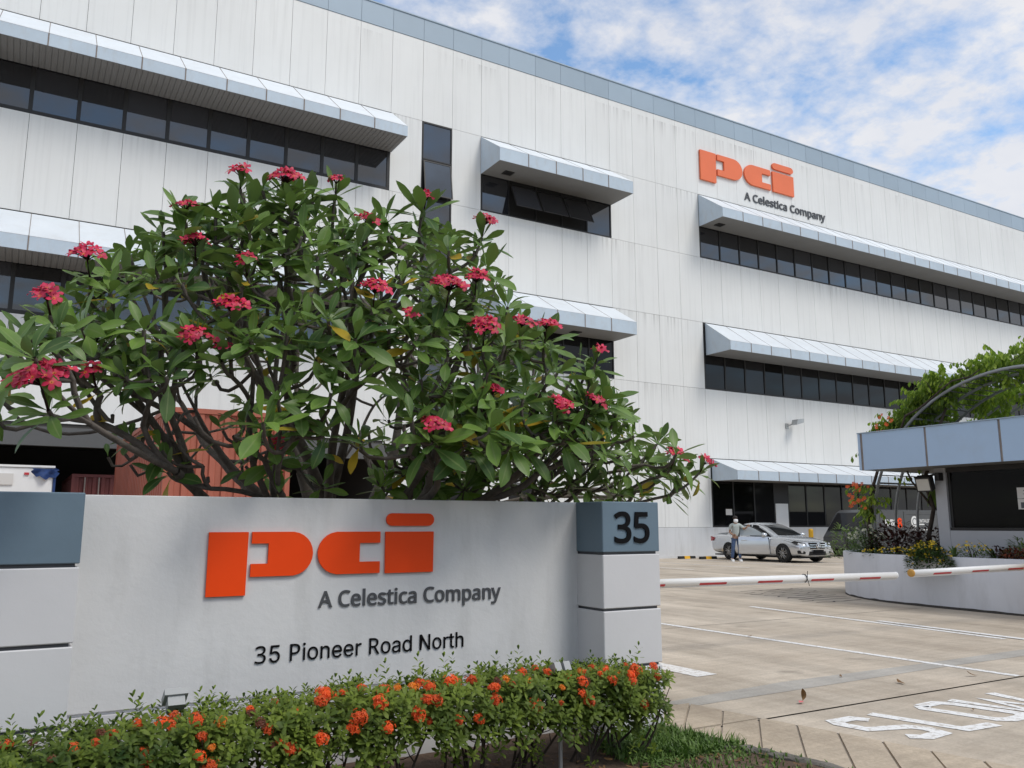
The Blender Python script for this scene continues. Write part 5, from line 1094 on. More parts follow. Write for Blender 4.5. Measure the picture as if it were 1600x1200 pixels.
# dark lower belt line, wheels
def wheel(x, y, sgn):
    t = MB(); t.lathe([(0.235, -0.11), (0.315, -0.115), (0.333, -0.08), (0.336, 0.0), (0.333, 0.08), (0.315, 0.115), (0.235, 0.11)], (x, y, 0.336), 32, 'y', False); w_ = part('wheel', t, M['rubber'], car, True, local=True)
    r_ = MB(); yo = y+sgn*0.098
    r_.lathe([(0.238, -0.02), (0.238, 0.02), (0.222, 0.022), (0.215, -0.02)], (x, yo, 0.336), 32, 'y', False)
    for k in range(5):
        for dlt in (-0.13, 0.13):
            a = 2*PI*k/5+0.3
            p = Vector((x+0.05*math.cos(a+dlt*3), yo, 0.336+0.05*math.sin(a+dlt*3))); q = Vector((x+0.225*math.cos(a+dlt*1.6), yo-sgn*0.0, 0.336+0.225*math.sin(a+dlt*1.6)))
            r_.tube([p, q], [0.022, 0.018], 5)
    r_.lathe([(0.06, -0.02), (0.06, 0.022)], (x, yo, 0.336), 16, 'y')
    part('rim', r_, M['alloy'], w_, True, local=True)
    d_ = MB(); d_.lathe([(0.232, -0.03), (0.232, -0.025)], (x, yo-sgn*0.03, 0.336), 24, 'y'); part('brake_shade', d_, M['black'], w_, local=True)
for x in (1.60, -1.27):
    for sgn in (-1, 1): wheel(x, sgn*0.80, sgn)
# front: grille with slats and star, lamps, intakes, plate
def fx(y, z): # front surface
    return 2.452-0.13*(abs(y)/0.7)**2.2-0.10*max(0, (z-0.55))**1.0
def front_patch(poly, name, m, off=0.0, parent=None):
    mb = MB(); mb.add([(fx(y, z)+off, y, z) for y, z in poly], [tuple(range(len(poly)))]); return part(name, mb, m, parent or car, local=True)
def fgrid(y0, y1, z0, z1, name, m, off, shear=0.0, nn_=8, parent=None):
    mb = MB(); vs = []
    for j in range(3):
        z = z0+(z1-z0)*j/2
        for i in range(nn_+1):
            y = y0+(y1-y0)*i/nn_; y2 = y*(1+shear*(j/2)); vs.append((fx(y2, z)+off, y2, z))
    mb.add(vs, [(j*(nn_+1)+i, j*(nn_+1)+i+1, (j+1)*(nn_+1)+i+1, (j+1)*(nn_+1)+i) for j in range(2) for i in range(nn_)]); return part(name, mb, m, parent or car, True, local=True)
gr = fgrid(-0.36, 0.36, 0.50, 0.735, 'grille', M['black'], 0.018, 0.22)
for z in (0.575, 0.655): fgrid(-0.385, 0.385, z-0.016, z+0.016, 'slat', M['chrome'], 0.030, 0, parent=gr)
for z in (0.498, 0.742): fgrid(-0.36-(z-.5)*.33, 0.36+(z-.5)*.33, z-0.008, z+0.008, 'grille_rim', M['chrome'], 0.028, 0, parent=gr)
st = MB(); ex = fx(0, 0.62)+0.045
st.tube([(ex, 0.098*math.cos(a), 0.618+0.098*math.sin(a)) for a in np.linspace(0, 2*PI, 25)], 0.013, 6)
for k in range(3):
    a = PI/2+2*PI*k/3; st.tube([(ex, 0, 0.618), (ex, 0.095*math.cos(a), 0.618+0.095*math.sin(a))], [0.022, 0.006], 5)
part('star_emblem', st, M['chrome'], gr, local=True)
fgrid(-0.46, 0.46, 0.27, 0.42, 'lower_intake', M['black'], 0.022, -0.1)
fgrid(-0.26, 0.26, 0.36, 0.47, 'number_plate', M['ink'], 0.045)
for sgn in (-1, 1):
    mb = MB(); pts = [(2.00, 0.878, 0.745), (2.20, 0.865, 0.655), (2.36, 0.74, 0.60), (2.425, 0.54, 0.595), (2.40, 0.52, 0.69), (2.30, 0.66, 0.735), (2.12, 0.81, 0.785)]
    mb.add([(x+0.012, sgn*(y+0.012), z+0.006) for x, y, z in pts], [tuple(range(7)) if sgn > 0 else tuple(range(6, -1, -1))])
    hl = part('headlight', mb, M['frame'], car, local=True)
    for (x, y, z, r) in ((2.36, 0.67, 0.652, 0.05), (2.27, 0.77, 0.68, 0.048)):
        b_ = MB(); b_.lathe([(0.005, 0.05), (r*0.7, 0.042), (r, 0.02), (r, 0.0)], (x-0.01, sgn*y, z), 12, 'x'); part('lens', b_, M['lens'], hl, True, local=True)
    mb = MB(); pts = [(2.28, 0.85, 0.34), (2.43, 0.62, 0.33), (2.435, 0.60, 0.40), (2.38, 0.70, 0.46), (2.27, 0.86, 0.45)]
    mb.add([(x+0.014, sgn*(y+0.016), z) for x, y, z in pts], [tuple(range(5)) if sgn > 0 else tuple(range(4, -1, -1))]); part('side_intake', mb, M['black'], car, local=True)
    mb = MB(); mb.add([(-2.43, sgn*0.80, 0.72), (-2.20, sgn*0.905, 0.74), (-2.10, sgn*0.905, 0.86), (-2.25, sgn*0.90, 0.92), (-2.42, sgn*0.82, 0.92)], [(0, 1, 2, 3, 4)]); part('tail_light', mb, M['redlens'], car, local=True)
mb = MB(); mb.tube([(1.15, -0.93, 0.55), (0.0, -0.945, 0.52)], 0.004, 4)
mb = MB(); mb.box(-2.2, 2.3, -0.80, 0.80, 0.17, 0.22); part('underside', mb, M['black'], car, local=True)

# ================================================================== PERSON beside the car
def skin(name, joints, edges, radii, m, parent, sub=2, root=0):
    me = bpy.data.meshes.new(name); me.from_pydata(joints, edges, []); me.materials.append(m)
    o = bpy.data.objects.new(name, me); COL.objects.link(o)
    md = o.modifiers.new('k', 'SKIN')
    for i, r_ in enumerate(radii):
        sv = me.skin_vertices[0].data[i]; sv.radius = r_ if hasattr(r_, '__len__') else (r_, r_); sv.use_root = (i == root)
    md2 = o.modifiers.new('s', 'SUBSURF'); md2.levels = sub; md2.render_levels = sub
    m2 = baked(o); m2.name = name
    for p in m2.polygons: p.use_smooth = True
    return link(name, m2, parent)
M['skin'] = mat('skin', (0.36, 0.21, 0.14), 0.55)
M['shirt'] = mat('grey_green_shirt', (0.40, 0.44, 0.42), 0.8, var=0.08, vscale=12)
M['jeans'] = mat('blue_jeans', (0.07, 0.115, 0.22), 0.85, var=0.2, vscale=14)
M['mask'] = mat('white_mask', (0.80, 0.81, 0.82), 0.7)
M['hair'] = mat('dark_hair', (0.025, 0.018, 0.015), 0.7)
# local frame: facing -y (towards the street), x to the right in the picture
per_ = thing('person', 'person in grey shirt and jeans with white mask standing at open car door', 'person', (24.80, 24.42, 0), R(-32))
J = [(0, 0, 0.93), (0, 0, 1.12), (0, -0.01, 1.30), (0, -0.01, 1.42), (0, -0.02, 1.50), (0, -0.03, 1.60), (0, -0.02, 1.69),   # pelvis, waist, chest, neck base, neck, head
     (0.10, 0, 0.90), (0.12, -0.04, 0.50), (0.13, 0.0, 0.09), (0.14, -0.13, 0.04),                                      # leg
     (-0.09, 0, 0.90), (-0.13, -0.02, 0.50), (-0.17, 0.04, 0.09), (-0.17, -0.09, 0.04),
     (0.18, 0, 1.38), (0.33, -0.10, 1.25), (0.40, -0.30, 1.36),                                                         # arm out to the door
     (-0.18, 0, 1.38), (-0.24, 0.02, 1.12), (-0.13, -0.19, 1.02)]                                                       # arm across the waist
E_ = [(0, 1), (1, 2), (2, 3), (3, 4), (4, 5), (5, 6), (0, 7), (7, 8), (8, 9), (9, 10), (0, 11), (11, 12), (12, 13), (13, 14), (3, 15), (15, 16), (16, 17), (3, 18), (18, 19), (19, 20)]
RD = [(0.14, 0.10), (0.125, 0.09), (0.15, 0.10), (0.11, 0.08), 0.05, (0.078, 0.092), (0.07, 0.085), 0.085, 0.058, 0.042, 0.04, 0.085, 0.058, 0.042, 0.04, 0.058, 0.042, 0.032, 0.058, 0.042, 0.032]
skin('body', J, E_, RD, M['skin'], per_)
k = 1.09
skin('shirt', [(0, 0, 0.90), (0, 0, 1.12), (0, -0.01, 1.30), (0, -0.01, 1.44), (0.19, 0, 1.39), (0.30, -0.075, 1.28), (-0.19, 0, 1.39), (-0.23, 0.015, 1.20)], [(0, 1), (1, 2), (2, 3), (3, 4), (4, 5), (3, 6), (6, 7)],
     [(0.165, 0.12), (0.15, 0.11), (0.17, 0.12), (0.125, 0.09), 0.075, 0.062, 0.075, 0.062], M['shirt'], per_)
skin('jeans', [(0, 0, 0.96), (0.10, 0, 0.86), (0.12, -0.04, 0.50), (0.13, 0.0, 0.10), (-0.09, 0, 0.86), (-0.13, -0.02, 0.50), (-0.17, 0.04, 0.10)], [(0, 1), (1, 2), (2, 3), (0, 4), (4, 5), (5, 6)],
     [(0.155, 0.115), 0.10, 0.075, 0.062, 0.10, 0.075, 0.062], M['jeans'], per_)
for x, y in ((0.135, -0.05), (-0.17, 0.0)):
    mb = MB(); mb.add(*(lambda V: (V, [(0, 1, 2, 3), (4, 7, 6, 5), (0, 4, 5, 1), (1, 5, 6, 2), (2, 6, 7, 3), (3, 7, 4, 0)]))([(x-0.05, y-0.16, 0), (x+0.05, y-0.16, 0), (x+0.045, y+0.10, 0), (x-0.045, y+0.10, 0), (x-0.04, y-0.14, 0.06), (x+0.04, y-0.14, 0.06), (x+0.045, y+0.10, 0.12), (x-0.045, y+0.10, 0.12)])); part('shoe', mb, M['mask'], per_, local=True)
mb = MB(); mb.lathe([(0.02, -0.075), (0.075, -0.06), (0.09, -0.01), (0.087, 0.03), (0.07, 0.06), (0.02, 0.065)], (0, -0.035, 1.575), 14); mb.v = [(x, (-0.035+(y+0.035)*0.6-0.055), z) for x, y, z in mb.v]; part('mask', mb, M['mask'], per_, True, local=True)
mb = MB(); mb.lathe([(0.092, 0.0), (0.098, 0.05), (0.08, 0.095), (0.03, 0.118)], (0, -0.005, 1.655), 14); part('hair', mb, M['hair'], per_, True, local=True)
ey = MB()
for sx_ in (-0.032, 0.032): ey.lathe([(0.004, -0.008), (0.011, -0.003), (0.012, 0.004), (0.004, 0.006)], (sx_, -0.118, 1.638), 8, 'y')
part('eyes', ey, M['hair'], per_, local=True)
hand = MB()
for (cx_, cy_, cz_, dxx) in ((0.42, -0.36, 1.385, 1), (-0.09, -0.22, 1.01, 1)):
    for f_ in range(4): hand.tube([(cx_-0.02*dxx, cy_+0.03, cz_+0.03-0.02*f_), (cx_+0.02*dxx, cy_-0.02, cz_+0.028-0.02*f_), (cx_+0.05*dxx, cy_-0.015, cz_+0.015-0.02*f_)], [0.011, 0.010, 0.008], 6)
    hand.tube([(cx_-0.03, cy_+0.04, cz_+0.02), (cx_-0.01, cy_-0.02, cz_+0.06)], [0.013, 0.009], 6)
part('fingers', hand, M['skin'], per_, True, local=True)

# ================================================================== VEGETATION
rv = random.Random(21)
NPR = np.random.default_rng(7)
def rot_to(d):
    """matrix whose z axis is d"""
    d = Vector(d).normalized(); x = d.orthogonal().normalized(); y = d.cross(x)
    return Matrix(((x.x, y.x, d.x), (x.y, y.y, d.y), (x.z, y.z, d.z)))
def leaf_shape(L_, W_, droop, fold, rows=7, peak=0.58, twist=0.0, sag=0.0):
    """leaf along +x, upper side +z; returns verts, faces, attribute 'across'"""
    ts = [0.0, 0.10, 0.24, 0.42, 0.60, 0.78, 0.92, 1.0][:rows+1]
    vs, ac = [], []
    for t in ts:
        if t <= 0.10: w = 0.05+0.08*t/0.10
        else:
            u = (t-0.10)/0.90
            w = max(0.03, (math.sin(PI*min(1, u**(math.log(0.5)/math.log(peak))))**0.80))
        w *= W_/2
        if t == 1.0: w = 0.02*W_
        a = droop*t; x = L_*(t if abs(droop) < 1e-3 else math.sin(a)/droop); z = 0 if abs(droop) < 1e-3 else -L_*(1-math.cos(a))/droop
        c, s = math.cos(twist*t), math.sin(twist*t)
        for sd in (-1, 0, 1):
            y = sd*w; zz_ = abs(sd)*w*fold+rv.uniform(-.03, .03)*w
            vs.append((x, y*c-zz_*s, z+y*s+zz_*c)); ac.append(float(sd))
    fs = []
    for i in range(len(ts)-1):
        for k in range(2): fs.append((i*3+k, (i+1)*3+k, (i+1)*3+k+1, i*3+k+1))
    return vs, fs, ac
class Bulk:
    """fast collector of many copies of small shapes"""
    def __init__(s): s.v = []; s.f = []; s.n = 0; s.a = []; s.t = []
    def add(s, V, F, mtx, loc, across=None, tint=0.0, scale=1.0):
        W = (np.asarray(V)*scale) @ np.asarray(mtx).T+np.asarray(loc)
        s.v.append(W); s.f += [tuple(i+s.n for i in f) for f in F]; s.a.append(np.zeros(len(V)) if across is None else np.asarray(across)); s.t.append(np.full(len(V), tint)); s.n += len(V)
    def mesh(s, name, mats, off=(0, 0, 0), smooth=True, mi=None):
        me = bpy.data.meshes.new(name); V = np.concatenate(s.v)-np.asarray(off)
        me.from_pydata(V.tolist(), [], s.f)
        for m in (mats if isinstance(mats, list) else [mats]): me.materials.append(m)
        if smooth: me.polygons.foreach_set('use_smooth', [True]*len(me.polygons))
        for nm, arr in (('across', np.concatenate(s.a)), ('tint', np.concatenate(s.t))):
            at = me.attributes.new(nm, 'FLOAT', 'POINT'); at.data.foreach_set('value', arr.astype(np.float32))
        return me

# ------------------------------------------------------------------ frangipani
TIPS = [[3.14,4.61,2.01],[1.2,5.35,2.86],[3.38,6.86,4.11],[1.59,4.81,2.22],[4.22,8.0,2.12],[1.56,5.82,3.56],[2.28,6.77,3.88],[2.82,5.31,2.93],[2.93,5.42,2.52],[4.24,7.48,3.02],[3.17,5.6,1.99],[1.81,5.05,3.23],[2.52,4.66,2.23],[2.47,5.6,1.86],[2.59,4.9,2.06],[2.75,4.73,2.63],[1.78,5.6,1.96],[3.4,5.6,1.71],[2.53,4.83,2.71],[1.09,5.37,3.39],[3.51,7.74,1.9],[3.05,6.55,3.09],[1.1,5.1,2.89],[1.33,5.18,1.98],[2.81,5.29,3.46],[2.19,6.19,3.84],[2.02,5.86,3.53],[5.4,6.29,2.24],[0.98,7.49,2.8],[2.85,7.0,2.94],[3.73,5.44,2.5],[0.81,5.04,2.52],[3.98,4.91,2.1],[5.07,5.6,1.86],[0.43,6.27,2.94],[1.05,5.33,3.03],[0.85,5.28,2.63],[0.4,7.53,2.94],[1.65,5.75,3.8],[1.26,6.85,3.73],[3.55,4.84,2.13],[3.92,6.69,3.36],[1.81,5.6,1.71],[3.94,7.42,2.0],[0.99,5.49,3.48],[1.93,7.41,3.28],[0.4,5.41,2.82],[1.72,6.04,3.0],[2.25,7.08,3.57],[3.04,5.19,3.04],[1.56,4.82,2.68],[2.45,4.72,1.96],[4.81,7.1,2.74],[4.53,7.2,2.89],[3.23,7.61,2.95],[2.59,5.91,2.48],[2.25,5.6,1.71],[3.64,5.6,1.96],[3.16,7.29,3.32],[2.05,4.65,2.07],[3.47,5.6,1.88],[3.44,4.76,2.3],[1.82,5.18,2.53],[2.61,4.71,2.43],[3.72,7.06,3.48],[4.71,6.5,1.74],[2.8,4.86,2.12],[3.5,7.59,2.37],[3.23,6.32,3.03],[1.64,5.51,3.68],[4.49,5.6,1.89],[3.42,4.65,2.0],[0.97,5.84,3.43],[1.64,5.42,3.53],[0.22,6.66,2.71],[5.54,6.84,2.21],[0.69,5.56,3.3],[2.76,4.94,2.31],[3.29,7.88,1.93],[1.92,5.22,3.35],[1.97,5.14,2.78],[4.96,5.6,1.72],[0.85,6.28,3.46],[1.46,6.44,3.75],[3.76,8.04,2.52],[4.22,6.64,2.09],[1.47,5.59,3.73],[1.49,5.03,2.69],[4.93,6.5,2.53],[4.72,7.09,2.5],[1.11,5.25,2.75],[2.21,4.88,2.37],[3.94,8.09,2.33],[2.36,5.09,2.8],[2.49,5.07,3.34],[1.37,5.14,2.77],[3.31,7.53,3.31],[1.16,5.12,2.05],[1.71,4.75,2.56],[2.28,4.84,2.69],[2.08,6.04,2.97],[1.07,6.17,3.57],[0.78,6.37,2.58],[3.41,7.77,2.24],[3.65,7.26,2.33],[3.31,6.14,3.61],[3.6,5.91,2.15],[2.31,4.69,2.5],[3.1,5.99,1.77],[4.11,5.6,1.95],[0.81,5.53,3.43],[4.18,6.89,2.98],[0.03,4.28,2.19],[3.62,5.02,2.56],[4.36,7.04,2.64],[2.12,6.46,3.55],[2.19,5.09,3.23],[0.75,7.58,2.77],[0.69,4.99,2.27],[3.1,7.12,3.81],[2.67,4.99,2.97],[1.91,4.96,2.52],[2.96,7.55,3.81],[1.13,5.15,3.09],[2.19,7.51,3.47],[3.31,7.41,2.94],[1.77,6.86,3.72],[2.9,5.6,1.96],[2.77,5.02,3.24],[3.27,4.88,2.22],[3.29,7.25,3.85],[1.56,5.09,3.15],[2.4,5.74,3.45],[0.77,5.19,2.87],[2.11,5.32,3.56],[1.35,6.24,3.33],[2.64,5.6,1.96],[2.05,5.11,3.38],[1.16,5.24,3.28],[2.74,4.64,1.95],[0.43,5.34,2.61],[2.1,4.98,3.04],[2.63,5.24,2.99],[2.93,5.59,2.76],[-0.08,4.67,2.27],[3.64,4.85,2.33],[1.67,5.12,2.64],[3.57,5.9,3.14],[2.91,4.76,2.28],[1.95,7.08,2.73],[0.48,6.36,2.51],[2.48,6.07,1.83],[1.32,4.84,2.57],[3.8,4.9,2.25],[2.85,4.96,2.84],[0.81,6.85,3.58],[1.19,8.03,2.09],[2.63,7.79,2.94],[0.82,5.6,1.77],[1.44,4.94,2.14],[2.88,4.98,2.45],[5.66,6.7,2.16],[4.26,6.36,2.18],[0.36,5.3,2.43],[1.09,7.65,2.86],[1.37,5.27,3.0],[0.09,5.9,2.72],[1.24,5.43,3.24],[0.59,5.45,2.35],[1.18,6.9,2.95],[0.55,6.18,3.1],[3.21,4.79,2.49],[2.97,6.13,2.75],[-0.03,5.32,2.37],[1.56,7.57,2.89],[1.6,5.32,3.12],[3.45,7.51,3.11],[3.33,4.83,2.01],[2.07,7.82,3.11],[1.32,6.55,3.56],[0.25,5.03,2.51],[3.06,7.03,3.43],[4.79,5.6,1.85],[3.6,7.31,1.93],[3.24,5.1,2.82],[1.74,4.77,2.33],[4.26,7.73,2.28],[4.64,5.6,1.99],[2.91,5.6,1.71],[1.3,7.46,3.23],[0.84,7.36,3.41],[3.6,5.6,1.75],[3.89,6.34,3.05],[1.87,5.03,1.97],[1.8,5.29,3.46],[4.11,7.64,2.4],[1.37,7.19,3.52],[3.33,8.27,2.31],[1.45,5.33,3.52],[3.48,6.99,2.35],[0.79,5.37,3.19],[0.59,5.24,2.35],[1.1,5.24,2.55],[0.89,6.0,3.54],[2.54,6.72,2.88],[4.14,5.38,2.19],[1.38,5.59,3.47],[2.87,7.32,3.39],[-0.02,5.83,2.5],[0.21,5.75,2.7],[0.58,5.33,2.51],[1.49,6.46,3.1],[3.84,6.59,2.67],[1.73,6.76,4.1],[5.34,6.98,1.73],[1.07,7.24,2.96],[5.21,6.97,2.17],[4.1,5.21,2.0],[3.37,6.98,2.57],[0.59,6.48,3.39],[2.35,7.35,2.9],[0.8,5.64,2.59],[1.62,7.56,3.51],[2.19,5.26,3.39],[3.81,6.73,1.99],[2.13,7.19,4.05],[1.44,7.18,3.29],[0.59,5.6,1.97],[4.0,7.07,3.82],[4.04,5.6,1.75],[1.38,5.22,3.17],[0.55,6.19,2.76],[2.69,5.6,1.75],[1.3,5.54,3.7],[2.57,4.9,2.26],[3.55,6.58,3.05],[0.03,4.9,2.41],[2.25,7.15,3.86],[-0.15,5.25,2.18],[5.13,6.02,1.94],[4.54,5.6,1.72],[0.95,7.52,3.01],[4.55,5.09,2.0],[2.55,5.6,3.57],[2.95,4.78,1.97],[1.64,7.44,3.1],[4.13,6.77,3.24],[2.25,4.92,2.19],[0.41,5.62,2.99],[3.01,5.66,3.42],[0.81,6.59,3.47],[-0.15,6.84,2.36],[0.62,5.47,3.07],[1.76,5.28,3.28],[1.23,5.83,3.77],[1.18,4.74,2.01],[0.31,5.52,2.7],[0.88,5.66,3.22],[3.81,5.58,2.31],[2.57,5.82,3.53],[2.41,5.14,3.04],[1.12,4.88,2.5],[-0.1,5.12,1.99],[5.7,6.88,1.76],[1.32,5.25,2.47],[4.46,6.84,3.14],[1.48,5.21,3.31],[1.08,6.43,3.53],[3.18,6.66,3.97],[5.05,6.88,2.86],[3.43,6.85,3.93],[1.76,4.97,3.0],[0.57,5.11,2.55],[2.15,6.1,3.29],[3.73,5.04,2.09],[3.68,4.86,1.99],[4.76,7.55,2.3],[0.49,5.1,2.27],[3.86,5.98,2.72],[3.65,6.11,2.07],[1.65,7.02,3.64],[4.33,6.91,3.25],[1.6,4.94,2.01],[2.09,4.72,2.57],[5.28,7.3,2.14],[1.7,7.49,2.5],[1.82,6.64,1.94],[1.36,6.13,3.81],[1.29,4.86,2.17],[2.75,6.83,3.41],[1.18,7.12,3.7],[2.55,4.57,2.05],[3.87,5.27,2.33],[1.08,6.63,3.0],[1.54,4.97,2.45],[0.16,5.43,2.39],[3.27,6.93,3.68],[3.76,5.12,2.41],[1.95,4.8,2.67],[2.42,5.43,3.58],[0.44,5.51,2.55],[2.71,7.51,3.76],[2.79,5.4,2.2],[3.75,7.38,2.0],[1.82,6.69,3.92],[1.13,7.15,3.47],[2.02,5.51,3.34],[1.84,7.89,3.35],[3.01,6.5,3.35],[1.2,6.47,2.56],[3.51,5.32,2.27],[0.39,6.49,2.83],[0.64,5.34,2.91],[3.41,6.7,2.42],[5.12,6.58,1.79],[2.37,6.04,3.58],[2.0,5.89,3.09],[3.59,6.74,1.7],[0.28,6.5,3.03],[1.2,5.5,3.51],[0.13,4.67,2.4],[4.69,7.14,3.03],[4.29,5.6,1.84],[2.01,6.1,3.66],[0.15,6.21,2.68],[4.06,7.13,3.1],[3.17,7.7,2.8],[1.71,6.16,3.45],[1.13,5.84,3.56],[2.18,8.27,1.73],[3.7,5.95,2.51],[3.56,5.55,2.25],[4.07,5.83,1.73],[3.26,5.84,2.49],[3.52,6.0,1.81],[4.26,5.47,1.98],[2.68,5.29,2.32],[4.45,5.61,2.32],[3.83,5.89,2.06],[3.48,4.92,2.35],[3.23,5.09,2.39],[3.61,5.02,2.27],[2.56,5.73,2.38],[4.19,5.49,2.37],[3.1,4.67,2.17],[2.83,6.17,1.7],[3.08,5.44,2.22],[3.42,6.02,1.94],[2.39,4.75,2.13],[3.73,5.73,1.73],[4.13,5.28,2.36],[3.1,5.55,1.77],[2.57,6.27,1.7],[3.05,5.18,2.37],[2.52,5.78,2.02],[4.04,5.6,2.29],[4.12,5.53,2.53],[3.13,5.5,2.41],[2.92,5.62,2.24],[3.94,5.37,1.97],[4.82,5.44,2.0],[4.06,5.8,2.05],[2.71,6.0,1.92],[2.69,6.14,2.49],[3.05,5.11,2.08],[2.53,5.55,1.71],[2.82,6.06,2.48],[3.48,5.98,2.52],[3.25,5.99,2.25],[2.38,5.83,2.22],[3.32,5.16,2.26],[3.92,5.07,2.07],[3.93,5.67,2.16],[4.38,5.76,2.29],[2.32,4.75,2.29],[2.62,5.09,2.11],[3.84,5.55,1.76],[4.31,5.55,1.69]]
FLOWERS = [[1.45,5.44,3.63,1.3],[1.17,5.63,3.72,0.7],[0.81,5.48,3.36,0.6],[0.85,5.26,3.05,0.8],[0.29,5.48,2.92,1.0],[0.11,4.4,1.97,1.6],[1.03,5.0,2.59,1.0],[0.85,5.01,2.41,0.9],[1.87,4.89,2.8,1.0],[2.38,4.87,2.87,1.35],[2.62,4.92,3.0,0.8],[2.83,5.21,3.54,0.9],[2.61,4.78,2.61,1.2],[2.92,4.82,2.71,0.8],[3.14,4.84,2.71,0.9],[3.6,4.87,2.61,0.5],[3.12,4.69,2.13,0.9],[2.2,4.67,1.95,0.8],[2.61,4.69,2.21,0.6],[3.44,4.74,2.21,0.6],[4.76,5.4,1.91,1.0],[5.09,5.4,1.89,0.6],[1.78,5.44,3.74,0.5],[1.91,5.15,3.37,0.6],[2.41,5.33,3.7,0.7],[1.13,5.11,2.96,0.5],[1.44,5.4,1.87,0.5],[0.35,5.16,2.21,0.5],[0.09,4.81,2.51,0.6],[0.98,4.96,2.38,0.5],[2.1,4.83,2.69,0.5]]
BARE = [[4.47,6.45,1.87],[2.07,4.81,2.06],[3.61,6.3,2.24],[2.42,4.85,2.19],[2.64,5.6,1.75],[1.18,5.0,1.96],[2.53,5.6,1.89],[1.73,6.43,2.15],[2.34,5.6,1.9],[3.78,6.53,2.64],[3.63,6.21,2.95],[0.85,4.97,2.05],[3.96,6.28,2.85],[2.66,6.09,1.96],[0.64,5.6,2.33],[4.2,6.0,1.78],[2.41,5.54,2.4],[3.98,6.79,2.37],[3.62,5.6,1.77],[2.36,6.18,2.15],[3.86,6.13,2.58],[3.83,5.74,1.74],[0.45,5.2,2.06],[0.78,5.6,1.9],[0.68,6.29,1.85],[2.53,6.59,2.7],[0.59,5.87,1.9],[1.07,5.64,1.75],[1.79,5.62,2.71],[4.18,6.69,3.09],[1.33,5.75,1.83],[3.18,5.24,2.12],[0.88,7.17,2.23],[3.78,6.26,2.51],[0.6,5.86,2.54],[2.57,4.72,2.23],[1.93,4.94,2.47],[2.86,5.5,2.8],[3.06,7.04,1.98],[1.52,6.05,2.16],[2.26,6.96,2.41],[1.68,5.83,1.87],[0.76,5.88,2.54],[3.71,5.72,2.65],[4.6,6.34,2.68],[1.58,6.79,2.05],[3.65,5.82,1.81],[1.27,5.6,2.01],[4.62,6.5,2.19],[2.9,5.04,1.95],[0.6,7.02,1.95],[0.84,5.43,1.97],[1.04,5.42,2.34],[3.72,5.23,2.71],[2.91,6.73,2.91],[2.34,6.68,2.23],[3.1,5.57,2.92],[3.37,7.07,2.99],[2.36,5.3,2.25],[3.21,6.22,3.04],[1.69,7.46,1.82],[3.25,7.29,2.3],[2.53,6.98,3.05],[1.22,6.0,2.09],[4.18,5.86,2.6],[0.86,7.03,2.54],[3.54,6.98,2.97],[0.38,6.6,2.75],[2.84,4.86,2.63],[2.74,6.89,1.82],[1.59,5.04,2.09],[3.45,7.06,2.79],[3.26,5.49,2.88],[1.29,5.34,2.02],[4.4,6.15,2.67]]
TC = Vector((2.2, 6.7, 0.1))                 # foot of the trunk
fr_t = thing('frangipani_tree', 'spreading frangipani tree with red blossoms behind the grey entrance sign', 'tree', TC)
CROWN = Vector((2.4, 6.6, 1.5))
tips = [Vector(t) for t in TIPS]+[Vector(f[:3]) for f in FLOWERS]+[Vector(t) for t in BARE]
nfl0 = len(TIPS); nba0 = nfl0+len(FLOWERS)
tipdir = []
branches = MB()
twigs = []
def axis_for(p):
    d = (p-CROWN); d = Vector((d.x/3.0, d.y/2.2, d.z/2.2)); d = d.normalized()
    return (d*0.75+Vector((0, 0, 0.75))+Vector((rv.uniform(-.3, .3), rv.uniform(-.3, .3), rv.uniform(-.15, .2)))).normalized()
tipdir = [axis_for(p) for p in tips]
def bez(p, c, q, n):
    return [p*(1-t)**2+c*2*t*(1-t)+q*t*t for t in [i/n for i in range(n+1)]]
def rad(n): return 0.0080*n**0.44
def kmeans(idx, k):
    P = np.array([tips[i] for i in idx]); 
    cen = P[NPR.choice(len(P), k, replace=False)]
    for _ in range(12):
        lab = np.argmin(((P[:, None]-cen[None])**2).sum(2), axis=1)
        for j in range(k):
            if (lab == j).any(): cen[j] = P[lab == j].mean(0)
    return [[idx[i] for i in range(len(idx)) if lab[i] == j] for j in range(k) if (lab == j).any()]
def grow(p, idx, d, r0):
    n = len(idx)
    if n == 1:
        q = tips[idx[0]]; L_ = (q-p).length
        e = tipdir[idx[0]]
        c = q-e*L_*0.5+Vector((rv.uniform(-.06, .06), rv.uniform(-.06, .06), -0.06))*L_
        m = max(4, min(9, int(L_/0.10)))
        pts = bez(p, c, q, m)
        branches.tube(pts, [r0*(1-t/m)+0.0115*(t/m) for t in range(m+1)], 6, False)
        return
    parts_ = kmeans(idx, 3 if n > 9 and rv.random() < 0.6 else 2)
    if len(parts_) < 2: parts_ = [idx[:n//2], idx[n//2:]]
    for g_ in parts_:
        if not g_: continue
        if len(g_) == 1: grow(p, g_, d, min(r0, 0.013)); continue
        cen = Vector(np.mean([tips[i] for i in g_], axis=0))
        to = cen-p; f = 0.36 if len(g_) > 20 else (0.46 if len(g_) > 6 else 0.58)
        q = p+to*f+Vector((rv.uniform(-.10, .10), rv.uniform(-.10, .10), -0.10*to.length*rv.uniform(.2, 1.3)))
        if q.z < 1.25 and q.y < 5.6: q.y = 5.7
        r1 = rad(len(g_)); L_ = (q-p).length
        c = p.lerp(q, 0.5)+d*L_*0.22+Vector((rv.uniform(-.07, .07), rv.uniform(-.07, .07), rv.uniform(-.14, .02)))*L_
        m = max(3, min(10, int(L_/0.12)))
        branches.tube(bez(p, c, q, m), [min(r0, r1*1.18)*(1-t/m)+r1*(t/m) for t in range(m+1)], 8 if len(g_) > 8 else 6, False)
        grow(q, g_, (q-c).normalized(), r1)
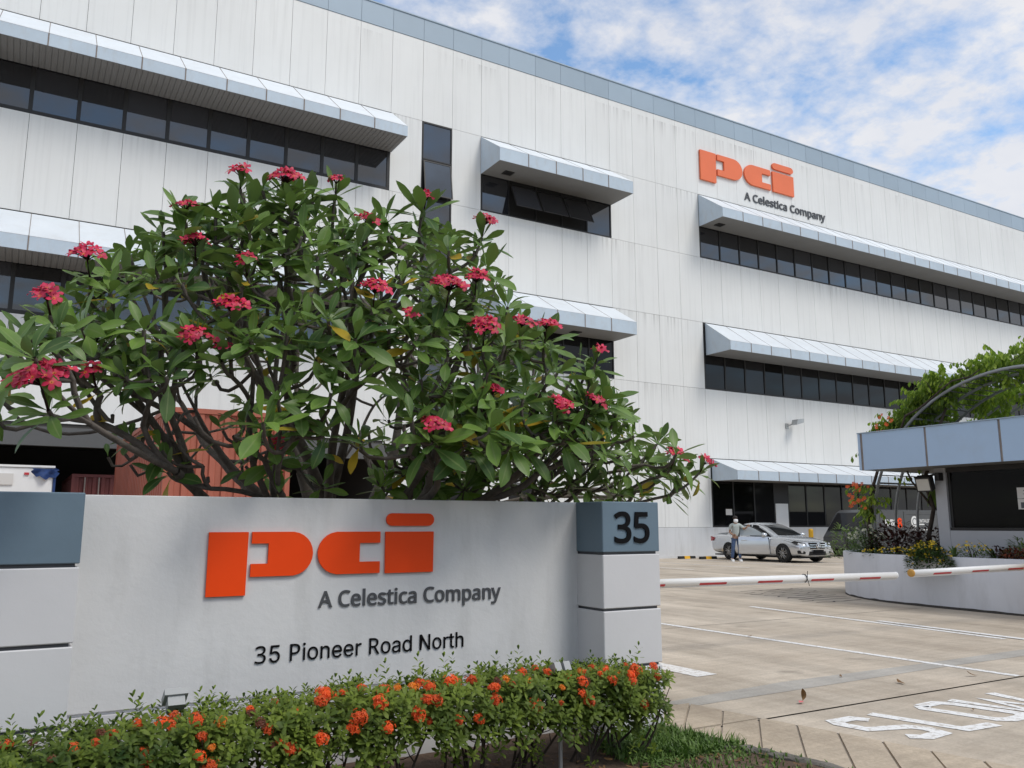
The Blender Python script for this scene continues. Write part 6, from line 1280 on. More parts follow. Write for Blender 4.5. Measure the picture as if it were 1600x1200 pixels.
# several stems rise from one stout base
trunk = MB()
base = TC
groups = kmeans(list(range(len(tips))), 7)
tp = [Vector((2.2, 6.7, 0.05)), Vector((2.2, 6.68, 0.5)), Vector((2.21, 6.66, 0.95)), Vector((2.23, 6.62, 1.35))]
trunk.tube(tp, [0.30, 0.235, 0.205, 0.19], 14)
for g_ in groups:
    cen = Vector(np.mean([tips[i] for i in g_], axis=0)); to = cen-tp[-1]
    st_ = tp[-1]+Vector((to.x, to.y, 0)).normalized()*0.07-Vector((0, 0, rv.uniform(0.05, 0.45)))
    r1 = rad(len(g_))*1.15
    q = st_+to*0.26+Vector((0, 0, 0.02))
    c = st_+Vector((to.x*0.08, to.y*0.08, 0.20))
    trunk.tube(bez(st_-Vector((0, 0, 0.08)), c, q, 7), [min(0.15, r1*1.35)*(1-t/7)+r1*t/7 for t in range(8)], 10, False)
    grow(q, g_, (q-c).normalized(), r1)
part('trunk', trunk, M['bark'], fr_t, True)
part('branches', branches, M['bark'], fr_t, True)
# leaves
LEAVES = [leaf_shape(0.240, 0.078, dr_, fo, 7, pk, tw) for dr_, fo, pk, tw in ((0.25, 0.22, 0.60, 0.1), (0.7, 0.18, 0.62, -0.15), (0.05, 0.30, 0.58, 0.25), (-0.25, 0.25, 0.62, -0.1), (1.05, 0.15, 0.6, 0.2))]
LM = []
for V, F, A in LEAVES:
    mb = MB(); mb.add(V, F, {'across': A}); LM.append((mb.mesh('leaf', M['leaf'], True), mb.mesh('leaf', M['leaf_yellow'], True)))
GA = 2.39996
todo = []
camp = Vector((0, 0, CAM_H))
for ti, (p, a) in enumerate(zip(tips, tipdir)):
    is_fl = ti >= nfl0
    nl = rv.randint(8, 13) if ti < nba0 else rv.choice((0, 0, 1, 2, 3)); B = rot_to(a); ph = rv.uniform(0, 6.28); size = rv.uniform(0.66, 1.22)
    for i in range(nl):
        t = i/max(1, nl-1)                 # 0 young (inside) .. 1 old (outside)
        az = ph+i*GA+rv.uniform(-.25, .25); el = R(24)+R(74)*t**0.8+R(rv.uniform(-10, 10))
        dloc = Vector((math.sin(el)*math.cos(az), math.sin(el)*math.sin(az), math.cos(el)))
        x = (B @ dloc).normalized()
        x = (x+Vector((0, 0, -0.18*t))).normalized()
        upv = (a*1.0-x*x.dot(a)); upv = upv.normalized() if upv.length > .05 else x.orthogonal().normalized()
        y = upv.cross(x).normalized(); z = x.cross(y)
        rl = rv.uniform(-.5, .5); y, z = y*math.cos(rl)+z*math.sin(rl), z*math.cos(rl)-y*math.sin(rl)
        s = size*(0.55+0.45*math.sin(PI*min(1, 0.25+0.75*t)*0.62)/math.sin(PI*0.5))*rv.uniform(0.85, 1.15)
        b = p-a*0.045*t+x*0.006
        mtx = Matrix(((x.x, y.x, z.x), (x.y, y.y, z.y), (x.z, y.z, z.z)))
        yellow = rv.random() < (0.09 if t > 0.7 else 0.0)
        k = rv.randrange(5)
        vis = s*0.27/max(0.5, (b-camp).length)
        todo.append((vis, k, mtx, b, s, yellow))
todo.sort(key=lambda q: -q[0])
for vis, k, mtx, b, s, yel in todo[:290]:
    o = bpy.data.objects.new('leaf', LM[k][1 if yel else 0]); COL.objects.link(o); o.parent = fr_t
    m4 = (mtx*1.0).to_4x4(); o.matrix_local = Matrix.Translation(b-TC) @ m4 @ Matrix.Scale(s, 4)
bk, by_ = Bulk(), Bulk()
for vis, k, mtx, b, s, yel in todo[290:]:
    (by_ if yel else bk).add(LEAVES[k][0], LEAVES[k][1], mtx, b-TC, LEAVES[k][2], rv.uniform(0, .6), s)
link('foliage', bk.mesh('foliage', M['leaf']), fr_t, kind='stuff')
if by_.n: link('yellow_foliage', by_.mesh('yellow_foliage', M['leaf_yellow']), fr_t, kind='stuff')
# blossoms
def flower_mesh(name, m, petals=5, L_=0.040, W_=0.026, cup=0.55, tw=0.5):
    mb = MB()
    for k in range(petals):
        a0 = 2*PI*k/petals; vs = []; ac = []
        for (t, w) in ((0.06, 0.25), (0.45, 0.85), (0.8, 1.0), (1.0, 0.35)):
            for sd in (-1, 1):
                x = L_*t; y = sd*w*W_/2+0.004*t*tw; z = L_*(cup*t-0.45*t*t)+sd*0.004*tw*t*2
                vs.append((x*math.cos(a0)-y*math.sin(a0), x*math.sin(a0)+y*math.cos(a0), z)); ac.append(t)
        mb.add(vs, [(0, 2, 3, 1), (2, 4, 5, 3), (4, 6, 7, 5)], {'across': ac})
    return mb.mesh(name, m, True)
FM = [flower_mesh('flower', M['petal'], cup=c_, tw=t_) for c_, t_ in ((0.55, 0.6), (0.8, 0.9), (0.3, 0.4))]
for (x, y, z, s) in FLOWERS:
    p = Vector((x, y, z)); ti = nfl0+FLOWERS.index([x, y, z, s]); a = (tipdir[ti]*0.6+Vector((-.10, -.28, .5))).normalized()
    B = rot_to(a); st_ = MB(); hub = p+a*0.10*s**0.5
    st_.tube([p-a*0.02, p+a*0.05, hub], [0.007, 0.006, 0.005], 5)
    n = max(4, int(17*s**1.35)); heads = []
    Rr = 0.088*s**0.75
    for i in range(n):
        rr = Rr*math.sqrt((i+0.5)/n)*rv.uniform(.9, 1.15); az = i*GA+rv.uniform(-.3, .3)
        q = hub+B @ Vector((rr*math.cos(az), rr*math.sin(az), 0.075*s**0.5-rr*rr/Rr*0.42+rv.uniform(-.012, .012)))
        st_.tube([hub, hub.lerp(q, 0.55)+a*0.01, q], [0.0035, 0.003, 0.003], 4, False)
        nd = (a*0.9+(q-hub).normalized()*0.8+Vector((rv.uniform(-.25, .25), rv.uniform(-.45, .1), rv.uniform(-.1, .25)))).normalized(); heads.append((q, nd))
    fc = part('flower_cluster', st_, mat_stalk if 'mat_stalk' in globals() else M['maroon'], fr_t, True)
    for q, nd in heads:
        o = bpy.data.objects.new('flower', FM[rv.randrange(3)]); COL.objects.link(o); o.parent = fc
        o.matrix_local = Matrix.Translation(q-TC) @ rot_to(nd).to_4x4() @ Matrix.Rotation(rv.uniform(0, 6), 4, 'Z') @ Matrix.Scale(rv.uniform(.8, 1.08), 4)

# ------------------------------------------------------------------ ixora hedge in front of the sign
def sprig(nl, L_, leafL, upright, seed):
    """short shoot with opposite leaf pairs"""
    r_ = random.Random(seed); V, F, A = [], [], []
    for i in range(nl):
        t = i/(nl-1)
        for sd in (0, 1):
            az = i*PI/2+sd*PI+r_.uniform(-.3, .3); el = R(78)-R(48)*t+R(r_.uniform(-12, 12))
            l = leafL*(1-0.45*t)*r_.uniform(.85, 1.15)
            v, f, a = leaf_shape(l, l*0.40, 0.5, 0.2, 7, 0.58)
            keep = [0, 1, 2, 6, 7, 8, 12, 13, 14, 18, 19, 20]
            v = [v[j] for j in (3, 5, 9, 11, 15, 17, 21, 23)]; f = [(0, 2, 3, 1), (2, 4, 5, 3), (4, 6, 7, 5)]
            x = Vector((math.sin(el)*math.cos(az), math.sin(el)*math.sin(az), math.cos(el))); u = Vector((0, 0, 1))-x*x.z; u.normalize(); y = u.cross(x)
            o = len(V)
            for p in v: V.append(tuple(x*p[0]+y*p[1]+u*p[2]+Vector((0, 0, L_*t))))
            F += [tuple(j+o for j in g_) for g_ in f]; A += [0]*8
    return V, F, A
SPR = [sprig(5, 0.055, 0.062, 0, s) for s in range(4)]; SHOOT = [sprig(7, 0.13, 0.058, 1, s) for s in (11, 12)]
def floret_head(name, m, R_, n, seed):
    r_ = random.Random(seed); mb = MB()
    for i in range(n):
        el = math.acos(1-0.62*(i+.5)/n); az = i*GA
        d = Vector((math.sin(el)*math.cos(az), math.sin(el)*math.sin(az), math.cos(el))); B = rot_to(d); rr = R_*r_.uniform(.55, 1.15); ph = r_.uniform(0, 6)
        for k in range(4):
            a = ph+k*PI/2; u = Vector((math.cos(a), math.sin(a), 0)); w = Vector((-u.y, u.x, 0))
            c = d*rr
            pts = [c, c+B @ (u*0.007+w*0.0048+Vector((0, 0, .002))), c+B @ (u*0.0165+Vector((0, 0, -.001))), c+B @ (u*0.007-w*0.0048+Vector((0, 0, .002)))]
            mb.add([tuple(p) for p in pts], [(0, 1, 2, 3)], {'across': [0.1, .6, 1, .6]})
        if i % 2 == 0: mb.tube([(0, 0, -R_*0.4), tuple(d*rr)], 0.0012, 3, False)
    return mb.mesh(name, m)
IX = [floret_head('flower_head', M['ixora_petal'], 0.042, 30, 1), floret_head('flower_head', M['ixora_petal'], 0.032, 19, 2), floret_head('flower_head', M['ixora_gold'], 0.032, 17, 3), floret_head('flower_head', M['ixora_spent'], 0.030, 16, 4)]
hedge_x = [-0.62, -0.20, 0.20, 0.62, 1.04, 1.46, 1.88, 2.30, 2.72, 3.12, 3.42]
place = ['at the far left below the blue capped pillar', 'below the left pillar of the sign', 'at the foot of the left pillar corner', 'beside the square grey spotlight', 'below the stem of the orange logo', 'below the house number line start', 'below the middle of the address line', 'below the right end of the address line', 'right of the address line before bare grey wall', 'round the staked spotlight', 'at the right end before the numbered pillar']
def top_z(x): return float(np.interp(x, [-0.6, 0.04, 0.45, 0.9, 1.7, 2.8, 3.5, 3.8], [0.495, 0.50, 0.535, 0.55, 0.58, 0.58, 0.545, 0.51]))
HY = 4.40
for hi, hx_ in enumerate(hedge_x):
    sh = thing('ixora_shrub', 'leafy shrub with orange flower heads %s' % place[hi], 'shrub', (hx_, HY, 0.03), 0, 'flowering shrubs in front of the entrance sign')
    stm = MB(); bk = Bulk(); fl_ = []
    nst = rv.randint(7, 10); ends = []
    for i in range(nst):
        p = Vector((rv.uniform(-.10, .10), rv.uniform(-.10, .10), 0)); q = Vector((rv.uniform(-.24, .24), rv.uniform(-.22, .20), rv.uniform(.30, .48)))
        c = p.lerp(q, .5)+Vector((rv.uniform(-.08, .08), rv.uniform(-.08, .08), .05)); pts = bez(p, c, q, 5)
        stm.tube(pts, [0.009, 0.008, 0.007, 0.006, 0.005, 0.004], 5, False); ends.append(q)
        for _ in range(3):
            b = pts[rv.randint(2, 4)]; e = b+Vector((rv.uniform(-.14, .14), rv.uniform(-.14, .12), rv.uniform(.03, .16))); stm.tube([b, b.lerp(e, .5)+Vector((0, 0, -.01)), e], [0.004, 0.003, 0.0025], 4, False); ends.append(e)
    part('stems', stm, M['twig'], sh, True, local=True)
    n = 0
    zt = top_z(hx_)-0.03
    while n < 250:
        x, y = rv.uniform(-.29, .29), rv.uniform(-.30, .24); u = rv.random(); zt_ = top_z(hx_+x)-0.03
        z = zt_*(1-0.60*u**1.35)
        if hx_+x > 3.60-max(0, y-0.1)*0: continue
        bulge = 1-abs((z/zt_)-0.72)*0.6
        if abs(y+.02) > 0.26*bulge+.03: continue
        # hollow inside, denser on top and front
        if z < zt_-0.10 and y > -0.10 and rv.random() < 0.55: continue
        if z < zt_*0.55 and rv.random() < 0.6: continue
        d = Vector((x*0.8, y*1.6-0.25, 0.55+rv.uniform(-.1, .5))).normalized()
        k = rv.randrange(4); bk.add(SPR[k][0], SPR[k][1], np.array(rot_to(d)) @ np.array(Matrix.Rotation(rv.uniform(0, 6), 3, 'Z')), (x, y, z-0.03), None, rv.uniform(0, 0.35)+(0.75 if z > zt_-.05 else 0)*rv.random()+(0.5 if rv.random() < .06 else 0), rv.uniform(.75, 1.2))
        n += 1
    for _ in range(rv.randint(3, 5)):
        x, y = rv.uniform(-.22, .22), rv.uniform(-.24, .12); k = rv.randrange(2); zt_ = top_z(hx_+x)-0.03
        if hx_+x > 3.56: continue
        bk.add(SHOOT[k][0], SHOOT[k][1], rot_to((rv.uniform(-.2, .2), rv.uniform(-.2, .1), 1)), (x, y, zt_-.04+rv.uniform(-.02, .02)), None, rv.uniform(.3, .9), rv.uniform(.9, 1.35))
    for _ in range(10):     # low sprouts
        x, y, z = rv.uniform(-.22, .22), rv.uniform(-.26, .1), rv.uniform(.03, .2); k = rv.randrange(4)
        bk.add(SPR[k][0], SPR[k][1], rot_to((rv.uniform(-.6, .6), rv.uniform(-.9, .1), .7)), (x, y, z), None, rv.uniform(.2, 1.0), rv.uniform(.6, 1.0))
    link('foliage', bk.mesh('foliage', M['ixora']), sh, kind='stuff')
    for i in range(rv.randint(11, 15)):
        x = rv.uniform(-.22, .22)
        if hx_+x > 3.58: x = rv.uniform(-.2, .12)
        zt_ = top_z(hx_+x)-0.03; u = rv.random()
        if u < .6: y, z = rv.uniform(-.27, .02), zt_+rv.uniform(-.03, .03)
        else: y, z = -0.28+rv.uniform(-.03, .03), zt_-rv.uniform(.02, .20)
        d = Vector((x*0.6, y*1.5-.25, .7)).normalized(); k = rv.choice((0, 0, 0, 0, 1, 1, 1, 2, 2, 3))
        o = bpy.data.objects.new('flower_head', IX[k]); COL.objects.link(o); o.parent = sh
        o.matrix_local = Matrix.Translation((x, y, z)) @ rot_to(d).to_4x4() @ Matrix.Rotation(rv.uniform(0, 6), 4, 'Z') @ Matrix.Scale(rv.uniform(.55, 1.05), 4)

# spotlights among the hedge
M['lampbox'] = mat('spotlight_grey', (0.34, 0.35, 0.35), 0.5)
s1 = thing('garden_spotlight', 'square pale grey spotlight tilted among hedge flowers near left pillar', 'spotlight', (0.78, 4.58, 0.07))
mb = MB(); mb.cyl((0.78, 4.58, 0.05), (0.78, 4.58, 0.54), 0.012, 8); part('stake', mb, M['galv'], s1)
def sp_fn(c, tl):
    return lambda u, v, d: (c[0]+u, c[1]+d*math.cos(tl)-v*math.sin(tl), c[2]+v*math.cos(tl)+d*math.sin(tl))
f_ = sp_fn((0.78, 4.58, 0.575), R(50)); mb = MB()
mb.prism([(-.055, -.05), (.055, -.05), (.055, .05), (-.055, .05)], f_, 0.055, 0.02); mb.prism([(-.04, -.036), (.04, -.036), (.04, .036), (-.04, .036)], f_, 0.02, -0.03); part('lamp_head', mb, M['lampbox'], s1)
s2 = thing('garden_spotlight', 'pair of pale grey spotlights on a metal stake near numbered pillar', 'spotlight', (2.88, 4.30, 0.07))
mb = MB(); mb.cyl((2.88, 4.30, 0.04), (2.88, 4.30, 0.575), 0.012, 8); part('stake', mb, M['galv'], s2)
for dx_ in (-0.03, 0.035):
    f_ = sp_fn((2.88+dx_, 4.30, 0.605), R(60)); mb = MB(); mb.prism([(-.022, -.034), (.022, -.034), (.022, .034), (-.022, .034)], f_, 0.028, -0.026); part('lamp_head', mb, M['lampbox'], s2)

# ------------------------------------------------------------------ grass and weeds at the bed corner
gb = Bulk()
for _ in range(8500):
    x, y = rv.uniform(3.30, 4.36), rv.uniform(3.0, 4.75); e = bed_edge(y)
    if x > e+0.02: continue
    dens = 1.0 if y > 4.08 else (0.30 if y > 3.7 else 0.12)
    if x < 3.55: dens *= 0.4
    if rv.random() > dens: continue
    h = rv.uniform(.03, .085)*(1.15 if y > 4.1 else .6); az = rv.uniform(0, 6.28); ln = rv.uniform(.2, 1.0)*h; w = rv.uniform(.0022, .0045)
    if rv.random() < 0.4: w *= 2.4; h *= .8
    c, s = math.cos(az), math.sin(az)
    gb.add([(-s*w, c*w, 0), (s*w, -c*w, 0), (c*ln*.4-s*w, s*ln*.4+c*w, h*.6), (c*ln*.4+s*w, s*ln*.4-c*w, h*.6), (c*ln, s*ln, h)], [(0, 1, 3, 2), (2, 3, 4)], np.eye(3), (x, y, 0.03+rv.uniform(-.01, .01)), None, rv.uniform(0, 1))
for _ in range(260):
    x, y = rv.uniform(3.35, 4.1), rv.uniform(4.05, 4.7)
    if x > bed_edge(y)-.02: continue
    k = rv.randrange(4); gb.add(SPR[k][0], SPR[k][1], rot_to((rv.uniform(-.5, .5), rv.uniform(-.6, .2), 1)), (x, y, .015+rv.uniform(0, .035)), None, rv.uniform(.0, .7), rv.uniform(.45, .8))
o = link('grass', gb.mesh('grass', M['grass'], smooth=False)); o['kind'] = 'stuff'
lt = Bulk()
for _ in range(520):
    x, y = rv.uniform(1.2, 4.2), rv.uniform(3.2, 4.7)
    if x > bed_edge(y)-.05: continue
    l = rv.uniform(.012, .04); lt.add([(0, -l*.3, 0), (l, -l*.25, .004), (l*1.6, 0, .008), (l, l*.28, .003), (0, l*.25, 0)], [(0, 1, 2, 3, 4)], Matrix.Rotation(rv.uniform(0, 6), 3, 'Z') @ Matrix.Rotation(rv.uniform(-.4, .4), 3, 'X'), (x, y, .050))
o = link('leaf_litter', lt.mesh('leaf_litter', M['dead_leaf'], smooth=False)); o['kind'] = 'stuff'
# fallen leaves on the concrete
for (x, y, L_, cur_, rz, lab) in ((5.75, 5.00, 0.13, 2.6, 0.4, 'curled brown leaf with pink tip lying before the long joint line'), (7.15, 5.02, 0.13, 0.4, 1.2, 'flat dark brown leaf by the joint line near the word SLOW'), (8.15, 4.93, 0.12, 0.8, 2.5, 'small tan leaf on concrete at the right end of the joint line'),
                                  (6.95, 5.55, 0.07, 0.4, 0.9, 'tiny brown leaf on the concrete below the grey repair strip'), (6.2, 8.0, 0.13, 0.9, 0.6, 'pale curled leaf on concrete beside the numbered pillar'), (8.35, 8.1, 0.09, 0.3, 0.1, 'thin dark leaf lying close to the middle lane line'), (6.62, 4.07, 0.05, 0.3, 0.7, 'tiny brown leaf lying inside the painted letter O')):
    v, f, a = leaf_shape(L_, L_*.34, cur_, 0.4)
    v = [(p[0], p[1], -p[2] if cur_ > 1 else abs(p[2])) for p in v]
    t = thing('fallen_leaf', lab, 'leaf', (x, y, 0.012), rz); mb = MB(); mb.add(v, f); part('blade', mb, M['dead_leaf'], t, True, local=True)
    if cur_ > 2:
        mb = MB(); mb.add([(-.02, -.02, .002), (-.09, -.035, .006), (-.11, -.01, .004), (-.06, .01, .01)], [(0, 1, 2, 3)]); part('pink_tip', mb, M['pink_scrap'], t, local=True)

# ------------------------------------------------------------------ planter plants
def petal_disc(name, m, r, n=5):
    mb = MB()
    for k in range(n):
        a = 2*PI*k/n; b = 2*PI*(k+.8)/n; c = (a+b)/2
        mb.add([(0, 0, 0), (r*.8*math.cos(a), r*.8*math.sin(a), .2*r), (r*math.cos(c), r*math.sin(c), .3*r), (r*.8*math.cos(b), r*.8*math.sin(b), .2*r)], [(0, 1, 2, 3)], {'across': [0, .7, 1, .7]})
    return mb.mesh(name, m)
YFM = petal_disc('flower', M['yellow_flower'], 0.021); CFM = petal_disc('flower', M['cream_flower'], 0.034); BFM = petal_disc('flower', M['bignonia'], 0.05)
def shrub(name, label, c, rx, ry, h, m, n, leafL, flowers=None, nf=0, droop=0.0, stems=5, cat='shrub', group=None, wr=0.42):
    t = thing(name, label, cat, c, 0, group); sm = MB(); bk = Bulk()
    lv = [leaf_shape(leafL, leafL*wr, .5, .2) for _ in range(3)]
    for i in range(stems):
        q = Vector((rv.uniform(-rx, rx)*.6, rv.uniform(-ry, ry)*.6, h*rv.uniform(.5, .9))); sm.tube(bez(Vector((q.x*.15, q.y*.15, -.06)), Vector((q.x*.3, q.y*.3, h*.4)), q, 4), [.012, .01, .008, .006, .004], 4, False)
    part('stems', sm, M['twig'], t, True, local=True)
    for i in range(n):
        a = rv.uniform(0, 6.28); r = math.sqrt(rv.uniform(.1, 1)); z = h*(rv.uniform(.1, 1))*(1-.45*r*r); p = Vector((rx*r*math.cos(a), ry*r*math.sin(a), z-droop*r*r*rv.uniform(.3, 1)))
        d = Vector((math.cos(a)*r+rv.uniform(-.5, .5), math.sin(a)*r+rv.uniform(-.5, .5), rv.uniform(-.2, .9))).normalized(); v, f, ac = lv[i % 3]
        up_ = Vector((0, 0, 1)); y = up_.cross(d); y = y.normalized() if y.length > .05 else Vector((1, 0, 0)); z_ = d.cross(y)
        bk.add(v, f, Matrix(((d.x, y.x, z_.x), (d.y, y.y, z_.y), (d.z, y.z, z_.z))), p, None, rv.uniform(0, 1), rv.uniform(.7, 1.25))
    link('foliage', bk.mesh('foliage', m), t, kind='stuff')
    for i in range(nf):
        a = rv.uniform(0, 6.28); r = math.sqrt(rv.uniform(.05, 1)); z = h*(1-.42*r*r)*rv.uniform(.75, 1.05); p = Vector((rx*r*math.cos(a), ry*r*math.sin(a), z-droop*r*r*rv.uniform(.3, 1)+.02))
        o = bpy.data.objects.new('flower', flowers); COL.objects.link(o); o.parent = t; o.matrix_local = Matrix.Translation(p) @ rot_to(Vector((-.7+rv.uniform(-.4, .4), -.6+rv.uniform(-.4, .4), .7))).to_4x4() @ Matrix.Scale(rv.uniform(.7, 1.15), 4)
    return t
def strap(label, c, n, L_, w, m, spread=.6, cat='plant'):
    t = thing('strap_leaf_plant', label, cat, c)
    for i in range(n):
        a = rv.uniform(0, 6.28); l = L_*rv.uniform(.6, 1.1); v, f, ac = leaf_shape(l, w, rv.uniform(.5, 1.5), .3, 7, .4)
        d = Vector((math.cos(a)*spread*rv.uniform(.2, 1), math.sin(a)*spread*rv.uniform(.2, 1), 1)).normalized(); y = Vector((-math.sin(a), math.cos(a), 0)); z_ = d.cross(y).normalized(); y = z_.cross(d)
        mtx = Matrix(((d.x, y.x, z_.x), (d.y, y.y, z_.y), (d.z, y.z, z_.z)))
        mb = MB(); mb.add([tuple(mtx @ Vector(p)) for p in v], f); o = part('leaf', mb, m, t, True, local=True)
    return t
PZ = 0.80
shrub('flowering_shrub', 'low green shrub dotted with cream white flowers on planter end', (15.15, 11.25, PZ), .42, .42, .60, M['shade_green'], 700, .07, CFM, 30)
shrub('lime_shrub', 'loose pale green shrub with drooping leaves behind the planter end', (16.05, 12.45, PZ-.05), .42, .40, .78, M['lime'], 460, .12, None, 0, .25)
shrub('conifer', 'narrow dark green upright conifer at the planter end', (15.75, 11.75, PZ), .17, .17, 1.0, M['shade_green'], 520, .07, None, 0, 0, 3, 'plant', None, .25)
shrub('maroon_shrub', 'dark maroon leaved shrub behind the cream flowers', (15.45, 10.85, PZ), .50, .45, .74, M['maroon'], 700, .12)
shrub('maroon_shrub', 'dark maroon leaved shrub near the guard house corner', (15.35, 9.95, PZ), .45, .42, .62, M['maroon'], 560, .12)
shrub('yellow_ground_cover', 'low mat of yellow flowers along the planter rim', (14.62, 10.35, PZ), .32, .62, .20, M['shade_green'], 620, .05, YFM, 60)
shrub('yellow_shrub', 'rounded cascade of yellow flowers spilling over the planter wall', (13.97, 9.18, PZ+.03), .22, .42, .32, M['shade_green'], 1700, .075, YFM, 110, .30)
shrub('yellow_shrub', 'small tuft of yellow flowers right of the yellow cascade', (14.40, 8.62, PZ), .22, .32, .34, M['blade'], 420, .05, YFM, 26)
shrub('ground_cover', 'rust red low foliage beside the strap leaved plants', (14.38, 7.88, PZ), .20, .26, .27, M['redbrown'], 420, .07)
shrub('ground_cover', 'orange red low foliage on planter rim near the frame edge', (14.36, 7.42, PZ), .20, .28, .24, M['redbrown'], 460, .06, BFM, 10)
shrub('green_tuft', 'bushy dark green tuft between the red foliage patches', (14.75, 7.95, PZ), .26, .24, .42, M['blade'], 480, .12, None, 0, 0, 3, 'plant', None, .18)
shrub('maroon_shrub', 'small maroon plant right of the yellow tuft', (14.65, 8.25, PZ), .18, .18, .30, M['maroon'], 120, .10)
strap('upright strap leaved plant just left of the yellow cascade', (14.75, 9.85, PZ), 12, .42, .035, M['blade'])
strap('pale yellow green upright blades above the yellow cascade', (14.55, 9.05, PZ), 7, .42, .05, M['lime'], .25)
strap('fan of long green blades in the middle of planter right half', (14.70, 8.40, PZ), 16, .50, .03, M['blade'], 1.0)
strap('broad green blades leaning left near the right frame edge', (14.70, 7.55, PZ), 12, .55, .06, M['blade'], .9)

# vine over the pergola
vn_t = thing('orange_vine', 'bright green climbing vine with orange flowers covering the arched pergola', 'climber', (15.5, 11.32, 0.8))
VO = vn_t.location
stm = MB()
for k in range(1):
    y0 = rv.uniform(-.15, .15); pts = [Vector((15.35+.25*k, 11.30+y0*.5, .78))]
    for a in np.linspace(0, 1.4, 16): q = Vector(arch_pt(15.45+.35*k+rv.uniform(-.1, .1), a, rv.uniform(.0, .10))); pts.append(q)
    stm = MB(); stm.tube(pts, [.035*(1-i/len(pts))+.008 for i in range(len(pts))], 6); part('stem', stm, M['twig'], vn_t, True)
stm = MB(); stm.tube([(15.55, 10.10, .78), (15.50, 10.14, 1.2), (15.60, 10.05, 1.75), (15.52, 10.15, 2.3), (15.7, 10.05, 2.8), (15.8, 9.9, 3.4), (15.9, 9.75, 3.85)], [.05, .045, .04, .038, .034, .03, .02], 8); part('stem', stm, M['twig'], vn_t, True)
stm = MB(); stm.tube([(15.60, 10.05, 1.75), (15.4, 10.35, 2.3), (15.35, 10.55, 2.9)], [.025, .02, .015], 6); part('stem', stm, M['twig'], vn_t, True)
stm = MB()
for k in range(26):
    a = rv.uniform(.5, 1.6); q = Vector(arch_pt(rv.uniform(15.3, 18), a, .1)); e = q+Vector((rv.uniform(-.3, .3), rv.uniform(-.2, .4), rv.uniform(.1, .45))); stm.tube([q, q.lerp(e, .5)+Vector((.05, 0, .03)), e], [.008, .006, .003], 4, False)
part('twigs', stm, M['twig'], vn_t, True, kind='stuff')
bk = Bulk(); lv = [leaf_shape(.125, .056, .7, .25) for _ in range(4)]
def spray(p, d, n, L_):
    """drooping string of leaves"""
    p = Vector(p); d = Vector(d)
    for i in range(n):
        t = i/n; q = p+d*L_*t+Vector((0, 0, -.25*L_*t*t))
        a = (i % 2)*PI+rv.uniform(-.6, .6)
        e = Vector((d.x*.4+math.cos(a)*.5, d.y*.4+math.sin(a)*.5, rv.uniform(-.85, -.1))).normalized(); y = Vector((0, 0, 1)).cross(e); y = y.normalized() if y.length > .05 else Vector((1, 0, 0)); z_ = e.cross(y)
        if z_.z < 0: y, z_ = -y, -z_
        v, f, ac = lv[rv.randrange(4)]
        bk.add(v, f, Matrix(((e.x, y.x, z_.x), (e.y, y.y, z_.y), (e.z, y.z, z_.z))), q-VO, None, rv.uniform(0, 1)*.6+.4*t, rv.uniform(.75, 1.2))
clumps = []
for k in range(95):
    a = R(rv.choice([rv.uniform(30, 62), rv.uniform(55, 105)])); X = rv.uniform(15.6, 18.6) if rv.random() < .7 else rv.uniform(15.6, 16.3)
    clumps.append((X, a))
clumps += [(rv.uniform(15.6, 16.1), R(rv.uniform(30, 66))) for _ in range(48)]
for X, a in clumps:
    if 15.5 < X < 16.5 and R(42) < a < R(58) and rv.random() < .6: continue      # bare slatted stretch
    c = Vector(arch_pt(X, a, rv.uniform(.05, .42)))
    for _ in range(11):
        d = Vector((rv.uniform(-.35, .9), math.cos(a)*.8+rv.uniform(-.4, .8), rv.uniform(-.15, .6))).normalized()
        spray(c+Vector((rv.uniform(-.2, .2), rv.uniform(-.2, .2), rv.uniform(-.15, .15))), d, 11, rv.uniform(.25, .5))
for _ in range(26):           # curtain hanging at the left leg and around the trunk under the roof
    a = R(rv.uniform(5, 16)); c = Vector(arch_pt(rv.uniform(15.15, 15.6), a, rv.uniform(-.05, .2))); spray(c+Vector((0, 0, rv.uniform(-.1, .1))), Vector((rv.uniform(-.6, .6), rv.uniform(-.3, .7), rv.uniform(-.4, .3))).normalized(), 9, .32)
for _ in range(7):
    c = Vector((rv.uniform(15.3, 16.0), rv.uniform(9.75, 10.9), rv.uniform(2.35, 2.75))); spray(c, Vector((rv.uniform(-.6, .6), rv.uniform(-.6, .6), rv.uniform(-.3, .3))).normalized(), 9, .30)
link('foliage', bk.mesh('foliage', M['vine']), vn_t, kind='stuff')
bl = MB()
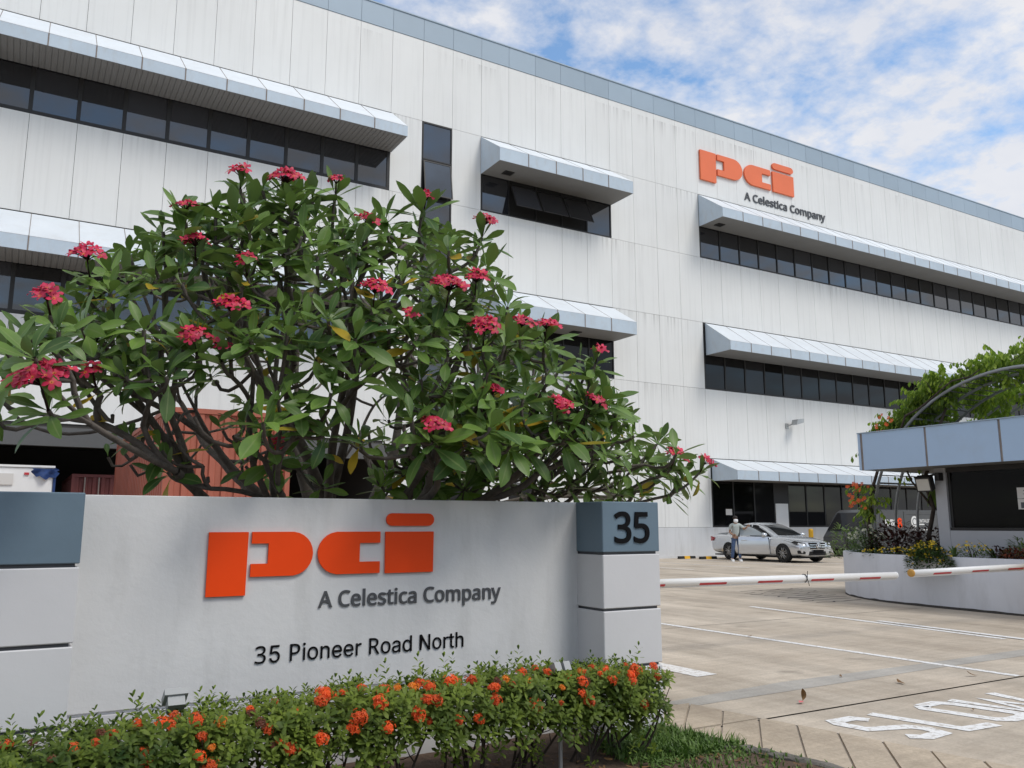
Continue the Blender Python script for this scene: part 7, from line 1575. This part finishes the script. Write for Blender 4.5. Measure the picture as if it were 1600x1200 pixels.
for k in range(3):
    v, f, ac = leaf_shape(.75, .30, .9, .25, 7, .5); bl2 = MB(); d = Vector((-.2+.2*k, .5-.2*k, -.3+.1*k)).normalized(); y = Vector((0, 0, 1)).cross(d).normalized(); z_ = d.cross(y)
    mtx = Matrix(((d.x, y.x, z_.x), (d.y, y.y, z_.y), (d.z, y.z, z_.z))); bl2.add([tuple(mtx @ Vector(p)+Vector((15.75, 9.78, 2.35-.06*k))) for p in v], f); part('leaf', bl2, M['vine'], vn_t, True)
for i in range(44):
    if i < 26: c = Vector(arch_pt(15.0+rv.uniform(-.12, .2), R(rv.uniform(5, 18)), rv.uniform(-.1, .36)))
    else: c = Vector(arch_pt(rv.uniform(15.0, 15.4), R(rv.uniform(33, 44)), rv.uniform(.2, .4)))
    o = bpy.data.objects.new('flower', BFM); COL.objects.link(o); o.parent = vn_t; o.matrix_local = Matrix.Translation(c-VO) @ rot_to(Vector((-.8, -.4+rv.uniform(-.4, .8), .3))).to_4x4() @ Matrix.Scale(rv.uniform(.6, 1.1), 4)

# trees on the far side of the street (seen only mirrored in the glazing)
bk = Bulk()
for k in range(34):
    x = -75+k*5.2+rv.uniform(-1.5, 1.5); y = -34+rv.uniform(-4, 4); hh = rv.uniform(6.5, 10.5); rr = rv.uniform(3, 4.4)
    for _ in range(190):
        a, e = rv.uniform(0, 6.28), math.acos(rv.uniform(-1, 1)); r = rv.uniform(.6, 1)
        p = (x+rr*r*math.sin(e)*math.cos(a), y+rr*r*math.sin(e)*math.sin(a), max(.6, hh*.55+hh*.45*r*math.cos(e))); s = rv.uniform(.6, 1.3)
        d = rot_to((rv.uniform(-1, 1), rv.uniform(-1, 1), rv.uniform(-.2, 1))); bk.add([(-s, -s*.7, 0), (s, -s*.6, .2), (s*.8, s*.7, 0), (-s*.9, s*.6, .2)], [(0, 1, 2, 3)], d, p, None, rv.uniform(0, 1))
o = link('roadside_wood', bk.mesh('roadside_wood', M['tree_line'], smooth=False)); o['kind'] = 'stuff'
